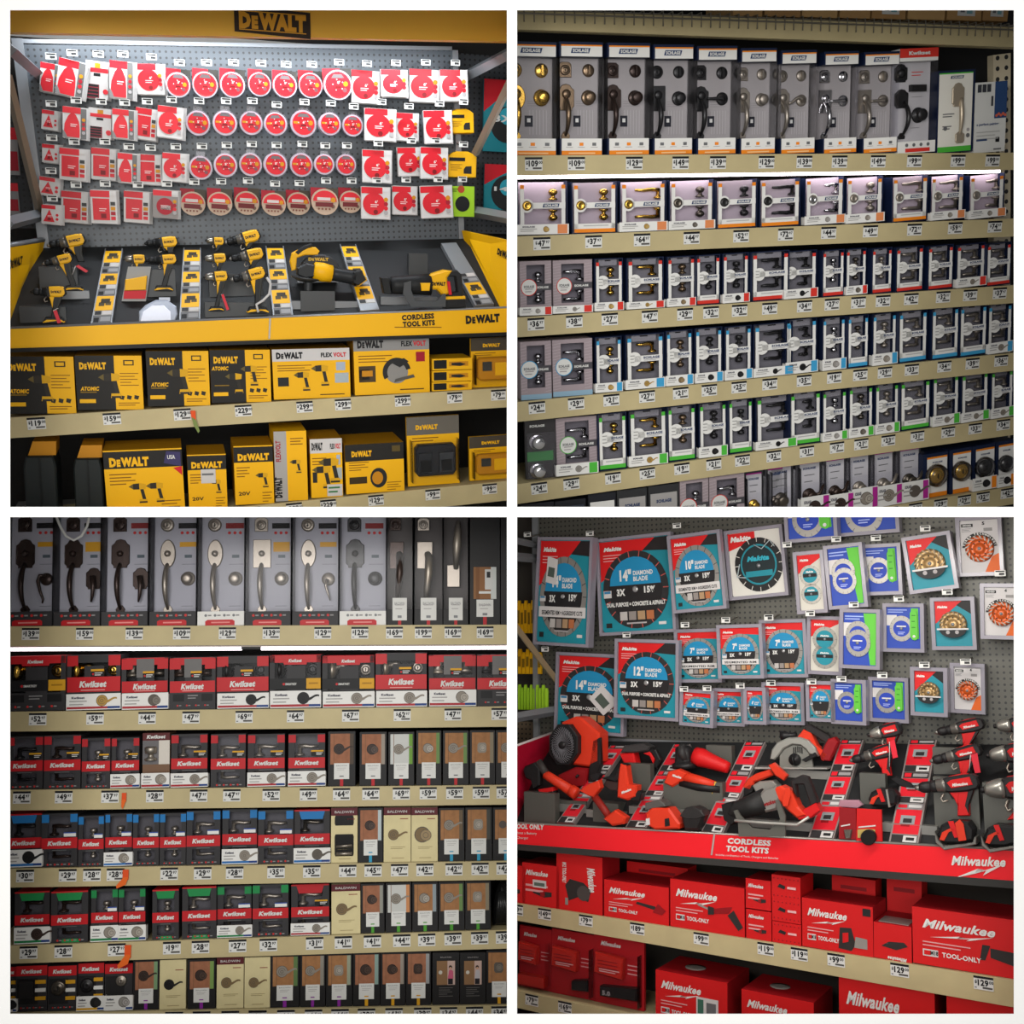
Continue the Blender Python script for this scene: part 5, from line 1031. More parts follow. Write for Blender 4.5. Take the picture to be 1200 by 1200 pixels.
# ================================================================ yellow tool display
YEL = M('f5b80c', .45); YELD = M('c98712', .5); STEEL = M('8b8e92', .4, .4); DK = M('232425', .5); RED = M('cf1d2b', .45); RDD = M('a3182a', .5)
CARDW = M('cfccca', .55); FOL = M('b9a3ae', .35)
PEGM = pegmat('grey_pegboard', '454b51', .0285, .0058, .1)
yp = .5
c0 = at(A, 50, 52, yp); c1 = at(A, 531, 60, yp); c2 = at(A, 531, 290, yp); c3 = at(A, 47, 290, yp)
PX0, PX1 = at(A, 51, 170, yp).x, max(c1.x, c2.x) + .035; PZ0 = c3.z - .1; PZ1 = c0.z
t = Thing(A, 'pegboard', 'grey perforated steel pegboard behind the red sanding disc packs', 'pegboard', (PX0, yp, PZ0 + .0), (0, -math.atan2(c1.z - c0.z, c1.x - c0.x), 0), None, MB().box(0, PX1 - PX0, 0, .02, 0, PZ1 - PZ0, PEGM))
t.part('steel_edge', MB().box(-.05, 0, -.02, .03, -.1, PZ1 - PZ0 + .02, STEEL).box(PX1 - PX0, PX1 - PX0 + .03, -.02, .03, -.1, PZ1 - PZ0, STEEL).box(0, PX1 - PX0, -.012, .02, PZ1 - PZ0, PZ1 - PZ0 + .018, STEEL))
# header, with the lamp it hides
hl = at(A, 303, 45, .2); ha = at(A, 303, 190, .46)
area('header_lamp', A.M @ hl, A.M @ ha, 2.1, .06, 22, (.86, .93, 1))
h0, h1, h2, h3 = at(A, -6, 37.5, -.02), at(A, 600, 48.5, -.02), at(A, 600, 4, -.02), at(A, -6, 4, -.02)
t = Thing(A, 'header_sign', 'long golden header board with black logo plate over the pegboard', 'sign', (0, 0, 0))
t.part('sign_board', MB().hexa([h0, h1, h2, h3] + [p + Vector((0, .06, 0)) for p in (h0, h1, h2, h3)], M('eab23c', .45)))
hc = at(A, 319.5, 26, -.022); hw = .17; hh = .055; hr = -math.atan2(h1.z - h0.z, h1.x - h0.x)
o = t.part('logo_plate', MB().prism([(hc.x - hw, hc.z - hh + .004), (hc.x + hw, hc.z - hh - .006), (hc.x + hw, hc.z + hh - .004), (hc.x - hw, hc.z + hh + .004)], -.026, -.02, M('2b1d10', .5)))
t.part('lettering', text_mb(MB(), 'DEWALT', hc.x, hc.z - .03, .06, M('d99a22'), -.028, w=.3, bold=.06), o)
t.part('logo_lines', MB().box(hc.x - .15, hc.x + .15, -.0275, -.026, hc.z + .036, hc.z + .04, M('d99a22')).box(hc.x - .15, hc.x + .15, -.0275, -.026, hc.z - .042, hc.z - .038, M('d99a22')), o)
# steel beams and boards far behind the header
g0 = at(A, 0, 36, .8); g1 = at(A, 600, 62, .8)
t = Thing(A, 'storage_beam', 'pale steel beam and timber blocks seen under the golden header', 'beam', (0, 0, 0), (0, 0, 0), None, MB().box(g0.x, g1.x, .8, .86, g1.z - .03, g0.z - .02, M('b9b4ac', .5)))
for x in (150, 165, 250, 330, 360, 450): t.part('timber_block', MB().box(at(A, x, 45, .78).x, at(A, x + 26, 45, .78).x, .76, .8, g0.z - .09, g0.z - .045, M('6e4a2c', .7)))
l0 = at(A, -30, 640, .95); l1 = at(A, 650, -10, .95)
structure(A, 'wall_rear', MB().box(l0.x, l1.x, .95, .97, l0.z, l1.z, M('3a3836', .8)))
# side brackets: top arm, diagonal, lower arm
for nm, top, dia, low in (('outer', [(46, 88, .48), (12, 58, .0), (-8, 46, -.02)], [(8, 88, .0), (47, 248, .46)], [(47, 252, .48), (8, 262, 0)]), ('centre', [(548, 88, .48), (594, 64, .05), (612, 56, -.02)], [(600, 92, .0), (557, 180, .4)], [(556, 248, .48), (600, 256, .05)])):
    o = at(A, *top[0]); t = Thing(A, 'side_bracket', 'grey steel side bracket with diagonal brace at the %s end of the yellow display' % ('outer' if nm == 'outer' else 'white post'), 'bracket', o)
    for part, pts, m, w in (('top_arm', top, STEEL, .03), ('diagonal_brace', dia, M('9a8a76', .35, .5), .022), ('lower_arm', low, STEEL, .03)):
        t.part(part, MB().tube([at(A, *p) - o for p in pts], w, m, 4, False))
# ---- packs of sanding discs on the pegboard
def pack(b, c, x0, x1, y0, y1, kind, label, group, tilt=0, y=.40, stack=.05):
    p0, p1 = cp(c, x0, y0), cp(c, x1, y1); pm = ((p0[0] + p1[0]) / 2, (p0[1] + p1[1]) / 2)
    q = at(b, *pm, y); w = at(b, p1[0], pm[1], y).x - at(b, p0[0], pm[1], y).x; h = at(b, pm[0], p0[1], y).z - at(b, pm[0], p1[1], y).z
    tl = upright(b, q) + math.radians(tilt); w *= .97; h *= .97
    rt = (0, tl, random.uniform(-.06, .06)); off = Vector((-math.sin(tl) * h / 2, 0, -math.cos(tl) * h / 2))
    card = lambda: MB().box(-w / 2, w / 2, 0, .003, 0, h, CARDW)
    mb = MB()
    if kind in ('half', 'bl', 'rb'):
        if kind == 'bl': mb.box(-w / 2, w / 2, .012, .014, h * .35, h, RED).box(w * .1, w / 2, .011, .014, h * .6, h, M('3d3a35')); mb.disc(0, h * .46, w * .49, .016, M('c9c4cc', .35), .03, 26, 1.0)
        elif kind == 'half': mb.box(-w / 2, w / 2, .012, .014, h * .45, h, RDD).box(w * .05, w / 2, .011, .014, h * .55, h, M('4a4034')); mb.disc(0, h * .48, w * .49, .016, M('b9a08a', .4), .03, 26, .95)
        else: mb.disc(0, h * .5, w * .47, .03, M('c4b2be', .3), .045, 26, min(1, h / w))
    elif kind == 'yellow':
        mb.prism([(-w * .48, 0), (w * .48, 0), (w * .5, h * .8), (w * .36, h * .92), (w * .2, h), (-w * .2, h), (-w * .36, h * .92), (-w * .5, h * .8)], 0, .08, YEL, .004)
    elif kind == 'lime': mb.box(-w / 2, w / 2, 0, .05, 0, h, M('9fce2a', .5))
    else:
        for i in range(4): mb.box(-w / 2 + .004 * i * (1 if i % 2 else .3), w / 2 + .0045 * i, .015 * i, .015 * i + .004, -.003 * (i % 2), h + .002 * i, CARDW)
    t = Thing(b, 'sanding_disc_pack' if kind not in ('yellow', 'lime') else 'accessory_pack', label, 'accessory pack', Vector(q) + off, rt, group, mb)
    fc = MB(); dark = M('3b3a39'); Y0 = -.001
    def R(u0, u1, v0, v1, m, l=.001): fc.box(w * u0, w * u1, -l, 0, h * v0, h * v1, m)
    if kind in ('arch', 'disc', 'sq', 'tri', 'discb'):
        R(-.5, .24, .8, 1, RED); R(.24, .48, .0 if kind == 'arch' else .86, .98, M('6b6a69') if kind == 'arch' else CARDW)
        if kind == 'arch': fc.prism([(-w * .47 + w * .0, h * .03), (w * .2, h * .03), (w * .2, h * .3), (w * .17, h * .55), (w * .05, h * .75), (-w * .1, h * .86), (-w * .28, h * .7), (-w * .42, h * .45)], -.002, -.001, RED); fc.prism([(-w * .5, h * .02), (-w * .3, h * .02), (-w * .42, h * .2), (-w * .5, h * .24)], -.003, -.002, M('7f7d7c'))
        if kind == 'disc': fc.disc(-w * .06, h * .47, w * .39, -.001, RED, .001, 26, min(1.1, h / w * .92)); fc.disc(0, h * .22, w * .08, -.002, M('7a1018'), .0006, 12)
        if kind == 'discb': R(-.5, .5, .0, .8, M('8a8481')); fc.disc(-w * .02, h * .42, w * .34, -.001, RDD, .001, 24); R(-.2, .2, .3, .46, CARDW, .002)
        if kind == 'sq': R(-.42, .22, .1, .76, RED, .0015); R(-.12, .08, .16, .3, M('7a1018'), .002)
        if kind == 'tri': fc.prism([(-w * .4, h * .12), (w * .2, h * .12), (-w * .08, h * .78)], -.002, -.001, RED); fc.prism([(-w * .2, h * .2), (w * .02, h * .2), (-w * .09, h * .42)], -.003, -.002, M('7a1018'))
        if kind != 'tri':
            for i, m in enumerate((YELD, RDD, RED, CARDG)): fc.disc(w * .36, h * (.62 - i * .14), w * .075, -.002, m, .001, 12) if kind != 'sq' else R(.26, .44, .56 - i * .15, .67 - i * .15, (dark, YELD, RDD, RED)[i], .002)
        else: fc.disc(w * .33, h * .5, w * .08, -.001, RED, .001, 10).disc(w * .33, h * .28, w * .08, -.001, RED, .001, 10)
        fc.bars(-w * .18, w * .1, h * .46, 2, h * .06, h * .025, -.0022, M('f0c9c9'))
    elif kind == 'four':
        R(-.5, .5, .7, .82, RED); R(-.1, .15, .82, .95, YELD); R(-.5, .1, .0, .38, M('7f2030'), .0006)
        for i in range(4): R(-.46, .06, .04 + i * .09, .1 + i * .09, BLACK)
        fc.disc(w * .5 - w * .12, h * .2, w * .12, -.001, RED, .001, 14); R(-.15, .15, .6, .68, BLACK)
    elif kind in ('bl', 'rb'):
        cz = .46 if kind == 'bl' else .5; yy = -.014 if kind == 'bl' else -.0155; k = .44 if kind == 'bl' else .4
        fc.disc(0, h * cz, w * k, yy, RED, .001, 26); fc.ring(0, h * cz, w * k * .4, w * k * .47, yy - .001, RDD, .0006)
        fc.prism([(-w * .22, h * (cz + .22)), (w * .22, h * (cz + .22)), (w * .14, h * (cz + .34)), (-w * .14, h * (cz + .34))], yy - .002, yy - .001, M('6e6667'))
        for i in range(5): fc.disc(w * .18 * math.cos(i * 1.256 + .5), h * cz + w * .18 * math.sin(i * 1.256 + .5), w * .022, yy - .002, CARDW, .0005, 8)
        fc.disc(w * .26, h * cz + w * .03, w * .085, yy - .001, YELD, .001, 12).disc(w * .22, h * cz - w * .17, w * .075, yy - .001, M('7d4a50'), .001, 12)
        if kind == 'rb': fc.box(-w * .36, -w * .14, yy - .002, yy - .001, h * cz - w * .02, h * cz + w * .06, YELD)
        fc.box(-w * .1, w * .1, yy - .002, yy - .001, h * cz - w * .1, h * cz - w * .03, M('7a1018'))
    elif kind == 'half':
        fc.prism([(w * .43 * math.cos(PI * i / 14), h * .5 + w * .38 * math.sin(PI * i / 14)) for i in range(15)], -.016, -.015, RED)
        fc.box(-w * .34, w * .3, -.017, -.014, h * .3, h * .46, M('6a1d20')).box(-w * .28, w * .2, -.017, -.016, h * .53, h * .64, M('c9c0bb')); fc.disc(w * .3, h * .56, w * .09, -.016, YELD, .001, 12).disc(w * .3, h * .32, w * .07, -.015, M('6e5a48'), .001, 12)
        for i in range(4): fc.disc(-w * .22 + i * w * .13, h * .22, w * .04, -.014, M('7a4a3a'), .002, 8)
    elif kind == 'yellow':
        fc.box(-w * .44, w * .1, -.001, 0, h * .62, h * .76, BLACK).prism([(w * .05, h * .14), (w * .32, h * .14), (w * .32, h * .44), (w * .12, h * .42), (w * .05, h * .3)], -.001, 0, DK); fc.bars(-w * .4, w * .0, h * .5, 4, h * .07, h * .02, -.001, M('8a5d08'))
    elif kind == 'lime': fc.disc(w * .05, h * .42, w * .27, -.001, BLACK, .001, 24).bars(-w * .44, -w * .1, h * .92, 2, h * .07, h * .03, -.001, M('4f6a10')); fc.disc(0, h * .9, w * .13, -.001, M('b5482a'), .001, 12)
    t.part('print_face', fc)
    if kind in ('disc', 'bl', 'rb'): t.text("5'" if x1 - x0 < 125 else "6'", w * .02, h * .5, h * .08, WHITE, y=-.004 if kind == 'disc' else -.019, w=w * .1)
    if kind in ('bl', 'rb'): t.part('clear_clamshell', MB().ring(0, h * (.46 if kind == 'bl' else .5), w * .4, w * .5, -.012, BLIST, .01, 26))
    if kind == 'rb': t.part('hang_tab', MB().box(-w * .18, w * .18, .0, .003, h * .9, h * 1.06, BLIST))
    return q, h
KN = {'arch': 'white card pack with red arch', 'four': 'striped card pack with black lines', 'disc': 'white card pack with red disc', 'bl': 'clear round pack of red discs', 'rb': 'scalloped clear tub of red discs', 'tri': 'small card pack with red triangle', 'sq': 'white card pack with red rectangle', 'half': 'round pack with maroon half disc', 'discb': 'grey pack with dark red disc', 'yellow': 'yellow hanging box', 'lime': 'lime green pack with black disc'}
ROWS = [[('a1', 180, 270, 285, 422, 'arch', 3), ('a1', 257, 385, 270, 442, 'arch', 7), ('a1', 388, 492, 275, 450, 'four', 0), ('a1', 495, 607, 275, 450, 'arch', 0), ('a1', 617, 745, 288, 430, 'disc', -5), ('a1', 750, 866, 310, 452, 'bl', 0), ('a1', 870, 992, 310, 452, 'bl', 0), ('a1', 995, 1113, 310, 452, 'bl', 0), ('a2', 0, 110, 313, 445, 'bl', 0), ('a2', 112, 226, 318, 450, 'bl', 0), ('a2', 228, 343, 318, 450, 'bl', 0), ('a2', 342, 477, 308, 455, 'bl', -4), ('a2', 470, 602, 318, 470, 'disc', 0), ('a2', 605, 730, 315, 440, 'disc', -2), ('a2', 733, 872, 313, 465, 'disc', 0), ('a2', 874, 1000, 315, 460, 'disc', -2)],
        [('a1', 188, 265, 500, 590, 'tri', 2), ('a1', 283, 396, 485, 630, 'arch', 0), ('a1', 400, 506, 490, 628, 'four', 0), ('a1', 508, 611, 495, 632, 'arch', 0), ('a1', 612, 712, 490, 636, 'sq', 3), ('a1', 712, 832, 482, 628, 'disc', 2), ('a1', 836, 958, 488, 630, 'rb', 0), ('a1', 960, 1080, 488, 630, 'rb', 0), ('a1', 1082, 1196, 488, 630, 'rb', 0), ('a2', 70, 184, 505, 620, 'rb', -6), ('a2', 188, 317, 493, 630, 'rb', 0), ('a2', 318, 426, 498, 628, 'rb', 0), ('a2', 425, 527, 513, 628, 'rb', 0), ('a2', 530, 675, 492, 640, 'disc', 0), ('a2', 674, 778, 512, 640, 'disc', 0), ('a2', 800, 930, 500, 652, 'disc', -3), ('a2', 918, 1030, 492, 606, 'yellow', -3)],
        [('a1', 190, 268, 655, 740, 'tri', 0), ('a1', 268, 393, 673, 820, 'sq', 0), ('a1', 412, 528, 672, 818, 'sq', 0), ('a1', 532, 625, 695, 832, 'arch', 0), ('a1', 618, 735, 700, 840, 'sq', -2), ('a1', 735, 848, 695, 825, 'disc', 0), ('a1', 852, 968, 693, 830, 'rb', 0), ('a1', 965, 1080, 688, 812, 'rb', 0), ('a1', 1080, 1192, 683, 810, 'rb', 0), ('a2', 68, 184, 688, 806, 'rb', 0), ('a2', 186, 300, 683, 814, 'rb', 0), ('a2', 298, 396, 690, 802, 'rb', 0), ('a2', 395, 495, 690, 806, 'rb', 0), ('a2', 520, 655, 680, 830, 'disc', 0), ('a2', 680, 795, 668, 800, 'disc', -3), ('a2', 784, 912, 668, 812, 'disc', 0), ('a2', 906, 1042, 685, 806, 'yellow', 0)],
        [('a1', 176, 274, 805, 890, 'tri', 3), ('a1', 187, 275, 930, 1018, 'tri', 0), ('a1', 276, 402, 868, 1013, 'sq', 0), ('a1', 410, 532, 863, 1016, 'sq', -3), ('a1', 560, 680, 868, 1012, 'sq', 0), ('a1', 692, 810, 863, 990, 'discb', 0), ('a1', 815, 935, 855, 987, 'half', 0), ('a1', 938, 1056, 853, 990, 'half', 0), ('a1', 1060, 1178, 850, 987, 'half', 0), ('a2', 62, 176, 863, 986, 'half', 0), ('a2', 174, 286, 861, 982, 'half', 0), ('a2', 286, 414, 850, 977, 'half', 0), ('a2', 412, 520, 850, 977, 'half', 0), ('a2', 515, 648, 848, 995, 'disc', 0), ('a2', 655, 772, 845, 975, 'disc', 0), ('a2', 785, 932, 843, 990, 'disc', -3), ('a2', 906, 1032, 843, 985, 'lime', 0)]]
RN = ['top', 'second', 'third', 'lowest']
for r, row in enumerate(ROWS):
    n = len(row)
    for i, v in enumerate(row):
        pack(A, *v[:6], '%s, %s from the white post, %s row of packs' % (KN[v[5]], ORD[n - 1 - i], RN[r]), 'sanding packs in the %s row' % RN[r], v[6], y=.42 - .056 * (i % 2))
        px, py = cp(v[0], (v[1] + v[2]) / 2 + 6, v[3] - (30 if v[5] != 'bl' else 26))
        peg_hook(A, px, py, yp, .345, 'steel peg hook with white price card, %s from the white post, above %s pack row' % (ORD[n - 1 - i], RN[r]), 'peg hooks of the yellow display')
# packs seen past the side brackets
def teal_pack(px0, py0, px1, py1, y, label, s):
    q = at(A, (px0 + px1) / 2, py1, y); w = at(A, px1, py1, y).x - at(A, px0, py1, y).x; h = at(A, px0, py0, y).z - q.z
    t = Thing(A, 'saw_blade_pack', label, 'blade pack', q, (0, 0, 0), 'blade packs beyond the bracket', MB().box(-w / 2, w / 2, 0, .02, 0, h, M('1f8794', .5)).prism([(-w / 2, h), (-w / 2, h * .55), (0, h * .8), (w / 2, h)], -.001, .001, RED))
    t.part('print_blade', MB().disc(w * .1, h * .38, w * .42, -.001, DK, .002, 24).disc(w * .1, h * .5, w * .2, -.003, M('2fa3b8'), .001, 20))
    if s: t.text(s, w * .0, h * .42, h * .09, WHITE, y=-.006, w=w * .5)
teal_pack(566, 92, 612, 178, .7, 'teal blade pack marked 3X beyond the bracket beside the white post', '3X'); teal_pack(567, 192, 612, 246, .7, 'teal 14 inch blade pack lower beyond the bracket beside the white post', '14"')
for i, (y0, y1) in enumerate(((150, 205), (215, 252))):
    q = at(A, 16, y1, .6); q2 = at(A, 24, y0, .6)
    t = Thing(A, 'accessory_pack', 'narrow red and white pack behind the outer bracket, %s one' % ('upper', 'lower')[i], 'accessory pack', q, (0, 0, 0), 'packs behind the outer bracket', MB().box(-.03, .03, 0, .02, 0, q2.z - q.z, M('8c8a8a')).box(-.03, .03, -.001, 0, (q2.z - q.z) * .75, q2.z - q.z, RED))
    t.part('print_band', MB().box(-.025, .025, -.002, 0, .02, (q2.z - q.z) * .5, RDD))
w0 = at(A, -10, 90, .62); w1 = at(A, 47, 268, .62)
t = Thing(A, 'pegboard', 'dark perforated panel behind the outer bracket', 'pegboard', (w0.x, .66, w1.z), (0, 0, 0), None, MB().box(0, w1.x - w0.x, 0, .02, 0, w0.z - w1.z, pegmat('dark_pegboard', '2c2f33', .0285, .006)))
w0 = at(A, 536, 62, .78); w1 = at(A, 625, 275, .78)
t = Thing(A, 'pegboard', 'dark perforated panel behind the blade packs beside the white post', 'pegboard', (w0.x, .78, w1.z), (0, 0, 0), None, MB().box(0, w1.x - w0.x, 0, .02, 0, w0.z - w1.z, pegmat('charcoal_pegboard', '3c3f43', .0285, .006)))  # panel in a darker grey than the main pegboard
# ---- counter, fascia, strips, tools
CA = counter(A, (12, 388), (594, 364), (40, 285), (545, 285), .47, 'dark sloping tool counter with yellow front rail under the pegboard', DK)
# end boards of the counter
def end_board(b, t, pts, m):
    P = [at(b, *p) for p in pts]; n = Vector((.018, 0, 0))
    return t.part('end_board', MB().hexa([P[0], P[1], P[2], P[3]] + [p + n for p in P], m)), P
def on_quad(P, u, v, off): return (P[0] * (1 - u) + P[1] * u) * (1 - v) + (P[3] * (1 - u) + P[2] * u) * v + off
o1, P1 = end_board(A, CA.t, [(2, 388, .0), (36, 345, .46), (48, 281, .46), (2, 288, .0)], YEL)
CA.t.part('end_board_edge', MB().tube([P1[2] + Vector((.009, 0, 0)), P1[3] + Vector((.009, 0, 0))], .012, STEEL, 5))
o2, P2 = end_board(A, CA.t, [(589, 366, .0), (546, 290, .46), (541, 270, .46), (606, 284, .0)], YEL)
for oo, Q, u0, u1, off in ((o1, P1, .08, .42, Vector((.02, -.002, 0))), (o2, P2, .3, .02, Vector((-.003, -.003, 0)))):
    Pt, F, W = text_data('DEWALT', .05)
    CA.t.part('lettering', MB().add([on_quad(Q, u0 + (u1 - u0) * (x / W + .5), .72 + .1 * z / CAP, off) for x, z in Pt], F, BLACK), oo)
f0, f1, f2, f3 = at(A, 4, 408.5, -.03), at(A, 600, 389, -.03), at(A, 600, 361, -.03), at(A, 4, 386, -.03)
CA.t.part('yellow_rail', MB().hexa([f0, f1, f2, f3] + [p + Vector((0, .035, 0)) for p in (f0, f1, f2, f3)], YEL))
dn = Vector((0, -.004, -.018)); CA.t.part('black_lip', MB().hexa([f0 + dn, f1 + dn, f1 + Vector((0, -.004, 0)), f0 + Vector((0, -.004, 0))] + [p + Vector((0, .04, 0)) for p in (f0 + dn, f1 + dn, f1, f0)], M('1b1b1b', .3)))
CA.t.part('steel_edge', MB().tube([f3 + Vector((0, .005, .004)), f2 + Vector((0, .005, .004))], .006, STEEL, 5)); CA.t.part('rail_joint', MB().prism([(q.x, q.z) for q in (at(A, 314.5, 397, -.031), at(A, 316.5, 397, -.031), at(A, 317.5, 373, -.031), at(A, 315.5, 373, -.031))], -.034, -.03, M('a8a49a', .4, .5)))
fr = math.atan2(f2.z - f3.z, f2.x - f3.x)
for s, px, py, h, w in (('CORDLESS', 490, 371.2, .024, .165), ('TOOL KITS', 491, 379, .024, .165), ('DEWALT', 566, 373.5, .036, .18)):
    q = at(A, px, py, -.032); CA.t.part('lettering', text_mb(MB(), s, q.x, q.z - h / 2, h, BLACK, -.033, w=w, bold=.05, rot=fr + .02))
q = at(A, 490, 384, -.032); CA.t.part('print_line', MB().box(q.x - .12, q.x + .12, -.033, -.03, q.z, q.z + .004, M('8a5d08')))
def steps(c, l, m):
    for (px0, px1, py, h, d) in l:
        p = on(c, px0, py); q = on(c, px1, py); c.t.part('deck_riser', MB().box(p.x, q.x, p.y - d / 2, p.y + d / 2, p.z - .05, p.z + h, m))
steps(CA, [(24, 78, 372, .05, .06), (48, 92, 335, .09, .1), (170, 206, 340, .1, .08), (240, 312, 366, .05, .06), (245, 308, 340, .08, .08), (352, 392, 360, .08, .05), (478, 500, 320, .1, .05)], M('3d3f40', .5, .2))
for (x0, x1, py) in ((340, 420, 357), (445, 512, 352), (62, 105, 345)):
    p = on(CA, x0, py); q = on(CA, x1, py - 1); CA.t.part('mounting_rail', MB().box(p.x, q.x, p.y - .03, p.y + .02, p.z - .02, p.z + .02, M('77797b', .4, .4)))
SEG = [(.965, 1.0, 0), (.8, .96, 1), (.74, .795, 2), (.65, .735, 3), (.5, .645, 1), (.44, .495, 2), (.35, .435, 3), (.16, .345, 1), (.1, .155, 2), (.0, .095, 3)]
def ystrip(n0=0.0, grey=False):
    def fn(t, R):
        mb = MB(); R(mb, 0, 1, 0, 1, STEEL, 0, .026); t.part('steel_channel', mb)
        for v0, v1, k in SEG:
            if v0 < n0: continue
            if grey and v0 > .45: continue
            mb = MB(); R(mb, .06, .94, v0, v1, (BLACK, YEL, M('b9b6b0'), M('6f7072'))[k])
            if k == 1: R(mb, .3, .75, v0 + (v1 - v0) * .5, v0 + (v1 - v0) * .8, M('3a3326'), .002); R(mb, .22, .5, v0 + (v1 - v0) * .3, v0 + (v1 - v0) * .55, M('4f452e'), .002); R(mb, .55, .82, v0 + (v1 - v0) * .35, v0 + (v1 - v0) * .6, M('5e5236'), .002)
            elif k == 2: R(mb, .1, .42, v0 + .004, v1 - .004, M('2f3032'), .002); R(mb, .48, .9, v0 + .004, v1 - .004, CARDW, .002)
            elif k == 3: R(mb, .1, .35, v0 + .01, v1 - .03, BLACK, .002); R(mb, .42, .9, v0 + .02, v1 - .02, M('9b9c9e'), .002)
            t.part('print_panel', mb)
    return fn
ST = [(((123, 291), (144, 291), (131, 378), (106.5, 379)), 0, 0), (((215, 290), (235.5, 290), (234.7, 373.5), (210, 374.5)), 0, 0), (((311, 288), (332.5, 288), (343.4, 368.5), (320, 369.5)), 0, 0), (((398, 286), (417, 286), (444.5, 362.5), (422.5, 364)), .1, 0), (((517, 285), (534.5, 284), (579, 356), (557, 358)), 0, 1)]
for i, (q, n0, g) in enumerate(ST):
    strip(CA, q, 'yellow and grey tool picture strip on the dark deck, %s from the white post' % ORD[4 - i], 'info strip', ystrip(n0, g), 'yellow picture strips')
C1_, C2_, C3_ = (12, 260, .15), (160, 260, .15), (320, 270, .23)
YP = (YEL, M('1e1f20', .45), M('85817a', .35, .6)); YI = (YEL, M('1e1f20', .45), M('9a978f', .3, .8)); YB = (YEL, M('1e1f20', .45), M('1e1f20', .45))
TG = [(.0, .3), (.1, .32), (.2, -.05), (.1, -.08)]
DG = 'yellow drills and drivers on the deck'
def yd(cr, tip, rear, foot, lab, pal=YP, kind='drill', **k): return drill(CA, cr, tip, rear, foot, 'cordless_drill' if kind == 'drill' else 'impact_driver', lab, 'drill', DG, pal, kind, 'DEWALT', **k)
yd(C1_, (285, 185), (585, 130), (560, 330), 'yellow drill raised highest at the outer end of the deck', YP, battery=False)
yd(C1_, (250, 330), (485, 275), (500, 520), 'yellow drill with white paper tag above the black nosed drill', YP, cord=[(.1, .75), (.2, .8), (.5, .6), (.42, .54)])
yd(C1_, (155, 545), (435, 545), (345, 770), 'yellow drill with long black nose at the outer front of the deck', YB, cord=TG)
yd(C1_, (880, 290), (1058, 290), (1000, 440), 'yellow impact driver in front of a red and yellow pack', YI, 'impact', battery=False)
T = Tool(CA, C1_, (985, 620), 'accessory_pack', 'clear hanging pack with yellow and red card under an impact driver', 'accessory pack', None, .0)
T.part('backing_card', [(870, 620), (1060, 620), (1100, 350), (920, 350)], M('9a9a98', .4), .01, 0, 0); T.part('red_card', [(885, 600), (1055, 600), (1065, 535), (890, 535)], RED, .012, -.004, 0); T.part('yellow_battery', [(895, 535), (1060, 530), (1070, 420), (900, 450)], YEL, .03, -.01, .004)
yd(C2_, (60, 170), (322, 150), (270, 260), 'yellow driver with black curved nose shroud, raised behind a black nosed drill', YB, battery=False)
yd(C2_, (75, 300), (315, 288), (215, 520), 'yellow drill with black chuck standing on its battery behind the round blade pack', YB)
yd(C2_, (535, 145), (685, 152), (620, 240), 'yellow impact driver topmost of a column of three', YI, 'impact', battery=False)
yd(C2_, (520, 288), (702, 280), (640, 390), 'yellow impact driver in the middle of a column of three', YI, 'impact', battery=False)
yd(C2_, (520, 432), (714, 420), (625, 680), 'yellow impact driver with battery at the bottom of a column of three', YI, 'impact', cord=[(.2, .6), (.3, .62), (.5, .0), (.4, -.04)])
yd(C2_, (685, 165), (962, 95), (860, 230), 'yellow drill topmost beside the third picture strip', YP, battery=False)
yd(C2_, (722, 292), (992, 238), (900, 380), 'yellow drill in the middle of three beside the third picture strip', YP, battery=False)
T = yd(C2_, (735, 455), (1005, 385), (950, 690), 'yellow drill with white cable lowest beside the third picture strip', YP)
T.tube('white_cable', [(1010, 430), (1040, 480), (1030, 560), (980, 610), (930, 640), (945, 700)], .006, CARDW, -.05, 6)
T = Tool(CA, C2_, (170, 780), 'blade_pack', 'clear round blade pack glinting on the deck beside the second strip', 'blade pack', None, .015)
T.part('clear_clamshell', [(20, 780), (20, 700), (70, 650), (150, 610), (240, 610), (310, 660), (320, 720), (300, 775)], M('b9c3d6', .12, .1), .02, 0, .006)
T.part('hang_tab', [(175, 620), (175, 590), (262, 590), (262, 620)], M('c9d0de', .2), .008, 0, 0); T.part('saw_blade', [(30, 775), (50, 700), (120, 650), (210, 650), (270, 700), (270, 770)], M('dfe4f4', .2, .3), .006, -.012, .001)
T = Tool(CA, C3_, (250, 300), 'circular_saw', 'black circular saw with yellow handle standing behind the angle grinder', 'circular saw', None, .0)
T.lathe('blade_guard', (235, 205), (236, 205), [(.0005, 0), (.1, .01)], DK) if False else T.part('blade_guard', [(235 + 100 * math.cos(PI * i / 12), 200 - 78 * math.sin(PI * i / 12)) for i in range(13)] + [(140, 240), (330, 240)], M('2a2b2d', .4), .05)
T.part('top_handle', [(85, 160), (95, 115), (150, 85), (215, 85), (235, 105), (225, 125), (160, 125), (120, 140), (115, 200), (95, 205)], YEL, .04, 0, .005); T.part('handle_grip', [(110, 110), (150, 80), (195, 65), (200, 80), (150, 105), (125, 125)], M('1a1b1c'), .045, 0, .004); T.part('shoe_plate', [(120, 250), (330, 250), (330, 262), (120, 262)], STEEL, .08, 0, 0)
T.text('DEWALT', (228, 146), .014, M('c9a63a'), .1, -.028)
T = Tool(CA, C3_, (260, 290), 'angle_grinder', 'yellow and black angle grinder with side handle in front of the circular saw', 'angle grinder', None, .07)
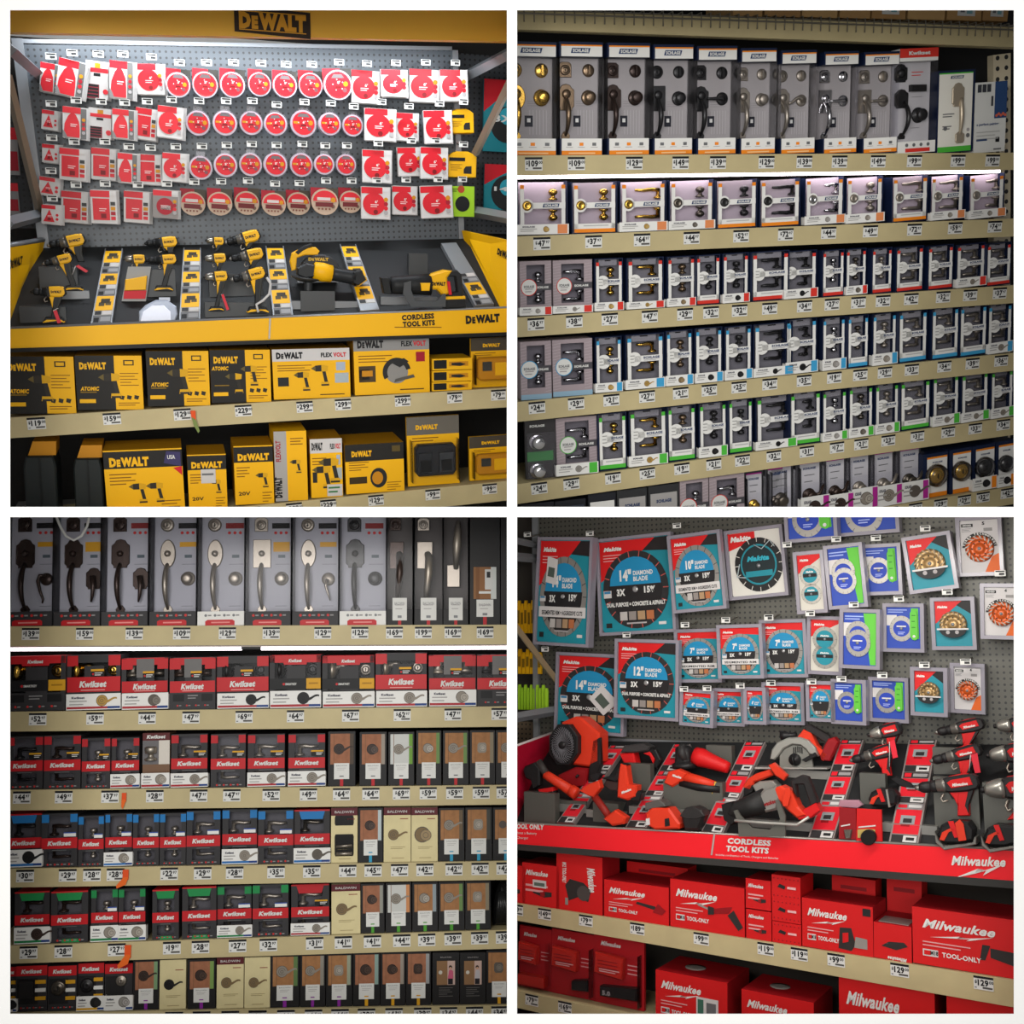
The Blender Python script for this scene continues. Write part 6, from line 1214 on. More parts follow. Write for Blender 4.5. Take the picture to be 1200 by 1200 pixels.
T.part('gear_head', [(120, 190), (165, 165), (210, 175), (215, 235), (160, 245), (120, 225)], M('232527', .4), .06, 0, .008); T.lathe('motor_housing', (205, 205), (300, 222), [(.035, 0), (.045, .06), (.048, .5), (.042, 1)], YEL); T.lathe('barrel_grip', (295, 220), (415, 240), [(.035, 0), (.034, .3), (.036, .8), (.04, 1)], M('232527', .45)); T.part('battery_mount', [(405, 210), (445, 200), (470, 250), (430, 280), (400, 265)], M('1d1e1f'), .07, 0, .005); T.part('battery_latch', [(425, 270), (470, 235), (475, 252), (430, 285)], YEL, .06, 0, .003); T.lathe('side_handle', (180, 235), (178, 350), [(.016, 0), (.022, .1), (.02, .8), (.024, .9), (.018, 1)], M('2f3133', .4)); T.lathe('grinder_disc', (165, 240), (163, 262), [(.07, 0), (.07, .3), (.03, 1)], M('3a3a3a', .4, .5))
T = Tool(CA, C3_, (760, 390), 'reciprocating_saw', 'yellow and black reciprocating saw held on a grey cradle', 'reciprocating saw', None, .05)
T.lathe('front_boot', (600, 280), (800, 275), [(.042, 0), (.045, .15), (.05, .6), (.055, 1)], M('1c1d1e', .5)); T.part('shoe', [(545, 240), (585, 240), (600, 325), (560, 320)], M('151617'), .06, 0, .004); T.part('motor_housing', [(790, 225), (870, 200), (905, 205), (880, 240), (890, 320), (860, 330), (830, 300), (795, 300)], YEL, .075, 0, .01); T.part('d_handle', [(880, 205), (930, 200), (955, 225), (965, 320), (960, 345), (870, 345), (880, 320), (935, 310), (925, 235), (890, 235)], M('232426'), .05, 0, .006); T.part('battery', [(865, 345), (970, 340), (975, 390), (870, 395)], M('1b1c1d'), .075, 0, .006); T.part('battery_latch', [(865, 335), (970, 332), (972, 348), (868, 352)], YEL, .07, -.003, .003); T.part('cover_plate', [(740, 265), (790, 265), (785, 305), (745, 305)], YEL, .012, -.05, .003); T.part('red_tag', [(875, 255), (890, 258), (900, 325), (885, 325)], RED, .004, -.045, 0)
T.text('DEWALT', (835, 270), .016, BLACK, .07, -.04); T.part('cradle', [(655, 265), (690, 255), (690, 300), (710, 355), (820, 355), (850, 320), (865, 320), (865, 385), (690, 385), (650, 320)], M('4b4d4f', .5), .012, -.058, 0)
# ---- shelves with yellow cartons
SA = [shelf(A, (12, 490), (594, 455), (23, 22), 'cream steel shelf of yellow kit cartons under the tool counter'), shelf(A, (12, 621), (594, 564), (23, 22), 'lower cream steel shelf near the floor of the yellow display')]
tags(SA[0], 'the upper shelf of yellow cartons', 'price tickets of the yellow display', [('a3', 162, '119.00'), ('a3', 505, '159.00'), ('a3', 825, '129.00'), ('a3', 1102, '229.00'), ('a4', 258, '299.00'), ('a4', 432, '299.00'), ('a4', 703, '299.00'), ('a4', 940, '79.00'), ('a4', 1138, '79.00')])
tags(SA[1], 'the lower shelf of yellow cartons', 'price tickets of the yellow display', [('a4', 20, '99.00'), ('a4', 210, '299.00'), ('a4', 365, '229.00'), ('a4', 582, '129.00'), ('a4', 840, '99.00'), ('a4', 1098, '99.00')])
p = at(A, *cp('a3', 875, 740), -.03)
Thing(A, 'orange_flag', 'small orange and green paper flag on the upper yellow carton shelf', 'flag', p, (0, 0, 0), None, MB().prism([(-.012, 0), (.012, 0), (.012, -.05), (-.008, -.04)], 0, .0012, M('e2521c')).prism([(-.008, -.03), (.012, -.045), (.028, -.1), (.02, -.11), (.0, -.07)], -.003, -.0018, M('7a8a4a')))
def pic_drill(t, x, z, s, y, nose=M('6a5a2a'), body=M('dba614')):
    mb = MB(); K = M('2e2a22')
    mb.prism([(x - s * .9, z + s * .1), (x - s * .5, z - s * .15), (x - s * .5, z + s * .35)], y - .001, y, nose).prism([(x - s * .5, z - s * .18), (x + s * .1, z - s * .18), (x + s * .1, z + s * .4), (x - s * .5, z + s * .36)], y - .001, y, K)
    mb.prism([(x + s * .05, z - s * .2), (x + s * .6, z - s * .15), (x + s * .65, z + s * .3), (x + s * .05, z + s * .42)], y - .0015, y, body).prism([(x + s * .12, z - s * .2), (x + s * .42, z - s * .18), (x + s * .62, z - s * 1.2), (x + s * .3, z - s * 1.2)], y - .001, y, K)
    mb.prism([(x + s * .0, z - s * 1.15), (x + s * .7, z - s * 1.15), (x + s * .74, z - s * 1.5), (x - s * .05, z - s * 1.5)], y - .0012, y, body).box(x, x + s * .7, y - .0016, y, z - s * 1.5, z - s * 1.35, K)
    t.part('print_tool', mb)
def ycarton(S, c, x0, x1, yt, label, style='two', d=.22, **k):
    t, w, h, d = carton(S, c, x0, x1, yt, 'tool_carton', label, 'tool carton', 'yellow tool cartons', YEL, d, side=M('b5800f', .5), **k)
    F = MB()
    def R(u0, u1, v0, v1, m): F.box(w * u0, w * u1, -.002, 0, h * v0, h * v1, m)
    if style in ('two', 'atomic', 'pair'):
        R(-.5, .08, 0, 1, M('1f1d1a', .5)); t.part('black_panel', F)
        t.text('DEWALT', -w * .24, h * .76, h * .11, YEL, y=-.003, w=w * .4, bold=.06)
        t.text('ATOMIC', -w * .3 if style != 'pair' else -w * .34, h * (.36 if style != 'pair' else .62), h * .07, YEL, y=-.003, w=w * .28, bold=.04, shear=.2)
        t.part('print_lines', MB().bars(-w * .44, -w * .2, h * .34, 1, 1, h * .02, -.0026, M('8a6a14')).box(-w * .46, -w * .22, -.0028, 0, h * .13, h * .2, YEL).bars(w * .16, w * .44, h * .68, 5, h * .055, h * .014, -.0012, M('8a5d08')).box(w * .22, w * .38, -.0015, 0, h * .82, h * .92, M('3a2d10')).box(w * .24, w * .36, -.002, 0, h * .84, h * .9, YEL))
        mb = MB()
        for i in range(3): mb.prism([(w * (.14 + i * .11), h * .2), (w * (.2 + i * .11), h * .18), (w * (.22 + i * .11), h * .25), (w * (.15 + i * .11), h * .27)], -.0015, 0, M('2e2a22'))
        mb.bars(w * .12, w * .44, h * .13, 2, h * .04, h * .015, -.0012, M('8a5d08')); t.part('print_icons', mb)
        if style == 'pair': pic_drill(t, -w * .1, h * .48, h * .2, -.003); pic_drill(t, w * .16, h * .62, h * .2, -.003)
        else: pic_drill(t, w * .02, h * .58, h * .24, -.003)
    elif style in ('flex', 'flexgrey'):
        R(-.5, .5, .76, 1, CARDW if style == 'flex' else M('8f8e8c')); t.part('header_band', F)
        t.text('DEWALT', -w * .28, h * .82, h * .11, BLACK, y=-.003, w=w * .34, bold=.06); t.text('FLEX', w * .2, h * .83, h * .08, BLACK, y=-.003, w=w * .15, bold=.05); t.text('VOLT', w * .37, h * .83, h * .08, RED, y=-.003, w=w * .17, bold=.05)
        t.part('print_lines', MB().bars(-w * .44, w * .0, h * .68, 3, h * .05, h * .016, -.0012, M('8a5d08')).bars(w * .1, w * .42, h * .08, 1, 1, h * .02, -.0012, M('5a3d08')).box(w * .32, w * .44, -.0015, 0, h * .55, h * .72, RDD if style != 'flex' else M('a9b4c4')).box(-w * .44, -w * .3, -.0015, 0, h * .26, h * .44, DK))
        if style == 'flex': pic_drill(t, -w * .12, h * .46, h * .2, -.002); pic_drill(t, w * .12, h * .58, h * .22, -.002); t.part('side_picture', MB().box(w * .3, w * .48, -.0015, 0, h * .3, h * .5, M('a9b4b8')))
        else:
            t.part('photo_panel', MB().box(-w * .44, -w * .22, -.0015, 0, h * .22, h * .5, M('4a3a20')).box(-w * .4, -w * .26, -.002, 0, h * .32, h * .42, YELD))
            mb = MB().disc(w * .06, h * .38, h * .2, -.0015, M('8c8a86'), .001, 22).ring(w * .06, h * .38, h * .17, h * .25, -.003, DK, .001, 24, .2, PI + .5).prism([(-w * .02, h * .55), (w * .16, h * .62), (w * .22, h * .56), (w * .1, h * .46)], -.005, -.004, DK).prism([(w * .02, h * .2), (w * .3, h * .28), (w * .28, h * .33), (w * .04, h * .26)], -.005, -.004, M('55524c')); t.part('print_tool', mb)
    elif style in ('wide', 'tall', 'black'):
        R(-.5, .5, .72 if style != 'black' else .66, .98 if style != 'black' else 1, M('1f1d1a', .5)); t.part('header_band', F)
        t.text('DEWALT', (-w * .18 if style != 'tall' else 0) if style != 'black' else -w * .22, h * .76, h * .12 if style == 'wide' else h * .1, YEL, y=-.003, w=w * (.5 if style == 'wide' else .8 if style == 'tall' else .34), bold=.06)
        t.part('print_lines', MB().bars(-w * .44, -w * .1, h * .64, 4, h * .05, h * .016, -.0012, M('8a5d08')).bars(w * .2, w * .45, h * .2, 4, h * .05, h * .014, -.0012, M('8a5d08')))
        if style == 'wide': pic_drill(t, -w * .08, h * .42, h * .16, -.002); pic_drill(t, w * .14, h * .42, h * .16, -.002)
        elif style == 'tall': pic_drill(t, w * .22, h * .48, h * .13, -.002); t.text('20V', -w * .26, h * .16, h * .06, BLACK, y=-.002, w=w * .3)
        else: t.part('print_tool', MB().disc(w * .06, h * .3, h * .17, -.0015, DK, .001, 18, 1.2).disc(w * .04, h * .3, h * .11, -.003, YELD, .001, 18, 1.2).box(-w * .44, -w * .14, -.0015, 0, h * .2, h * .34, M('3a2d10')).box(w * .3, w * .44, -.003, 0, h * .82, h * .94, M('5a4a20')))
    return t, w, h
ycarton(SA[0], 'a3', 20, 343, 505, 'yellow and black impact driver carton at the outer end of the upper shelf', 'two')
ycarton(SA[0], 'a3', 343, 650, 500, 'yellow and black drill carton second from the outer end, upper shelf', 'two')
ycarton(SA[0], 'a3', 664, 952, 478, 'yellow and black drill carton third from the outer end, upper shelf', 'two')
ycarton(SA[0], 'a3', 953, 1230, 472, 'yellow and black carton printed with two tools and ATOMIC lettering', 'pair')
ycarton(SA[0], 'a4', 112, 468, 465, 'yellow carton with white header and two printed drills', 'flex')
ycarton(SA[0], 'a4', 480, 828, 408, 'yellow carton with grey header and printed circular saw', 'flexgrey')
hs = at(A, *cp('a4', 920, 650), .012).z
for i, (y0, y1) in enumerate(((612, 660), (560, 610), (505, 558))):
    lf = max(0.0, at(A, *cp('a4', 930, y1), .012).z - SA[0].z(at(A, *cp('a4', 930, y1), .012).x))
    loc, w, h, rot = place(SA[0], 'a4', 836, 1020, y0, .012, 1.0, lf if i else 0.0)
    t = Thing(A, 'tool_carton', 'flat yellow carton in a stack of three, %s' % ('lowest', 'middle', 'topmost')[i], 'tool carton', loc, rot, 'stacked flat yellow cartons', MB().box(-w / 2, w / 2, 0, .2, 0, h * .97, YEL).box(-w * .46, -w * .14, -.001, 0, h * .12, h * .85, BLACK).box(-w * .08, w * .4, -.001, 0, h * .3, h * .7, YELD))
    t.part('print_tool', MB().prism([(-w * .02, h * .4), (w * .2, h * .3), (w * .34, h * .45), (w * .2, h * .62), (-w * .02, h * .58)], -.002, -.001, DK))
def charger(S, c, x0, x1, yt, label, big):
    t, w, h, d = carton(S, c, x0, x1, yt, 'charger_pack', label, 'charger pack', 'battery charger packs', YEL, .02, yf=.06)
    t.part('header_band', MB().box(-w / 2, w / 2, -.002, 0, h * .74, h, M('6a655c' if big else '4a4236')))
    t.text('DEWALT', -w * .12 if big else 0, h * .82, h * .06, YEL, y=-.003, w=w * .42, bold=.06)
    t.part('print_lines', MB().bars(-w * .4, w * .1, h * .7, 2, h * .04, h * .014, -.0012, M('8a5d08')))
    K = M('262729', .35) if big else YELD
    t.part('charger_body', MB().prism([(-w * .38, h * .22), (-w * .32, h * .16), (w * .34, h * .16), (w * .4, h * .22), (w * .4, h * .56), (w * .34, h * .62), (-w * .32, h * .62), (-w * .38, h * .56)], -.05, -.002, K, .008))
    if big:
        for s in (-.2, .2): t.part('battery_bay', MB().box(w * (s - .13), w * (s + .13), -.062, -.05, h * .22, h * .5, M('3c3e41', .3)).box(w * (s - .1), w * (s + .1), -.066, -.062, h * .24, h * .4, M('151617', .3)))
    else: t.part('battery_slot', MB().box(w * -.28, w * -.06, -.056, -.05, h * .36, h * .54, M('3b3a34')).box(w * .02, w * .3, -.056, -.05, h * .26, h * .52, YEL))
    t.part('clear_blister', MB().box(-w * .45, w * .45, -.062, -.0605, h * .08, h * .68, CLEAR).box(-w * .45, -w * .44, -.06, 0, h * .08, h * .68, CLEAR).box(w * .44, w * .45, -.06, 0, h * .08, h * .68, CLEAR))
charger(SA[0], 'a4', 1012, 1200, 412, 'yellow charger blister pack on the upper shelf beside the white post', False)
for i, (x0, x1) in enumerate(((112, 262), (336, 470))):
    loc, w, h, rot = place(SA[1], 'a3', x0, x1, 955 if i == 0 else 965)
    t = Thing(A, 'tool_case', 'black plastic tool case standing on edge, %s from the outer end' % ORD[i], 'tool case', loc, rot, 'black tool cases', MB().prism([(-w * .5, 0), (w * .5, 0), (w * .5, h * .85), (w * .42, h), (-w * .42, h), (-w * .5, h * .85)], 0, .25, M('1f2423', .45), .008))
    t.part('case_seam', MB().box(-w * .03, w * .03, -.006, 0, h * .05, h * .98, M('111413'))); t.part('paper_sleeve', MB().prism([(-w * .36, h), (w * .5, h), (w * .52, h * 1.2), (-w * .2, h * 1.2)], .03, .22, YELD))
T_, w, h = ycarton(SA[1], 'a3', 474, 836, 925, 'wide yellow carton with black header, flag print and two printed drills', 'wide', .26)
T_.part('flag_print', MB().prism([(w * .26, h * .78), (w * .48, h * .72), (w * .48, h * .94), (w * .3, h * .96)], -.004, -.002, M('3a3560')).prism([(w * .38, h * .7), (w * .49, h * .58), (w * .49, h * .72)], -.005, -.003, RED)); T_.text('USA', w * .36, h * .84, h * .06, WHITE, y=-.006, w=w * .1)
ycarton(SA[1], 'a3', 852, 1030, 945, 'narrow yellow carton with black header and white sticker on the lower shelf', 'tall', .26)[0].part('white_sticker', MB().box(-.03, .04, -.004, -.002, .13, .2, CARDW).box(-.025, .03, -.005, -.004, .17, .18, GREY))
ycarton(SA[1], 'a3', 1062, 1242, 905, 'yellow carton with black header between the narrow carton and the upright one', 'tall', .26)
t, w, h, d = carton(SA[1], 'a4', 122, 272, 838, 'tool_carton', 'upright yellow carton with grey spine lettering on the lower shelf', 'tool carton', 'yellow tool cartons', YEL, .26)
t.part('grey_spine', MB().box(-w / 2, -w * .12, -.002, 0, 0, h, M('a9a6a2'))); t.text('DEWALT', -w * .31, h * .2, w * .2, BLACK, y=-.003, w=h * .3, bold=.05, rot=PI / 2); t.text('FLEXVOLT', -w * .31, h * .72, w * .14, RDD, y=-.003, w=h * .3, bold=.04, rot=PI / 2); pic_drill(t, w * .16, h * .55, h * .1, -.002); t.part('print_lines', MB().bars(-w * .0, w * .4, h * .9, 3, h * .04, h * .014, -.0012, M('8a5d08')))
t, w, h = ycarton(SA[1], 'a4', 285, 432, 872, 'yellow carton with grey header and green and white sticker', 'flex', .26)
t.part('white_sticker', MB().box(w * .0, w * .48, -.005, -.003, h * .02, h * .22, CARDW).bars(w * .04, w * .4, h * .18, 2, h * .07, h * .03, -.005, M('3f7a4a')))
ycarton(SA[1], 'a4', 442, 712, 895, 'yellow carton with black header and printed work light', 'black', .3)
charger(SA[1], 'a4', 722, 962, 770, 'blister pack with dark two bay charger on the lower shelf', True)
charger(SA[1], 'a4', 1005, 1200, 858, 'blister pack with yellow charger on the lower shelf beside the white post', False)
g0 = at(A, 480, 596, -.0); 
structure(A, 'floor_yellow_bay', MB().box(at(A, 0, 700, 0).x, at(A, 640, 600, 0).x, -.3, .9, SA[1].z(0) - .16, SA[1].z(0) - .14, M('8f8d88', .5)))
# ================================================================ red tool display
MR = M('cf1a1c', .45); MRD = M('8f1219', .5); ORD_ = M('d0391f', .45); TEAL = M('1c8595', .45); BLU = M('2440a8', .45); GRN = M('5cb83a', .45)
yq = .46
d0 = at(D, 626, 600, yq); d1 = at(D, 1215, 600, yq); dz0 = at(D, 900, 868, yq).z - .02; dz1 = at(D, 900, 590, yq).z + .12
t = Thing(D, 'pegboard', 'grey perforated steel pegboard behind the diamond blade packs', 'pegboard', (at(D, 632, 740, yq).x, yq, dz0), (0, 0, 0), None, MB().box(0, d1.x - d0.x + .2, 0, .02, 0, dz1 - dz0, pegmat('warm_pegboard', '4b4a43', .0285, .0058, .2)))
t.part('steel_edge', MB().box(-.035, 0, -.02, .02, -.05, dz1 - dz0, STEEL).box(0, d1.x - d0.x + .2, -.015, .02, -.05, 0, STEEL))
def hook_for(c, x, y, label, y_=.33): px, py = cp(c, x, y); peg_hook(D, px, py, yq, y_, label, 'peg hooks of the red display')
NPK = [0]
def base_pack(c, x0, x1, y0, y1, label, cat, group, tilt, y, th, bodym, yaw=0.0):
    NPK[0] += 1; y = .385 - .07 * (NPK[0] % 2)
    p0, p1 = cp(c, x0, y0), cp(c, x1, y1); pm = ((p0[0] + p1[0]) / 2, (p0[1] + p1[1]) / 2)
    q = at(D, *pm, y); w = at(D, p1[0], pm[1], y).x - at(D, p0[0], pm[1], y).x; h = at(D, pm[0], p0[1], y).z - at(D, pm[0], p1[1], y).z
    tl = upright(D, q) * .7 + math.radians(tilt); w -= .02; h -= .02
    off = Vector((-math.sin(tl) * h / 2, 0, -math.cos(tl) * h / 2))
    mb = MB().prism([(-w * .47, 0), (w * .47, 0), (w * .5, h * .03), (w * .5, h * .97), (w * .47, h), (-w * .47, h), (-w * .5, h * .97), (-w * .5, h * .03)], 0, th, bodym, .003)
    t = Thing(D, 'blade_pack' if cat == 'blade pack' else 'grinding_cup_pack', label, cat, q + off, (0, tl, yaw), group, mb)
    e = .016; F = MB()
    for x0_, x1_, z0_, z1_ in ((-w * .5 - e, w * .5 + e, -e, .002), (-w * .5 - e, w * .5 + e, h - .002, h + e), (-w * .5 - e, -w * .5 + .002, .002, h - .002), (w * .5 - .002, w * .5 + e, .002, h - .002)): F.box(x0_, x1_, -.012, th, z0_, z1_, RIM)
    t.part('clear_clamshell', F)
    return t, w, h
def blade_face(t, w, h, cx, cz, r, rim, seg, core, y=-.002, ell=1.0):
    mb = MB().disc(cx, cz, r, y, rim, .002, 32)
    for i in range(seg):
        a = 2 * PI * i / seg; c, s = math.cos(a), math.sin(a)
        mb.prism([(cx + r * 1.0 * c - r * .012 * s, cz + r * s + r * .012 * c), (cx + r * .84 * c - r * .012 * s, cz + r * .84 * s + r * .012 * c), (cx + r * .84 * c + r * .012 * s, cz + r * .84 * s - r * .012 * c), (cx + r * 1.0 * c + r * .012 * s, cz + r * s - r * .012 * c)], y - .0026, y - .002, core)
    t.part('diamond_blade', mb.zs(cz, ell))
def makita(c, x0, x1, y0, y1, size, label, tilt=0, y=.34, rim='dark', big=True, sticker=0, th=.03, sub='DUAL PURPOSE = CONCRETE & ASPHALT', band=False, yaw=0.0):
    t, w, h = base_pack(c, x0, x1, y0, y1, label, 'blade pack', 'diamond blade packs in red and teal', tilt, y, th, TEAL, yaw)
    F = MB(); F.prism([(-w * .49, h * .99), (-w * .49, h * .55), (w * .12, h * .86), (w * .3, h * .99)], -.001, 0, MR); F.prism([(w * .12, h * .86), (w * .3, h * .99), (w * .49, h * .99), (w * .49, h * .84)], -.001, 0, MR if not big else M('262021')); t.part('print_card', F)
    r = min(w * .46, h * .42); cz = h * .45
    RM = M('2b2b2c', .5) if rim == 'dark' else M('8e8b86', .35, .4)
    r = w * .46; ez = max(.8, min(1.5, h * .42 / r)); tp = lambda n, m_: t.part(n, m_.zs(cz, ez))
    def tx(st, x, z, h_, m_, y=-.0075, w=None, bold=.03): return tp('lettering', text_mb(MB(), st, x, z, h_, m_, y, w=w, bold=bold))
    blade_face(t, w, h, 0, cz, r, RM, 18, M('b9544c') if rim == 'dark' else M('4a4846'), ell=ez)
    C = MB()
    C.prism([(r * .78 * math.cos(a), cz + r * .12 + r * .72 * math.sin(a)) for a in [PI * i / 12 for i in range(13)]], -.006, -.004, M('1d86b4', .45))
    C.prism([(r * .82 * math.cos(a), cz + r * .12 - r * 1.02 * math.sin(a)) for a in [PI * i / 12 for i in range(13)]], -.006, -.004, M('211f20', .5)); tp('print_core', C)
    tx(size, -r * .28, cz + r * .24, r * .26, WHITE, y=-.0075, w=r * (.36 if len(size) > 2 else .24), bold=.05); tx('DIAMOND', r * .26, cz + r * .36, r * .11, WHITE, y=-.0075, w=r * .6, bold=.03); tx('BLADE', r * .18, cz + r * .21, r * .11, WHITE, y=-.0075, w=r * .44, bold=.03)
    t.text('Makita', -w * .3, h * .885, h * .04, WHITE, y=-.0025, w=w * .26, bold=.06, shear=.25)
    if big or w > .17:
        tx('3X', -r * .44, cz - r * .14, r * .16, WHITE, y=-.0075, w=r * .26, bold=.05); tx('15%', r * .44, cz - r * .1, r * .15, WHITE, y=-.0075, w=r * .34, bold=.05)
    if band: tp('white_band', MB().box(-w * .46, w * .46, -.0085, -.0065, cz - r * .52, cz - r * .26, CARDW)); tx('SEGMENTED RIM = AGGRESSIVE CUTS' if big else 'SEGMENTED RIM', 0, cz - r * .46, r * .1, BLACK, y=-.0095, w=w * .8, bold=.03)
    elif big: tx(sub, 0, cz - r * .42, r * .1, WHITE, y=-.0075, w=w * .82, bold=.04)
    mb = MB()
    for i, m in enumerate(('b9b4b0', '8d8580', 'a98a68', 'b06a42')): mb.box(r * (-.5 + i * .27), r * (-.28 + i * .27), -.0078, -.006, cz - r * .78, cz - r * .56, M(m))
    mb.bars(-r * .3, r * .3, cz - r * .84, 1, 1, r * .04, -.0072, CARDG); tp('material_swatches', mb)
    t.part('arbor', MB().lathe([(r * .09, 0), (r * .08, .004), (r * .04, .004)], (0, -.006, cz), (0, -1, 0), M('b9b9b9', .3, .8), 12))
    t.part('print_lines', MB().bars(-w * .44, -w * .14, h * .84, 3, h * .03, h * .008, -.0022, M('e7b0b0')).box(-w * .45, -w * .34, -.009, 0, cz - r * .2, cz + r * .0, CARDW).box(-w * .44, -w * .35, -.0096, -.009, cz - r * .08, cz - r * .01, M('3a7fa8')).box(-w * .44, -w * .36, -.003, 0, h * .05, h * .1, DK).box(w * .3, w * .4, -.003, 0, h * .06, h * .09, CARDW))
    if sticker: tp('price_sticker', MB().prism([(r * a, cz + r * b) for a, b in (((-.75, .35), (-.3, .28), (-.26, .92), (-.7, 1.0)) if sticker == 1 else ((.0, -.05), (.5, -.55), (.98, -.1), (.42, .42)))], -.011, -.009, CARDW).prism([(r * a, cz + r * b) for a, b in (((-.68, .5), (-.4, .46), (-.37, .7), (-.64, .74)) if sticker == 1 else ((.2, -.05), (.5, -.34), (.7, -.15), (.4, .16)))], -.012, -.011, M('4f5a52')))
    return t
makita('d1', 112, 355, 118, 602, '14"', 'large tall blade pack with grey segmented rim and price sticker, at the outer end', 3, .3, 'grey', True, 1, .05, band=True)
makita('d1', 392, 728, 110, 548, '14"', 'large blade pack with dark rim hanging in the upper row, second from the outer end', -3, .33, 'dark')
makita('d1', 722, 955, 98, 445, '10"', 'blade pack marked 10 inch with grey rim in the upper row', -5, .34, 'grey', True, 0, .03, band=True)
makita('d1', 200, 506, 645, 1000, '14"', 'large blade pack with tilted barcode sticker hanging behind the work fan', 2, .36, 'dark', True, 2)
makita('d1', 470, 752, 582, 935, '12"', 'blade pack marked 12 inch in the lower row beside the smaller packs', 1, .33, 'dark')
for i, (c, x0, x1, y0, y1, rm, bd) in enumerate([('d1', 745, 945, 535, 768, 'grey', True), ('d1', 938, 1135, 515, 750, 'grey', True), ('d2', 8, 212, 492, 745, 'grey', False)]):
    makita(c, x0, x1, y0, y1, '7"', 'middle sized 7 inch blade pack, %s in its row from the 12 inch pack' % ORD[i], -2, .35, rm, False, 0, .04, band=bd)
for i, (c, x0, x1, y0, y1) in enumerate([('d1', 768, 912, 810, 968), ('d1', 915, 1052, 805, 965), ('d1', 1058, 1150, 800, 958), ('d2', 18, 200, 778, 958), ('d2', 218, 338, 772, 945)]):
    makita(c, x0, x1, y0, y1, '4"', 'small red and teal blade pack, %s along the lowest row of packs' % ORD[i], -1 if i else 2, .36, 'grey', False, 0, .04, band=i in (0, 1, 3))
# white card pack with a single black rimmed blade
t, w, h = base_pack('d1', 978, 1236, 75, 385, 'white card pack with black slotted blade and wire ties', 'blade pack', 'diamond blade packs in red and teal', -5, .35, .03, M('d6d3cb', .5))
t.part('print_card', MB().prism([(-w * .49, h * .99), (-w * .49, h * .72), (w * .02, h * .86), (w * .02, h * .99)], -.001, 0, MR)); t.text('Makita', -w * .25, h * .86, h * .075, WHITE, y=-.0025, w=w * .4, bold=.06, shear=.25)
ez = max(1, min(1.5, h * .42 / (w * .45))); blade_face(t, w, h, w * .05, h * .47, w * .45, M('1d1c1d', .4), 16, M('d6d3cb'), ell=ez); t.part('blade_core', MB().disc(w * .05, h * .47, w * .34, -.004, TEAL, .001, 28).disc(w * .05, h * .47, w * .31, -.005, M('17262a'), .001, 28).box(-w * .2, w * .3, -.0065, -.005, h * .3, h * .38, TEAL).zs(h * .47, ez))
t.text('Makita', w * .05, h * .53, h * .07, M('2fa9bd'), y=-.0075, w=w * .42, bold=.06, shear=.25); t.part('arbor', MB().lathe([(w * .04, 0), (w * .03, .004)], (w * .05, -.006, h * .45), (0, -1, 0), STEEL, 12))
t.part('wire_tie', MB().tube([(-w * .3, -.01, h * .5), (-w * .36, -.014, h * .3), (-w * .2, -.012, h * .28)], .003, M('b8c4c6'), 5).tube([(w * .0, -.01, h * .78), (w * .14, -.014, h * .7), (w * .3, -.012, h * .82), (w * .38, -.012, h * .72)], .003, M('b8c4c6'), 5))
def blue_pack(c, x0, x1, y0, y1, label, double, tilt=0, y=.34, strip_=True):
    t, w, h = base_pack(c, x0, x1, y0, y1, label, 'blade pack', 'blue and green blade packs', tilt, y, .05, M('2a47a5', .45))
    F = MB()
    if strip_: F.prism([(w * .22, h * .96), (w * .42, h * .96), (w * .44, h * .25), (w * .3, h * .2), (w * .2, h * .3)] if not double else [(w * .1, h * .98), (w * .48, h * .98), (w * .46, h * .02), (w * .3, h * .02)], -.001, 0, GRN)
    F.box(-w * .5, -w * .2, -.0006, 0, h * .55, h * .8, CARDW).bars(-w * .45, w * .1, h * .93, 2, h * .05, h * .02, -.001, M('9fb0e0')); t.part('print_card', F)
    cx = -w * .06; r = w * (.34 if not double else .36)
    for k, cz in enumerate((h * .58, h * .42) if double else (h * .48,)):
        blade_face(t, w, h, cx + (.02 * w if k else 0), cz, r, M('97948e', .35, .4), 14, M('55534f'), -.002 - .005 * k, ell=1.12)
        t.part('blade_core', MB().disc(cx + (.02 * w if k else 0), cz, r * .7, -.004 - .005 * k, BLU, .001, 24).bars(cx - r * .4, cx + r * .4, cz + r * .25, 1, 1, r * .12, -.0055 - .005 * k, CARDW).bars(cx - r * .3, cx + r * .3, cz - r * .3, 2, r * .14, r * .06, -.0055 - .005 * k, M('a9b6e8')))
    t.part('arbor', MB().lathe([(r * .14, 0), (r * .12, .004)], (cx, -.011 if double else -.006, cz), (0, -1, 0), STEEL, 12))
    if strip_ and not double: t.part('green_leaflet', MB().prism([(w * .2, h * .3), (w * .26, h * .22), (w * .38, h * .22), (w * .42, h * .3), (w * .4, h * .84), (w * .36, h * .9), (w * .24, h * .9), (w * .2, h * .84)], -.012, -.009, GRN).disc(w * .31, h * .3, w * .04, -.012, CARDW, .001, 10).bars(w * .25, w * .36, h * .8, 3, h * .14, h * .02, -.0125, M('2f7a22')))
blue_pack('d2', 118, 345, -70, 128, 'blue blade pack cut by the upper edge, with green corner', False, -3, .35)
blue_pack('d2', 352, 625, -90, 98, 'wide blue blade pack cut by the upper edge', False, -3, .35, False)
blue_pack('d2', 308, 475, 150, 432, 'blue and green pack holding two overlapping blades, upper of two', True, -5, .34)
blue_pack('d2', 462, 640, 150, 372, 'blue blade pack with green leaflet beside the upper twin blade pack', False, -2, .35)
blue_pack('d2', 370, 542, 445, 706, 'blue and green pack holding two overlapping blades, lower of two', True, 1, .34)
blue_pack('d2', 566, 742, 420, 630, 'blue blade pack with green leaflet in the middle row', False, 0, .35)
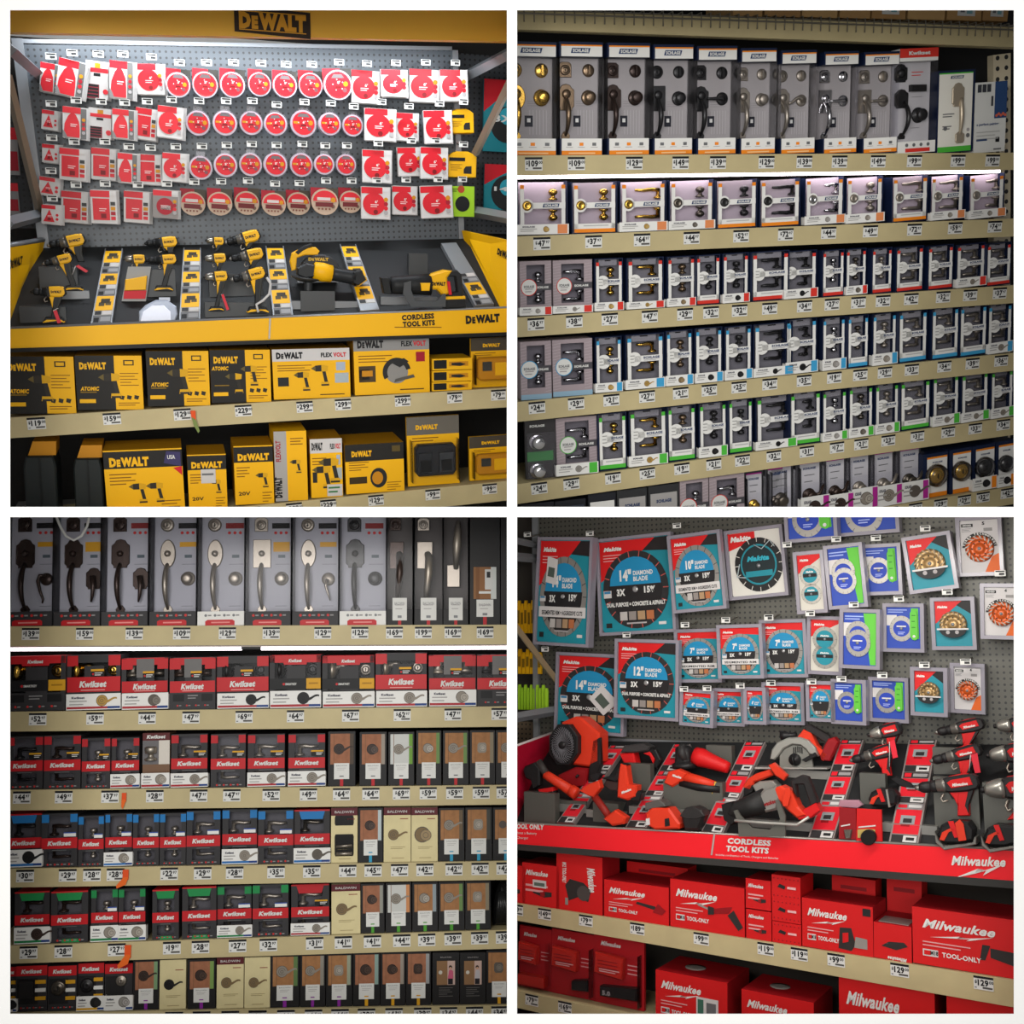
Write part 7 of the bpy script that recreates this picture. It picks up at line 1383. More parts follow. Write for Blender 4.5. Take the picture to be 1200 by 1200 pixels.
blue_pack('d2', 332, 480, 765, 958, 'blue blade pack with green leaflet, first of two in lowest row', False, 0, .35)
blue_pack('d2', 502, 672, 755, 948, 'blue blade pack with green leaflet, second of two in lowest row', False, 0, .35)
def twin(c, x0, x1, y0, y1, label, tilt):
    t, w, h = base_pack(c, x0, x1, y0, y1, label, 'blade pack', 'white twin blade packs', tilt, .35, .04, M('c8c4b9', .5))
    t.part('print_card', MB().prism([(-w * .48, h * .99), (-w * .48, h * .66), (w * .46, h * .92), (w * .46, h * .99)], -.001, 0, MR)); t.text('Makita', -w * .2, h * .88, h * .04, WHITE, y=-.0025, w=w * .36, bold=.06, shear=.25)
    for k, cz in enumerate((.62, .29)):
        blade_face(t, w, h, 0, h * cz, w * .42, M('9a978f', .35, .4), 12, M('5a5854')); t.part('blade_core', MB().disc(0, h * cz, w * .3, -.004, TEAL, .001, 22).box(-w * .28, w * .28, -.006, -.004, h * cz - h * .03, h * cz + h * .035, M('1d1d1e'))); t.part('arbor', MB().lathe([(w * .05, 0), (w * .04, .004)], (0, -.006, h * cz), (0, -1, 0), STEEL, 10)); t.text('Makita', 0, h * cz + h * .05, h * .03, WHITE, y=-.0065, w=w * .3, bold=.06, shear=.25)
twin('d2', 168, 296, 182, 455, 'white pack with two small blades one above another, upper of two', -4)
twin('d2', 222, 372, 478, 732, 'white pack with two small blades one above another, lower of two', 1)
def cup(c, x0, x1, y0, y1, label, kind, tilt, y=.34):
    t, w, h = base_pack(c, x0, x1, y0, y1, label, 'grinding cup pack', 'grinding cup packs', tilt, y, .05, TEAL if kind == 'teal' else M('c9c6c6', .5))
    F = MB(); r = w * .37; cz = h * .48 if kind == 'teal' else h * .45
    if kind == 'teal':
        F.prism([(-w * .48, h * .99), (-w * .48, h * .5), (w * .25, h * .99)], -.001, 0, MR).prism([(w * .1, h * .9), (w * .25, h * .99), (w * .48, h * .99), (w * .48, h * .7)], -.001, 0, M('1d1c1d')); t.part('print_card', F); t.text('Makita', -w * .28, h * .84, h * .05, WHITE, y=-.0025, w=w * .28, bold=.06, shear=.25)
        CP, CI = M('a98a5c', .4, .5), M('6a5a42', .4, .5)
    else:
        F.prism([(w * .1, 0), (w * .48, 0), (w * .48, h * .36), (w * .3, h * .3)], -.001, 0, M('d8621c')).box(-w * .45, -w * .15, -.001, 0, h * .87, h * .93, DK).bars(-w * .44, -w * .2, h * .84, 3, h * .025, h * .008, -.001, GREY).box(w * .12, w * .34, -.001, 0, h * .78, h * .84, M('8d8b8a')); t.part('print_card', F); t.text('4' if y0 > 300 else '5', w * .12, h * .9, h * .055, DK, y=-.0025, w=w * .07, bold=.05); t.text('RIDGID', -w * .3, h * .885, h * .03, WHITE, y=-.0025, w=w * .22, bold=.04)
        F = MB(); F.ring(0, cz, r * 1.0, r * 1.22, -.001, M('1d1c1d'), .0012, 24, .15, PI - .1); o = t.part('print_arc', F)
        for i, ch in enumerate('TURBO TECHNOLOGY'):
            a = PI - .28 - i * (PI - .55) / 15
            if ch != ' ': t.part('lettering', text_mb(MB(), ch, r * 1.06 * math.cos(a), cz + r * 1.06 * math.sin(a), r * .13, WHITE, -.003, bold=.06, rot=a - PI / 2), o)
        CP, CI = M('c9581c', .4, .2), M('a3420f', .4, .2)
    t.part('grinding_cup', MB().lathe([(r, 0), (r * .98, .012), (r * .72, .02), (r * .66, .008), (r * .4, .006), (r * .34, .014), (r * .12, .015)], (0, -.002, cz), (0, -1, 0), CP, 26))
    sg = MB()
    for i in range(16):
        a = i * PI / 8; c_, s_ = math.cos(a), math.sin(a); b = a + .28; e, f = math.cos(b), math.sin(b)
        sg.prism([(r * .7 * c_, cz + r * .7 * s_), (r * .98 * e, cz + r * .98 * f), (r * .98 * math.cos(b + .14), cz + r * .98 * math.sin(b + .14)), (r * .7 * math.cos(a + .14), cz + r * .7 * math.sin(a + .14))], -.026, -.015, M('8c857c', .5, .3) if kind != 'teal' else CI)
    t.part('diamond_segments', sg)
    if kind == 'teal': t.part('print_band', MB().box(-w * .42, w * .42, -.03, -.028, cz - r * .42, cz - r * .3, CARDW).prism([(r * math.cos(-a), cz - r * .3 + r * .72 * math.sin(-a)) for a in [.15 + (PI - .3) * i / 10 for i in range(11)]], -.028, -.026, M('1f2022')).disc(-r * .35, cz - r * .6, r * .14, -.028, CARDG, .001, 12).disc(r * .3, cz - r * .6, r * .14, -.028, CARDG, .001, 12))
    hb = MB()
    for i in range(8): hb.disc(r * .52 * math.cos(i * PI / 4), cz + r * .52 * math.sin(i * PI / 4), r * .06, -.0115, BLACK, .001, 8)
    hb.lathe([(r * .13, 0), (r * .12, .004)], (0, -.017, cz), (0, -1, 0), STEEL, 12); t.part('hub', hb)
cup('d2', 668, 880, 105, 355, 'red and teal pack with tan grinding cup, upper of three', 'teal', -8)
cup('d2', 785, 975, 392, 620, 'red and teal pack with tan grinding cup, middle of three', 'teal', -2)
cup('d2', 692, 848, 710, 920, 'red and teal pack with tan grinding cup, lowest of three', 'teal', 0)
cup('d2', 900, 1098, 25, 285, 'white pack with orange grinding cup marked 5, upper of three', 'or', -2)
cup('d2', 1008, 1190, 330, 572, 'white pack with orange grinding cup in the middle, cut at its side', 'or', 0)
cup('d2', 872, 1018, 692, 908, 'white pack with orange grinding cup, lowest of three', 'or', 0)
for i, (c, x, y) in enumerate([('d1', 70, 102), ('d1', 353, 97), ('d1', 748, 62), ('d1', 520, 558), ('d1', 785, 512), ('d1', 970, 490), ('d1', 1165, 478), ('d1', 150, 622), ('d1', 780, 803), ('d1', 885, 800), ('d1', 1035, 788), ('d1', 1175, 776), ('d2', 125, 148), ('d2', 348, 123), ('d2', 528, 118), ('d2', 752, 75), ('d2', 1092, 278), ('d2', 428, 420), ('d2', 632, 393), ('d2', 852, 362), ('d2', 42, 480), ('d2', 230, 460), ('d2', 372, 757), ('d2', 557, 740), ('d2', 748, 694), ('d2', 935, 680), ('d2', 52, 775), ('d2', 236, 770)]):
    hook_for(c, x, y, 'steel peg hook with white price card, %s %s' % (('%s counted along' % ORD[i % 14]), 'the large blade packs' if i < 14 else 'the blue and orange packs'), .285)
# ---- counter
CD_ = counter(D, (606, 967), (1188, 999), (640, 872), (1200, 868), .43, 'dark sloping tool counter with red front rail under the blade packs', DK)
f0, f1, f2, f3 = at(D, 600, 988.5, -.03), at(D, 1200, 1033, -.03), at(D, 1200, 998, -.03), at(D, 600, 965, -.03)
CD_.t.part('red_rail', MB().hexa([f0, f1, f2, f3] + [p + Vector((0, .035, 0)) for p in (f0, f1, f2, f3)], M('f0202a', .4)))
dn = Vector((0, -.004, -.032)); CD_.t.part('black_lip', MB().hexa([f0 + dn, f1 + dn, f1 + Vector((0, -.004, 0)), f0 + Vector((0, -.004, 0))] + [p + Vector((0, .04, 0)) for p in (f0 + dn, f1 + dn, f1, f0)], M('3a3937', .3)))
CD_.t.part('steel_edge', MB().tube([f3 + Vector((0, .005, .004)), f2 + Vector((0, .005, .004))], .007, M('9a968f', .35, .6), 5))
CD_.t.part('rail_joint', MB().prism([(q.x, q.z) for q in (at(D, 833, 1002, -.031), at(D, 835, 1002, -.031), at(D, 838.5, 976, -.031), at(D, 836.5, 976, -.031))], -.034, -.03, M('c9b8b4', .4, .5)))
def fascia(s, px, py, h, px0, px1, sl, shear=.15, bold=.05, m=WHITE):
    a = at(D, px0, py - (px - px0) * sl, -.031); b_ = at(D, px1, py + (px1 - px) * sl, -.031); hh = at(D, px, py - h / 2, -.031).z - at(D, px, py + h / 2, -.031).z
    q = at(D, px, py, -.031); rr = math.atan2(b_.z - a.z, b_.x - a.x); w = math.hypot(b_.x - a.x, b_.z - a.z)
    CD_.t.part('lettering', text_mb(MB(), s, q.x + math.sin(rr) * hh / 2, q.z - hh / 2, hh, m, -.0335, w=w, bold=bold, rot=rr, shear=shear))
fascia('TOOL ONLY', 620, 968.5, 5.5, 603, 639, .04); fascia('without a Battery', 615, 976, 3, 600, 628, .04, .0, 0); fascia('or Charger', 610, 981.5, 3, 600, 619, .04, 0, 0)
fascia('CORDLESS', 878, 986.5, 6, 853, 904, .06); fascia('TOOL KITS', 876, 995.5, 6, 851, 901, .06); fascia('Includes combination of Tools, Chargers and Batteries', 875, 1003.5, 2.2, 838, 911, .06, .1, 0)
fascia('Milwaukee', 1146, 1009, 10.5, 1114, 1178, .03, .35, .03)
def bolt(T_, b, px, py, s, y, sl=-.15):
    pts = [(-30, 8), (-2, -3), (-6, 3), (30, -9), (4, 5), (8, -1)]
    q = [at(b, px + x * s, py + z * s, y) for x, z in pts]; return [(p.x, p.z) for p in q]
CD_.t.part('bolt_mark', MB().prism(bolt(None, D, 1148, 1021, 1.0, -.031), -.0335, -.031, WHITE))
_o, P = end_board(D, CD_.t, [(599, 966, 0), (640, 915, .43), (649, 858, .43), (599, 876, 0)], M('b3122f', .45))
CD_.t.part('end_board_edge', MB().tube([P[2] + Vector((.009, 0, 0)), P[3] + Vector((.009, 0, 0))], .01, M('e5d9d6'), 5))
steps(CD_, [(617, 654, 962, .16, .05), (655, 690, 945, .04, .05), (700, 730, 950, .05, .1), (736, 765, 920, .12, .05), (780, 850, 940, .12, .05), (830, 860, 895, .1, .05), (1010, 1040, 935, .12, .05), (1097, 1150, 962, .2, .05), (1155, 1200, 970, .2, .05), (1095, 1140, 900, .1, .05)], M('55554f', .5, .2))
for (x0, x1, py) in ((652, 690, 945), (690, 735, 952), (915, 975, 905), (868, 955, 962), (1036, 1100, 968), (740, 820, 948)):
    p = on(CD_, x0, py); q = on(CD_, x1, py + 1); CD_.t.part('mounting_rail', MB().box(p.x, q.x, min(p.y, q.y) - .03, p.y + .02, min(p.z, q.z) - .02, p.z + .02, M('8a8984', .4, .4)))
def rstrip(fade=0):
    def fn(t, R):
        mb = MB(); R(mb, 0, 1, 0, 1, M('9a8f8c', .4, .4), 0, .026); t.part('steel_channel', mb)
        R5 = M('d8212f', .4)
        for v0, v1, k in ((.955, 1.0, 0), (.74, .95, 1), (.67, .735, 2), (.61, .665, 0), (.43, .605, 1), (.37, .425, 2), (.31, .365, 3), (.08, .305, 1), (.0, .07, 2)):
            mb = MB(); R(mb, .06, .94, v0, v1, (M('2a2526'), R5, M('2d2b2c'), M('8a8687'))[k])
            if k == 0: R(mb, .1, .34, v0 + .008, v1 - .008, R5, .002); R(mb, .4, .9, v0 + .012, v1 - .012, M('9a9696'), .002)
            elif k == 1: R(mb, .25, .75, v0 + (v1 - v0) * .4, v0 + (v1 - v0) * .75, M('8f9496'), .002); R(mb, .35, .65, v0 + (v1 - v0) * .45, v0 + (v1 - v0) * .62, M('2c2a2b'), .003); R(mb, .3, .6, v0 + (v1 - v0) * .3, v0 + (v1 - v0) * .4, MRD, .002)
            elif k == 2: R(mb, .46, .92, v0 + .006, v1 - .006, CARDW, .002); R(mb, .56, .84, v0 + .022, v1 - .022, DK, .003)
            else: R(mb, .1, .4, v0 + .01, v1 - .015, R5, .002); R(mb, .45, .9, v0 + .015, v1 - .015, CARDW, .002)
            t.part('print_panel', mb)
    return fn
for i, q in enumerate([((715.5, 873.5), (734, 873.5), (672, 964.5), (652.5, 963.5)), ((790, 872), (809, 872), (757.5, 970), (733, 969)), ((873, 869.5), (897, 869.5), (847, 977), (822, 973.5)), ((985, 867), (1012, 867), (977, 983), (947, 981.5)), ((1065, 867), (1098, 867), (1076, 989), (1041.5, 986.5))]):
    strip(CD_, q, 'red tool picture strip on the dark deck, %s from the white post' % ORD[i], 'info strip', rstrip(), 'red picture strips')
U1, U2, U3 = (606, 830, .15), (760, 840, .2), (960, 830, .19167)
MP = (MR, M('242223', .45), M('7a7771', .35, .6)); MI = (MR, M('242223', .45), M('a9a79f', .3, .7)); K2 = M('1d1c1d', .4); MO = M('d8381f', .4)
# work fan
T = Tool(CD_, U1, (500, 560), 'work_fan', 'red work fan with black octagonal grille at the outer end of the deck', 'fan', None, .05)
T.part('rear_housing', [(345, 110), (450, 65), (500, 75), (640, 195), (640, 420), (560, 460), (420, 440), (330, 300)], MO, .12, .06, .012)
def octo(r, cx=390, cy=282): return [(cx + r * .82 * math.cos(PI / 8 + i * PI / 4), cy - r * 1.16 * math.sin(PI / 8 + i * PI / 4)) for i in range(8)]
T.part('grille_rim', octo(148), M('1f1e1f', .4), .05, -.02, .006); T.part('dark_recess', octo(125), M('0d0d0e', .6), .01, -.046, .002)
mb = MB(); (cx, cz), = T.P([(390, 282)])
for i in range(36):
    a = i * PI / 18; b2 = a + .5; mb.tube([(cx + .016 * math.cos(a), -.055, cz + .016 * math.sin(a)), (cx + .06 * math.cos(a + .2), -.057, cz + .07 * math.sin(a + .2)), (cx + .072 * math.cos(b2), -.053, cz + .098 * math.sin(b2))], 0.002, M('77757a', .4), 4)
T.t.part('grille', mb); T.t.part('hub', MB().lathe([(.022, 0), (.02, .008)], (cx, -.054, cz), (0, -1, 0), K2, 14))
T.part('fan_stand', [(560, 460), (590, 250), (640, 230), (650, 440), (600, 600), (545, 640)], K2, .04, .02, .006); T.part('fan_base', [(330, 520), (460, 460), (560, 470), (540, 610), (450, 620), (340, 600)], MRD, .1, .03, .01); T.lathe('dial_knob', (500, 520), (501, 521), [(.012, 0), (.012, 8), (.008, 10)], K2, -.05)
# small tools
T = Tool(CD_, U1, (215, 735), 'work_light', 'red and black stick light with swivel head and battery on a grey bracket', 'work light', None, .04)
T.part('swivel_head', [(60, 480), (75, 450), (150, 420), (190, 470), (190, 600), (140, 630), (120, 560), (80, 545)], K2, .05, 0, .008); T.tube('upper_barrel', [(165, 415), (230, 520)], .022, M('3a3533')); T.tube('red_barrel', [(220, 515), (260, 540), (440, 655)], [.024, .026, .03], MO); T.lathe('lens_ring', (420, 640), (470, 672), [(.034, 0), (.034, .8), (.026, 1)], MO); T.part('battery', [(140, 640), (290, 610), (305, 660), (240, 720), (150, 700)], K2, .06, 0, .006); T.part('battery_band', [(185, 630), (295, 612), (300, 645), (200, 665)], MR, .063, 0, .003)
T = Tool(CD_, U1, (740, 905), 'hack_saw', 'red compact saw hanging nose down between the first two picture strips', 'saw', None, .05)
T.part('nose', [(500, 640), (570, 590), (650, 560), (665, 620), (610, 690), (570, 680)], MO, .05, 0, .006); T.part('blade_clamp', [(580, 520), (640, 505), (665, 520), (640, 560), (600, 560)], K2, .04, 0, .004); T.tube('neck', [(600, 680), (680, 790), (720, 850)], .02, M('8a2018')); T.part('motor_housing', [(690, 860), (780, 790), (870, 850), (850, 900), (760, 915)], MO, .06, 0, .01)
T = Tool(CD_, U1, (830, 745), 'cordless_saw', 'red saw with black loop handle resting on a bracket beside the second strip', 'saw', None, .1)
T.part('body', [(810, 500), (825, 430), (870, 440), (890, 590), (955, 600), (950, 690), (880, 715), (800, 690)], MO, .07, 0, .01); T.part('grip', [(665, 540), (770, 520), (815, 450), (840, 425), (880, 440), (850, 460), (830, 530), (790, 575), (720, 560)], K2, .05, -.002, .008); T.part('battery', [(900, 700), (960, 640), (990, 660), (975, 720), (920, 720)], K2, .06, 0, .005); T.part('trigger_guard', [(700, 560), (800, 570), (795, 640), (740, 640), (690, 600)], M('3a2a28'), .03, 0, .004); T.text('Milwaukee', (880, 640), .012, WHITE, .06, -.037, .4, .2)
T = Tool(CD_, U1, (940, 480), 'jig_saw', 'red and black jig saw with top handle beyond the first strip', 'jig saw', None, .02)
T.part('body', [(820, 350), (930, 345), (950, 440), (1060, 440), (1040, 480), (900, 475), (850, 420)], MR, .08, 0, .01); T.part('top_cover', [(830, 340), (860, 290), (1000, 270), (1060, 300), (1045, 330), (930, 345)], M('3a3838', .4), .085, 0, .008); T.part('loop_handle', [(1040, 310), (1090, 320), (1130, 400), (1100, 470), (1070, 440), (1090, 400), (1060, 350), (1000, 355), (1000, 335)], K2, .04, 0, .006); T.part('red_inlay', [(995, 350), (1050, 335), (1085, 395), (1075, 430), (1045, 370)], MR, .045, 0, .004)
T = Tool(CD_, U2, (330, 330), 'angle_grinder', 'red angle grinder with black round head on a grey riser', 'angle grinder', None, .05)
T.lathe('gear_head', (205, 170), (215, 300), [(.03, 0), (.045, .1), (.05, .5), (.055, .75), (.07, .8), (.07, 1)], K2); T.lathe('spindle', (195, 215), (235, 205), [(.03, 0), (.05, .4), (.045, 1)], M('2e2c2c'), -.02); T.lathe('motor_housing', (270, 225), (470, 300), [(.045, 0), (.05, .2), (.04, .5), (.032, .9), (.028, 1)], MR); T.tube('yellow_band', [(465, 270), (455, 320)], .008, M('d8b43a'))
T = Tool(CD_, U2, (270, 440), 'multi_tool', 'red oscillating tool with slim black grip below the angle grinder', 'multi tool', None, .06)
T.part('gear_head', [(100, 385), (125, 320), (180, 305), (240, 330), (210, 375), (150, 410)], MO, .06, 0, .01); T.tube('red_grip', [(190, 345), (300, 375), (390, 400)], [.028, .026, .02], MO); T.tube('black_grip', [(190, 385), (300, 410), (425, 425)], [.02, .024, .02], K2, -.006); T.tube('yellow_band', [(398, 380), (378, 450)], .006, M('d8b43a'), -.01); T.text('Milwaukee', (180, 345), .012, WHITE, .05, -.034, -.2, .2)
T = Tool(CD_, U2, (100, 650), 'battery_charger', 'orange red power unit with grey top at the front of the deck', 'charger', None, .04)
T.part('body', [(5, 560), (40, 525), (140, 530), (170, 570), (205, 620), (200, 650), (60, 655), (10, 625)], MO, .1, 0, .01); T.part('grey_top', [(0, 500), (80, 482), (110, 500), (120, 520), (40, 535), (0, 545)], M('55514e', .5), .09, 0, .006); T.part('side_slot', [(120, 590), (145, 585), (150, 630), (122, 635)], K2, .004, -.053, .001); T.part('badge', [(10, 590), (32, 585), (34, 625), (12, 628)], CARDW, .004, -.053, .001)
T = Tool(CD_, U2, (270, 660), 'dust_cup', 'black plastic cup standing beside the orange red power unit', 'cup', None, .04)
T.part('cup_body', [(205, 580), (225, 660), (310, 662), (345, 575), (320, 540), (280, 525), (230, 535)], M('1f1d1d', .45), .08, 0, .015); T.part('cup_rim', [(200, 575), (235, 528), (285, 522), (325, 540), (347, 575), (300, 598), (240, 595)], M('2c2a2a', .4), .086, 0, .006)
# circular saw and reciprocating saw
T = Tool(CD_, U2, (880, 300), 'circular_saw', 'silver and red circular saw with toothless blade guard at the back of the deck', 'circular saw', None, .03)
GS = M('a3a39c', .4, .5)
T.part('upper_guard', [(720, 245), (730, 190), (760, 150), (820, 122), (890, 117), (940, 135), (985, 180), (1000, 230), (950, 215), (930, 190), (900, 165), (850, 160), (800, 185), (770, 225), (745, 250)], GS, .05, 0, .006)
T.part('lower_guard', [(770, 300), (770, 225), (800, 185), (850, 162), (900, 168), (940, 205), (960, 250), (970, 300)], M('8f8f88', .35, .6), .02, .0, .003); T.lathe('blade_bolt', (862, 250), (863, 250), [(.03, -4), (.03, 3), (.02, 5)], K2, -.02); (bx, bz), = T.P([(862, 250)]); T.t.part('arbor', MB().lathe([(.032, 0), (.03, .012), (.014, .014), (.012, .02)], (bx, -.01, bz), (0, -1, 0), K2, 16))
T.part('depth_lever', [(905, 250), (985, 205), (1000, 225), (930, 262)], K2, .02, -.02, .003); T.part('shoe_plate', [(640, 290), (1060, 293), (1065, 303), (640, 302)], M('b5b3ad', .35, .6), .09, 0, .001)
T.part('motor_housing', [(870, 120), (905, 75), (950, 95), (985, 170), (1050, 220), (1020, 260), (985, 200), (940, 140)], MO, .06, .03, .006); T.part('top_handle', [(905, 55), (935, 45), (1050, 110), (1070, 140), (1010, 225), (1000, 200), (1030, 150), (960, 105), (920, 90)], M('2c2828', .4), .045, .03, .006); T.part('battery', [(1050, 130), (1085, 120), (1110, 150), (1060, 260), (1010, 255), (1000, 225)], MRD, .06, .03, .006); T.lathe('front_knob', (770, 112), (860, 108), [(.024, 0), (.024, .3), (.014, .5), (.014, 1)], K2, .02)
mb = MB()
for i in range(5): (x, z), = T.P([(855 + i * 12, 195 + abs(i - 2) * 3)]); mb.box(x - .003, x + .003, -.012, -.009, z - .012, z + .02, K2)
T.t.part('guard_vents', mb)
T = Tool(CD_, U2, (690, 660), 'reciprocating_saw', 'red and silver reciprocating saw with long black boot in a grey cradle', 'reciprocating saw', None, .06)
T.lathe('front_boot', (480, 565), (690, 490), [(.035, 0), (.045, .15), (.05, .5), (.06, 1)], M('201f1f', .5)); T.part('shoe', [(440, 510), (470, 500), (500, 495), (535, 600), (500, 630), (455, 600)], M('161515'), .07, 0, .005); T.part('silver_housing', [(640, 480), (690, 420), (760, 400), (790, 470), (770, 540), (700, 555)], M('96938d', .4, .5), .09, 0, .012); T.part('red_housing', [(720, 420), (790, 400), (850, 430), (890, 520), (940, 570), (885, 590), (830, 545), (760, 470)], MO, .085, 0, .01); T.part('d_handle', [(840, 370), (900, 340), (940, 350), (1000, 500), (960, 520), (915, 395), (870, 395), (880, 470), (855, 440)], M('262323'), .05, 0, .008); T.part('battery', [(880, 560), (990, 500), (1018, 545), (960, 590), (890, 600)], MR, .07, 0, .006); T.part('red_tag', [(830, 410), (850, 405), (858, 440), (840, 515), (812, 515), (808, 480)], MO, .004, -.06, .001); T.text('Milwaukee', (718, 500), .018, MRD, .09, -.047, .35, .2)
T.part('cradle', [(530, 540), (550, 535), (570, 570), (640, 640), (740, 650), (800, 590), (770, 480), (790, 475), (830, 570), (830, 690), (560, 690), (555, 610)], M('5a5953', .5), .014, -.066, 0); T.tube('cradle_rail', [(540, 595), (700, 608), (900, 620), (970, 575)], .007, M('b9b7b0', .4, .5), -.08)
T = Tool(CD_, U2, (640, 430), 'planer', 'red and silver rear tool half hidden behind the reciprocating saw', 'planer', None, .0)
T.part('body', [(560, 410), (590, 360), (640, 330), (720, 305), (740, 340), (680, 365), (630, 380), (610, 430)], MO, .06, 0, .008); T.part('silver_cover', [(620, 400), (660, 375), (740, 370), (770, 400), (700, 430), (640, 440)], M('a9a69f', .35, .5), .07, 0, .008); T.part('battery', [(550, 430), (600, 390), (635, 400), (620, 440), (575, 465)], K2, .06, 0, .005); T.part('strut', [(720, 280), (750, 265), (830, 340), (810, 370), (760, 340)], MO, .04, -.03, .006)
# drills and drivers
MG = 'red drills and drivers on the deck'
def rd(tip, rear, foot, lab, pal=MP, kind='drill', **k): return drill(CD_, U3, tip, rear, foot, 'cordless_drill' if kind == 'drill' else 'impact_driver', lab, 'drill', MG, pal, kind, 'Milwaukee', **k)
rd((295, 165), (505, 120), (420, 330), 'red impact driver raised alone between the first two white post strips', MI, 'impact', battery=False)
rd((185, 322), (470, 245), (420, 430), 'red drill pointing outward below the lone raised impact driver', MP, battery=False, cord=[(.1, .75), (.2, .8), (.25, .45), (.15, .42)])
rd((705, 150), (1012, 90), (880, 300), 'red drill topmost of three near the end of the deck', MP, battery=False)
rd((1065, 110), (1330, 95), (1200, 300), 'red impact driver topmost of three cut at the end of the deck', MI, 'impact', battery=False)
rd((675, 325), (995, 250), (870, 480), 'red drill in the middle of three near the end of the deck', MP, battery=False, cord=[(.22, .62), (.34, .66), (.38, .3), (.28, .28)])
rd((1020, 290), (1330, 260), (1190, 470), 'red impact driver in the middle of three cut at the end of the deck', MI, 'impact', battery=False)
rd((585, 490), (985, 445), (890, 680), 'large red drill lowest of three with red paper tag', MP, battery=False)
rd((985, 500), (1360, 470), (1190, 700), 'large red impact driver lowest of three cut at the end of the deck', MI, 'impact', battery=False)
T = Tool(CD_, U3, (510, 470), 'tool_rest', 'black paddle shaped rest lying across the end strip', 'tool rest', None, .04); T.part('paddle', [(440, 430), (470, 415), (560, 455), (580, 480), (550, 495), (480, 465)], K2, .02, 0, .004)
for i, (cx, cy, s, lab) in enumerate([(400, 545, .9, 'red and black battery with wire strap on a grey bracket'), (845, 755, 1.15, 'red and black battery in a grey holder with hanging red tag'), (1120, 775, 1.1, 'red and black battery in a grey holder at the end of the deck')]):
    T = Tool(CD_, U3, (cx, cy + 60), 'tool_battery', lab, 'battery', 'batteries on the deck', .04)
    S_ = lambda pts: [(cx + x * s, cy + y * s) for x, y in pts]
    T.part('battery_case', S_([(-100, 10), (-80, -40), (-30, -65), (70, -60), (100, -20), (95, 40), (20, 60), (-70, 55)]), K2, .08, 0, .012); T.part('red_arc', S_([(-85, 35), (-70, -5), (-30, -25), (0, -20), (-35, -5), (-60, 40)]), MO, .01, -.042, .001); T.part('red_band', S_([(-40, -62), (-10, -64), (20, 20), (-5, 25)]), MR, .006, -.044, .001)
    if i: T.part('holder', S_([(-110, -10), (-90, 40), (-60, 70), (90, 50), (100, 20), (110, 22), (110, 60), (-60, 90), (-105, 50)]), M('7a7872', .4, .4), .09, 0, .003)
    else: T.part('wire_strap', S_([(20, -60), (35, -62), (55, 60), (40, 62)]), M('b9b6ae', .3, .7), .086, 0, .002)
    if i == 1: T.part('red_tag', S_([(0, -55), (25, -75), (45, -50), (60, 35), (20, 40)]), MO, .003, -.055, 0)
for i, (x0, x1, y0, y1) in enumerate(((122, 232, 605, 803), (228, 388, 612, 815))):
    T = Tool(CD_, U3, ((x0 + x1) / 2, y1), 'accessory_pack', ('narrow red hanging pack holding one bit', 'red hanging pack with round black magnet')[i] + ' at the front of the deck', 'accessory pack', None, .05)
    T.part('backing_card', [(x0, y1 - 5), (x1, y1), (x1 - 5, y0 + 8), (x0 + 3, y0)], MRD if i == 0 else MR, .015, 0, .002); T.part('print_band', [(x0 + 15, y0 + 110), (x1 - 40, y0 + 100), (x1 - 40, y0 + 108), (x0 + 15, y0 + 118)], CARDW, .002, -.009, 0)
    if i == 0: T.part('bit', [(x0 + 35, 740), (x1 - 25, 738), (x1 - 35, 795), (x0 + 45, 795)], M('6a625a', .4, .5), .02, -.012, .004)
    else: T.part('round_magnet', [(310 + 48 * math.cos(a * PI / 10), 785 + 48 * math.sin(a * PI / 10)) for a in range(20)], M('161515', .4), .02, -.02, .003); T.part('pale_window', [(238, 740), (300, 735), (345, 740), (345, 790), (238, 790)], M('b9a05a'), .002, -.009, 0)
T = Tool(CD_, U3, (220, 600), 'accessory_pack', 'clear crumpled plastic pack lying behind the red hanging packs', 'accessory pack', None, .03); T.part('clear_clamshell', [(120, 600), (130, 560), (240, 560), (270, 590), (240, 610)], M('b98a98', .2), .03, 0, .004)
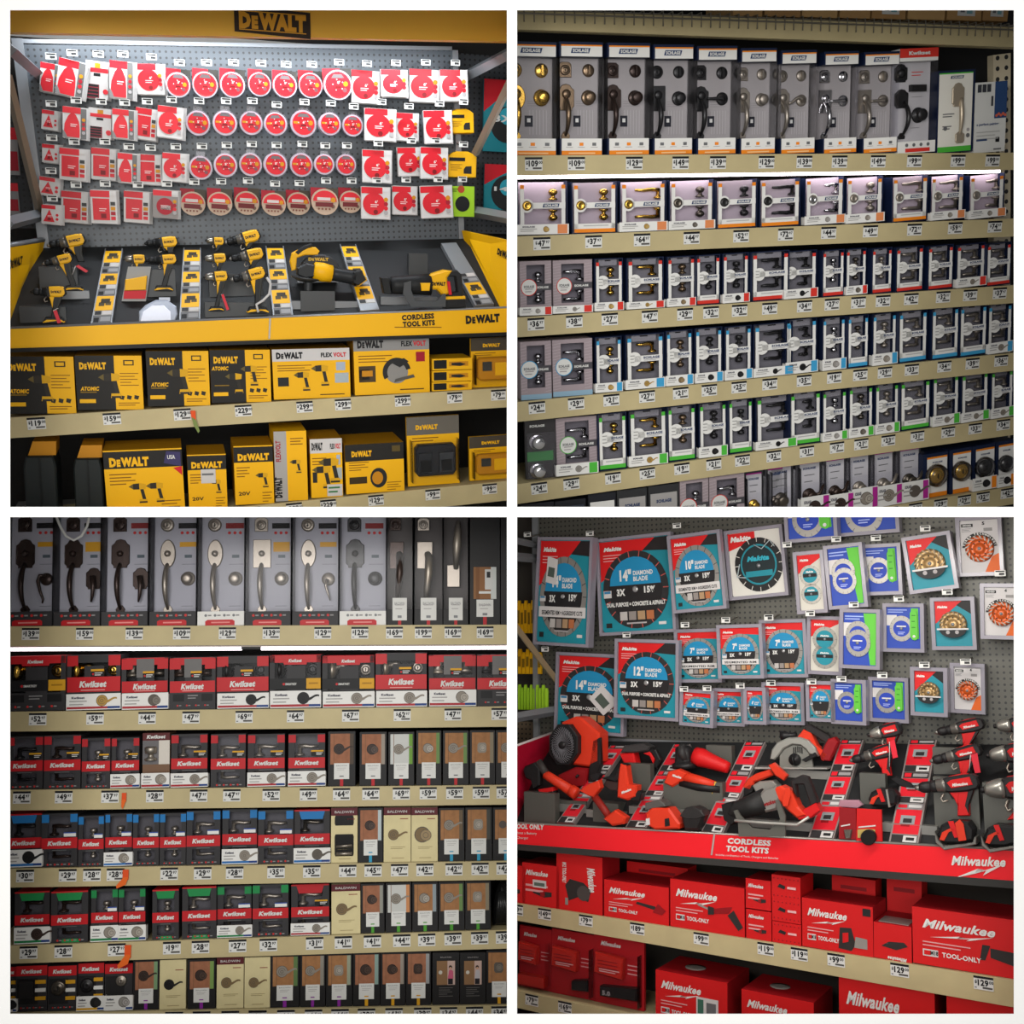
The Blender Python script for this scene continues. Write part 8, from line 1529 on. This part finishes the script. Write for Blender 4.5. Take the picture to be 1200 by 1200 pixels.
# ---- shelves, red cartons
SD = [shelf(D, (606, 1059), (1188, 1149), (19, 31), 'cream steel shelf of red kit cartons under the red tool counter'), shelf(D, (606, 1161), (1188, 1285), (19, 28), 'lowest cream steel shelf of the red display with charger packs')]
tags(SD[0], 'the upper shelf of red cartons', 'price tickets of the red display', [('d3', 22, '79.00'), ('d3', 148, '149.00'), ('d3', 335, '79.00'), ('d3', 568, '189.00'), ('d3', 858, '99.00'), ('d3', 1150, '119.00'), ('d4', 180, '119.00'), ('d4', 347, '99.00'), ('d4', 635, '129.00'), ('d4', 1015, '129.00')])
tags(SD[1], 'the lowest shelf of the red display', 'price tickets of the red display', [('d3', 90, '79.00'), ('d3', 240, '169.00')])
def rcarton(S, c, x0, x1, yt, label, logo=True, d=.24, pic='', small=False, toptext=False, lift=0.0):
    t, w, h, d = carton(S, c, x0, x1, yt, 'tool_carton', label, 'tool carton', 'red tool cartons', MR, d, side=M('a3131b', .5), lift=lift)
    if logo:
        t.text('Milwaukee', -w * .14, h * .66, h * .15, WHITE, y=-.003, w=w * .56, bold=.03, shear=.35)
        t.part('bolt_mark', MB().prism([(-w * .36, h * .5), (-w * .13, h * .58), (-w * .15, h * .54), (w * .12, h * .64), (-w * .08, h * .52), (-w * .05, h * .56)], -.0028, -.001, WHITE))
        t.part('print_lines', MB().bars(-w * .42, -w * .05, h * .42, 2, h * .06, h * .02, -.0024, M('e0a0a0')).box(-w * .42, -w * .3, -.003, -.001, h * .16, h * .28, CARDW).box(-w * .41, -w * .36, -.0036, -.003, h * .18, h * .26, MR))
        t.text('M18', -w * .33, h * .19, h * .07, DK, y=-.004, w=w * .06, bold=.04); t.text('TOOL-ONLY', -w * .12, h * .18, h * .08, WHITE, y=-.003, w=w * .3, bold=.03)
    if small:
        t.text('Milwaukee', -w * .1, h * .72, h * .12, WHITE, y=-.003, w=w * .6, bold=.03, shear=.35); t.part('print_lines', MB().bars(-w * .4, w * .2, h * .5, 2, h * .12, h * .05, -.0024, M('e0a0a0')))
    mb = MB(); K = M('2f2b2a', .5); G = M('8f8a84', .5)
    def q(pts, m, y=-.003): mb.prism([(w * a, h * b) for a, b in pts], y, y + .002, m)
    if pic == 'blower': q([(.0, .46), (.3, .36), (.3, .46), (.02, .52)], K); q([(.26, .3), (.4, .26), (.46, .38), (.34, .54)], MRD, -.0045)
    elif pic == 'hack': q([(-.12, .52), (.1, .42), (.1, .46), (-.12, .56)], G); q([(.06, .38), (.3, .44), (.34, .58), (.26, .56), (.1, .5)], MRD); q([(.28, .4), (.42, .12), (.48, .2), (.36, .52)], K, -.0045); q([(.02, .36), (.1, .38), (.1, .52), (.02, .54)], K, -.006)
    elif pic == 'sander': q([(.02, .08), (.04, .5), (.2, .52), (.26, .2), (.2, .06)], K); q([(.08, .2), (.16, .24), (.16, .42), (.08, .4)], MR, -.0045); q([(.24, .14), (.42, .14), (.42, .34), (.26, .36)], G, -.0045)
    elif pic == 'recip': q([(.02, .24), (.06, .24), (.1, .5), (.04, .5)], K); q([(.1, .3), (.3, .2), (.46, .2), (.46, .42), (.1, .46)], K, -.0035); q([(.4, .24), (.49, .22), (.49, .42), (.42, .4)], MR, -.005)
    elif pic == 'nailer': q([(-.22, .18), (-.02, .26), (.2, .2), (.26, .4), (.1, .52), (-.2, .56), (-.3, .44)], K); mb.disc(w * .1, h * .34, w * .14, -.004, M('4a4442'), .001, 16); q([(-.3, .1), (-.24, .1), (-.24, .22), (-.3, .22)], G)
    elif pic == 'stick': q([(-.2, .3), (.1, .22), (.3, .26), (.3, .36), (.1, .36), (-.2, .36)], K); q([(.0, .24), (.12, .24), (.12, .36), (.0, .34)], MRD, -.0045)
    elif pic == 'drill': q([(-.3, .36), (.1, .3), (.4, .44), (.3, .54), (-.1, .5)], K)
    if mb.v: t.part('print_tool', mb)
    if toptext: t.part('top_print', MB().prism([(-w * .2, 0), (w * .2, 0), (w * .1, .01), (-w * .1, .01)], 0, .001, WHITE)) if False else t.part('top_picture', MB().lathe([(w * .14, 0), (w * .14, .0012), (w * .07, .0012)], (-w * .1, d * .5, h), (0, 0, 1), G, 18))
    return t, w, h
rcarton(SD[0], 'd3', -60, 62, 480, 'red carton cut at the outer end of the upper red shelf', False, .2, 'stick')
t, w, h = rcarton(SD[0], 'd3', 45, 216, 478, 'red carton with white sticker second on the upper red shelf', False, .2, 'stick', True); t.part('white_sticker', MB().box(-w * .2, w * .16, -.005, -.003, h * .44, h * .62, CARDW).box(-w * .16, w * .12, -.006, -.005, h * .48, h * .56, M('5a6a60')))
t, w, h = rcarton(SD[0], 'd3', 200, 412, 435, 'tall leaning red carton with sideways lettering and printed nailer', False, .2, 'nailer'); t.text('Milwaukee', w * .2, h * .58, w * .16, WHITE, y=-.003, w=h * .42, bold=.03, rot=-PI / 2 + .1, shear=.3); t.text('M12 TOOL-ONLY', -w * .36, h * .66, w * .08, WHITE, y=-.003, w=h * .36, bold=.03, rot=-PI / 2)
rcarton(SD[0], 'd3', 416, 714, 565, 'wide low red carton printed with a blower', True, .24, 'blower')
rcarton(SD[0], 'd3', 716, 1058, 565, 'red carton printed with a compact saw', True, .24, 'hack')
for i, (y0, y1) in enumerate(((688, 828), (548, 682))):
    lf = 0 if i == 0 else at(D, *cp('d3', 1115, y1), .012).z - SD[0].z(at(D, *cp('d3', 1115, y1), .012).x)
    rcarton(SD[0], 'd3', 1062, 1178, y0, 'small red carton in a stack of two, %s' % ('lower', 'upper')[i], False, .2, 'stick', True, lift=lf)
for i, (y0, y1) in enumerate(((745, 850), (640, 742), (532, 640))):
    lf = 0 if i == 0 else at(D, *cp('d4', 125, y1), .012).z - SD[0].z(at(D, *cp('d4', 125, y1), .012).x)
    loc, w, h, rot = place(SD[0], 'd4', 58, 190, y0, .012, 1.0, lf)
    t = Thing(D, 'tool_carton', 'small dotted red carton in a stack of three, %s' % ('lowest', 'middle', 'topmost')[i], 'tool carton', loc, rot, 'red tool cartons', MB().box(-w / 2, w / 2, 0, .2, 0, h, MR)); mb = MB()
    for k in range(7):
        for r in (.14, .86): mb.disc(w * (-.42 + .14 * k), h * r, w * .025, -.0002, MRD, .001, 6)
    t.part('dotted_print', mb); t.part('print_tool', MB().prism([(-w * .3, h * .5), (-w * .05, h * .42), (-w * .02, h * .56), (-w * .22, h * .64)], -.002, 0, DK).bars(w * .05, w * .35, h * .56, 1, 1, h * .1, -.002, M('e8b0b0')))
t, w, h = rcarton(SD[0], 'd4', 192, 518, 652, 'red carton printed with a sander, TOOL-ONLY lettering beside a stack of three', True, .24, 'sander'); t.part('corner_print', MB().box(w * .36, w * .47, -.003, -.001, h * .8, h * .95, DK))
t, w, h = rcarton(SD[0], 'd4', 518, 692, 752, 'narrow red carton with silver label on its lid', False, .26, 'drill'); t.text('Milwaukee', w * .12, h * .1, h * .1, WHITE, y=-.003, w=w * .5, bold=.03, rot=PI, shear=.3); t.part('silver_label', MB().box(-w * .4, w * .4, .02, .14, h, h + .002, M('8f918c', .4, .3)))
rcarton(SD[0], 'd4', 692, 1300, 712, 'widest red carton with printed long black saw nose', True, .3, 'recip')
for i, (c, x0, x1, yt) in enumerate((('d4', 330, 530, 540), ('d4', 580, 740, 545), ('d3', 520, 800, 480))):
    loc, w, h, rot = place(SD[0], c, x0, x1, yt, .28); Thing(D, 'tool_carton', 'dim red carton at the back of the upper red shelf, %s' % ('behind the sander carton', 'behind the silver labelled carton', 'behind the blower carton')[i], 'tool carton', loc, rot, 'red cartons at the back', MB().box(-w / 2, w / 2, 0, .12, 0, h, MR)).part('print_band', MB().box(-w * .3, w * .3, -.001, 0, h * .8, h * .86, MRD))
for i, (x0, x1, yt) in enumerate(((20, 168, 770), (166, 368, 790), (358, 590, 812))):
    loc, w, h, rot = place(SD[1], 'd3', x0, x1, yt, .05); BC = M('b01820', .5)
    t = Thing(D, 'charger_pack', 'red battery charger blister pack on the lowest shelf, %s from the outer end' % ORD[i], 'charger pack', loc, rot, 'charger packs of the red display', MB().box(-w / 2, w / 2, .03, .05, 0, h, BC))
    t.text('Milwaukee', -w * .16, h * .84, h * .06, WHITE, y=.028, w=w * .4, bold=.03, shear=.35)
    t.part('charger', MB().prism([(-w * .42, h * .46), (w * .14, h * .42), (w * .16, h * .72), (-w * .4, h * .76)], -.02, .03, M('c92a20', .4), .008)); t.part('charger_grille', MB().bars(-w * .34, w * .06, h * .66, 4, h * .05, h * .015, -.02, MRD, (1,)))
    t.part('battery', MB().prism([(w * (-.3 if i == 2 else .05), h * .14), (w * .42, h * .16), (w * .42, h * .34), (w * (-.3 if i == 2 else .05), h * .28)], -.02, .03, M('211f1f', .4), .006)) if i else t.part('lower_tray', MB().box(-w * .4, w * .4, -.02, .03, h * .08, h * .24, M('c92a20', .4)))
    if i == 2: t.text('5.0', -w * .16, h * .17, h * .06, CARDG, y=-.022, w=w * .16, bold=.05)
    t.part('print_lines', MB().bars(w * .18, w * .42, h * .62, 3, h * .06, h * .015, .029, M('e0a0a0')).bars(-w * .3, w * .1, h * .54, 2, h * .03, h * .012, -.0215, M('e8c0c0')))
    t.part('clear_blister', MB().box(-w * .46, w * .46, -.026, -.0245, h * .06, h * .8, CLEAR).box(w * .455, w * .46, -.0245, .03, h * .06, h * .8, CLEAR))
t, w, h = rcarton(SD[1], 'd3', 650, 980, 985, 'red carton with barcode sticker on its front, lowest shelf', True, .3, '', toptext=True); t.part('barcode_sticker', MB().box(w * .08, w * .38, -.006, -.003, h * .12, h * .62, CARDW).box(w * .1, w * .18, -.007, -.006, h * .3, h * .58, M('3f6a5a')).box(w * .22, w * .35, -.007, -.006, h * .2, h * .54, GREY))
rcarton(SD[1], 'd3', 1040, 1372, 1075, 'red carton with saw pictured on its lid, lowest shelf', True, .3, '', toptext=True)
rcarton(SD[1], 'd4', 360, 800, 1012, 'red carton with black tool on its lid nearest the lower edge', True, .3, '', toptext=True)
t, w, h = rcarton(SD[1], 'd4', 850, 1260, 1085, 'red carton cut by the lower edge at the end of the lowest shelf', False, .3, ''); t.part('white_label', MB().box(-w * .34, -w * .18, .03, .12, h, h + .002, CARDW))
# steel arms and hanging goods beyond the outer end
for i, (pts, m, r) in enumerate([([(598, 632, .1), (634, 640, .44)], STEEL, .02), ([(598, 652, .1), (634, 655, .44)], STEEL, .026), ([(598, 726, .05), (654, 800, .42)], M('a3906f', .35, .4), .022), ([(598, 842, .08), (655, 832, .44)], STEEL, .028)]):
    o = at(D, *pts[0]); t = Thing(D, 'steel_brace', ('thin upper steel arm', 'thick upper steel arm', 'sloping tan steel brace', 'lower steel arm')[i] + ' at the outer end of the red display', 'arm', o); t.part('bar', MB().tube([at(D, *p) - o for p in pts], r, m, 4, False))
for i, (x0, x1, y0, y1, n, m) in enumerate(((22, 100, 402, 550, 5, YEL), (25, 132, 622, 735, 6, YEL), (25, 160, 782, 897, 10, M('9fce2a', .5)))):
    for k in range(n):
        a, b2 = cp('d1', x0 + (x1 - x0) * k / n, y0 + 14 * (k % 2)), cp('d1', x0 + (x1 - x0) * (k + 1) / n, y1)
        q = at(D, (a[0] + b2[0]) / 2, b2[1], .5 - .012 * k); w = at(D, b2[0], b2[1], .5).x - at(D, a[0], b2[1], .5).x; h = at(D, a[0], a[1], .5).z - q.z
        t = Thing(D, 'hanging_bag', '%s hanging bag beyond the outer end, %s in the %s bunch' % ('lime' if i == 2 else 'yellow', ORD[k], ('upper yellow', 'lower yellow', 'lime')[i]), 'hanging bag', q, (0, 0, 0), '%s hanging bags' % ('upper', 'lower', 'lime')[i], MB().prism([(-w * .46, 0), (w * .46, 0), (w * .5, h * .86), (w * .3, h), (-w * .3, h), (-w * .5, h * .86)], 0, .02, m, .003))
        if i < 2: t.part('print_band', MB().box(-w * .3, w * .3, -.0012, 0, h * .3, h * .7, M('8a6a14')))
b0_, b1_ = at(D, 585, 1130, .62), at(D, 1230, 560, .62)
structure(D, 'wall_rear', MB().box(at(D, 560, 900, .62).x, at(D, 1260, 1000, .62).x, .62, .64, at(D, 900, 1300, .62).z, at(D, 900, 560, .62).z, M('4a4540', .8)))
w0 = at(D, 590, 845, .56); w1 = at(D, 640, 875, .56)
t = Thing(D, 'pegboard', 'brown perforated strip under the lime bags', 'pegboard', (w0.x - .05, .56, w1.z), (0, 0, 0), None, MB().box(0, w1.x - w0.x + .06, 0, .02, 0, w0.z - w1.z, pegmat('brown_pegboard', '6a5a48', .0285, .006)))
structure(D, 'floor_red_bay', MB().box(at(D, 560, 1200, 0).x, at(D, 1230, 1200, 0).x, -.3, .6, SD[1].z(SD[1].x0) - .12 - .2, SD[1].z(SD[1].x0) - .1 - .2, M('8f8d88', .5)))
# ---------------------------------------------------------------- every bay ends at the white dividing walls
import bmesh
bpy.context.view_layer.update()
LIM = {'A': (-1, 1), 'B': (1, 1), 'C': (-1, -1), 'D': (1, -1)}
inv = {}
def bay_of(o):
    r = o
    while r.parent: r = r.parent
    for k, b in BAYS.items():
        if r.get('bay') == k: return b
    return None
for o in list(COL.objects):
    if o.type != 'MESH': continue
    b = bay_of(o)
    if not b: continue
    W = o.matrix_world; I = W.inverted(); sx, sz = LIM[b.k]
    for co, no in (((sx * .0125, 0, 0), (-sx, 0, 0)), ((0, 0, CAMZ + sz * .0125), (0, 0, -sz))):
        co = Vector(co); no = Vector(no)
        ds = [(W @ v.co - co).dot(no) for v in o.data.vertices]
        if not ds or max(ds) <= 0: continue
        bm = bmesh.new(); bm.from_mesh(o.data)
        n = (W.to_3x3().transposed() @ no).normalized()
        bmesh.ops.bisect_plane(bm, geom=bm.verts[:] + bm.edges[:] + bm.faces[:], plane_co=I @ co, plane_no=n, clear_outer=True)
        bm.to_mesh(o.data); bm.free()
for o in list(COL.objects):
    if o.type == 'MESH' and len(o.data.polygons) == 0 and not o.children: bpy.data.objects.remove(o)
for o in list(COL.objects):
    if 'bay' in o: del o['bay']
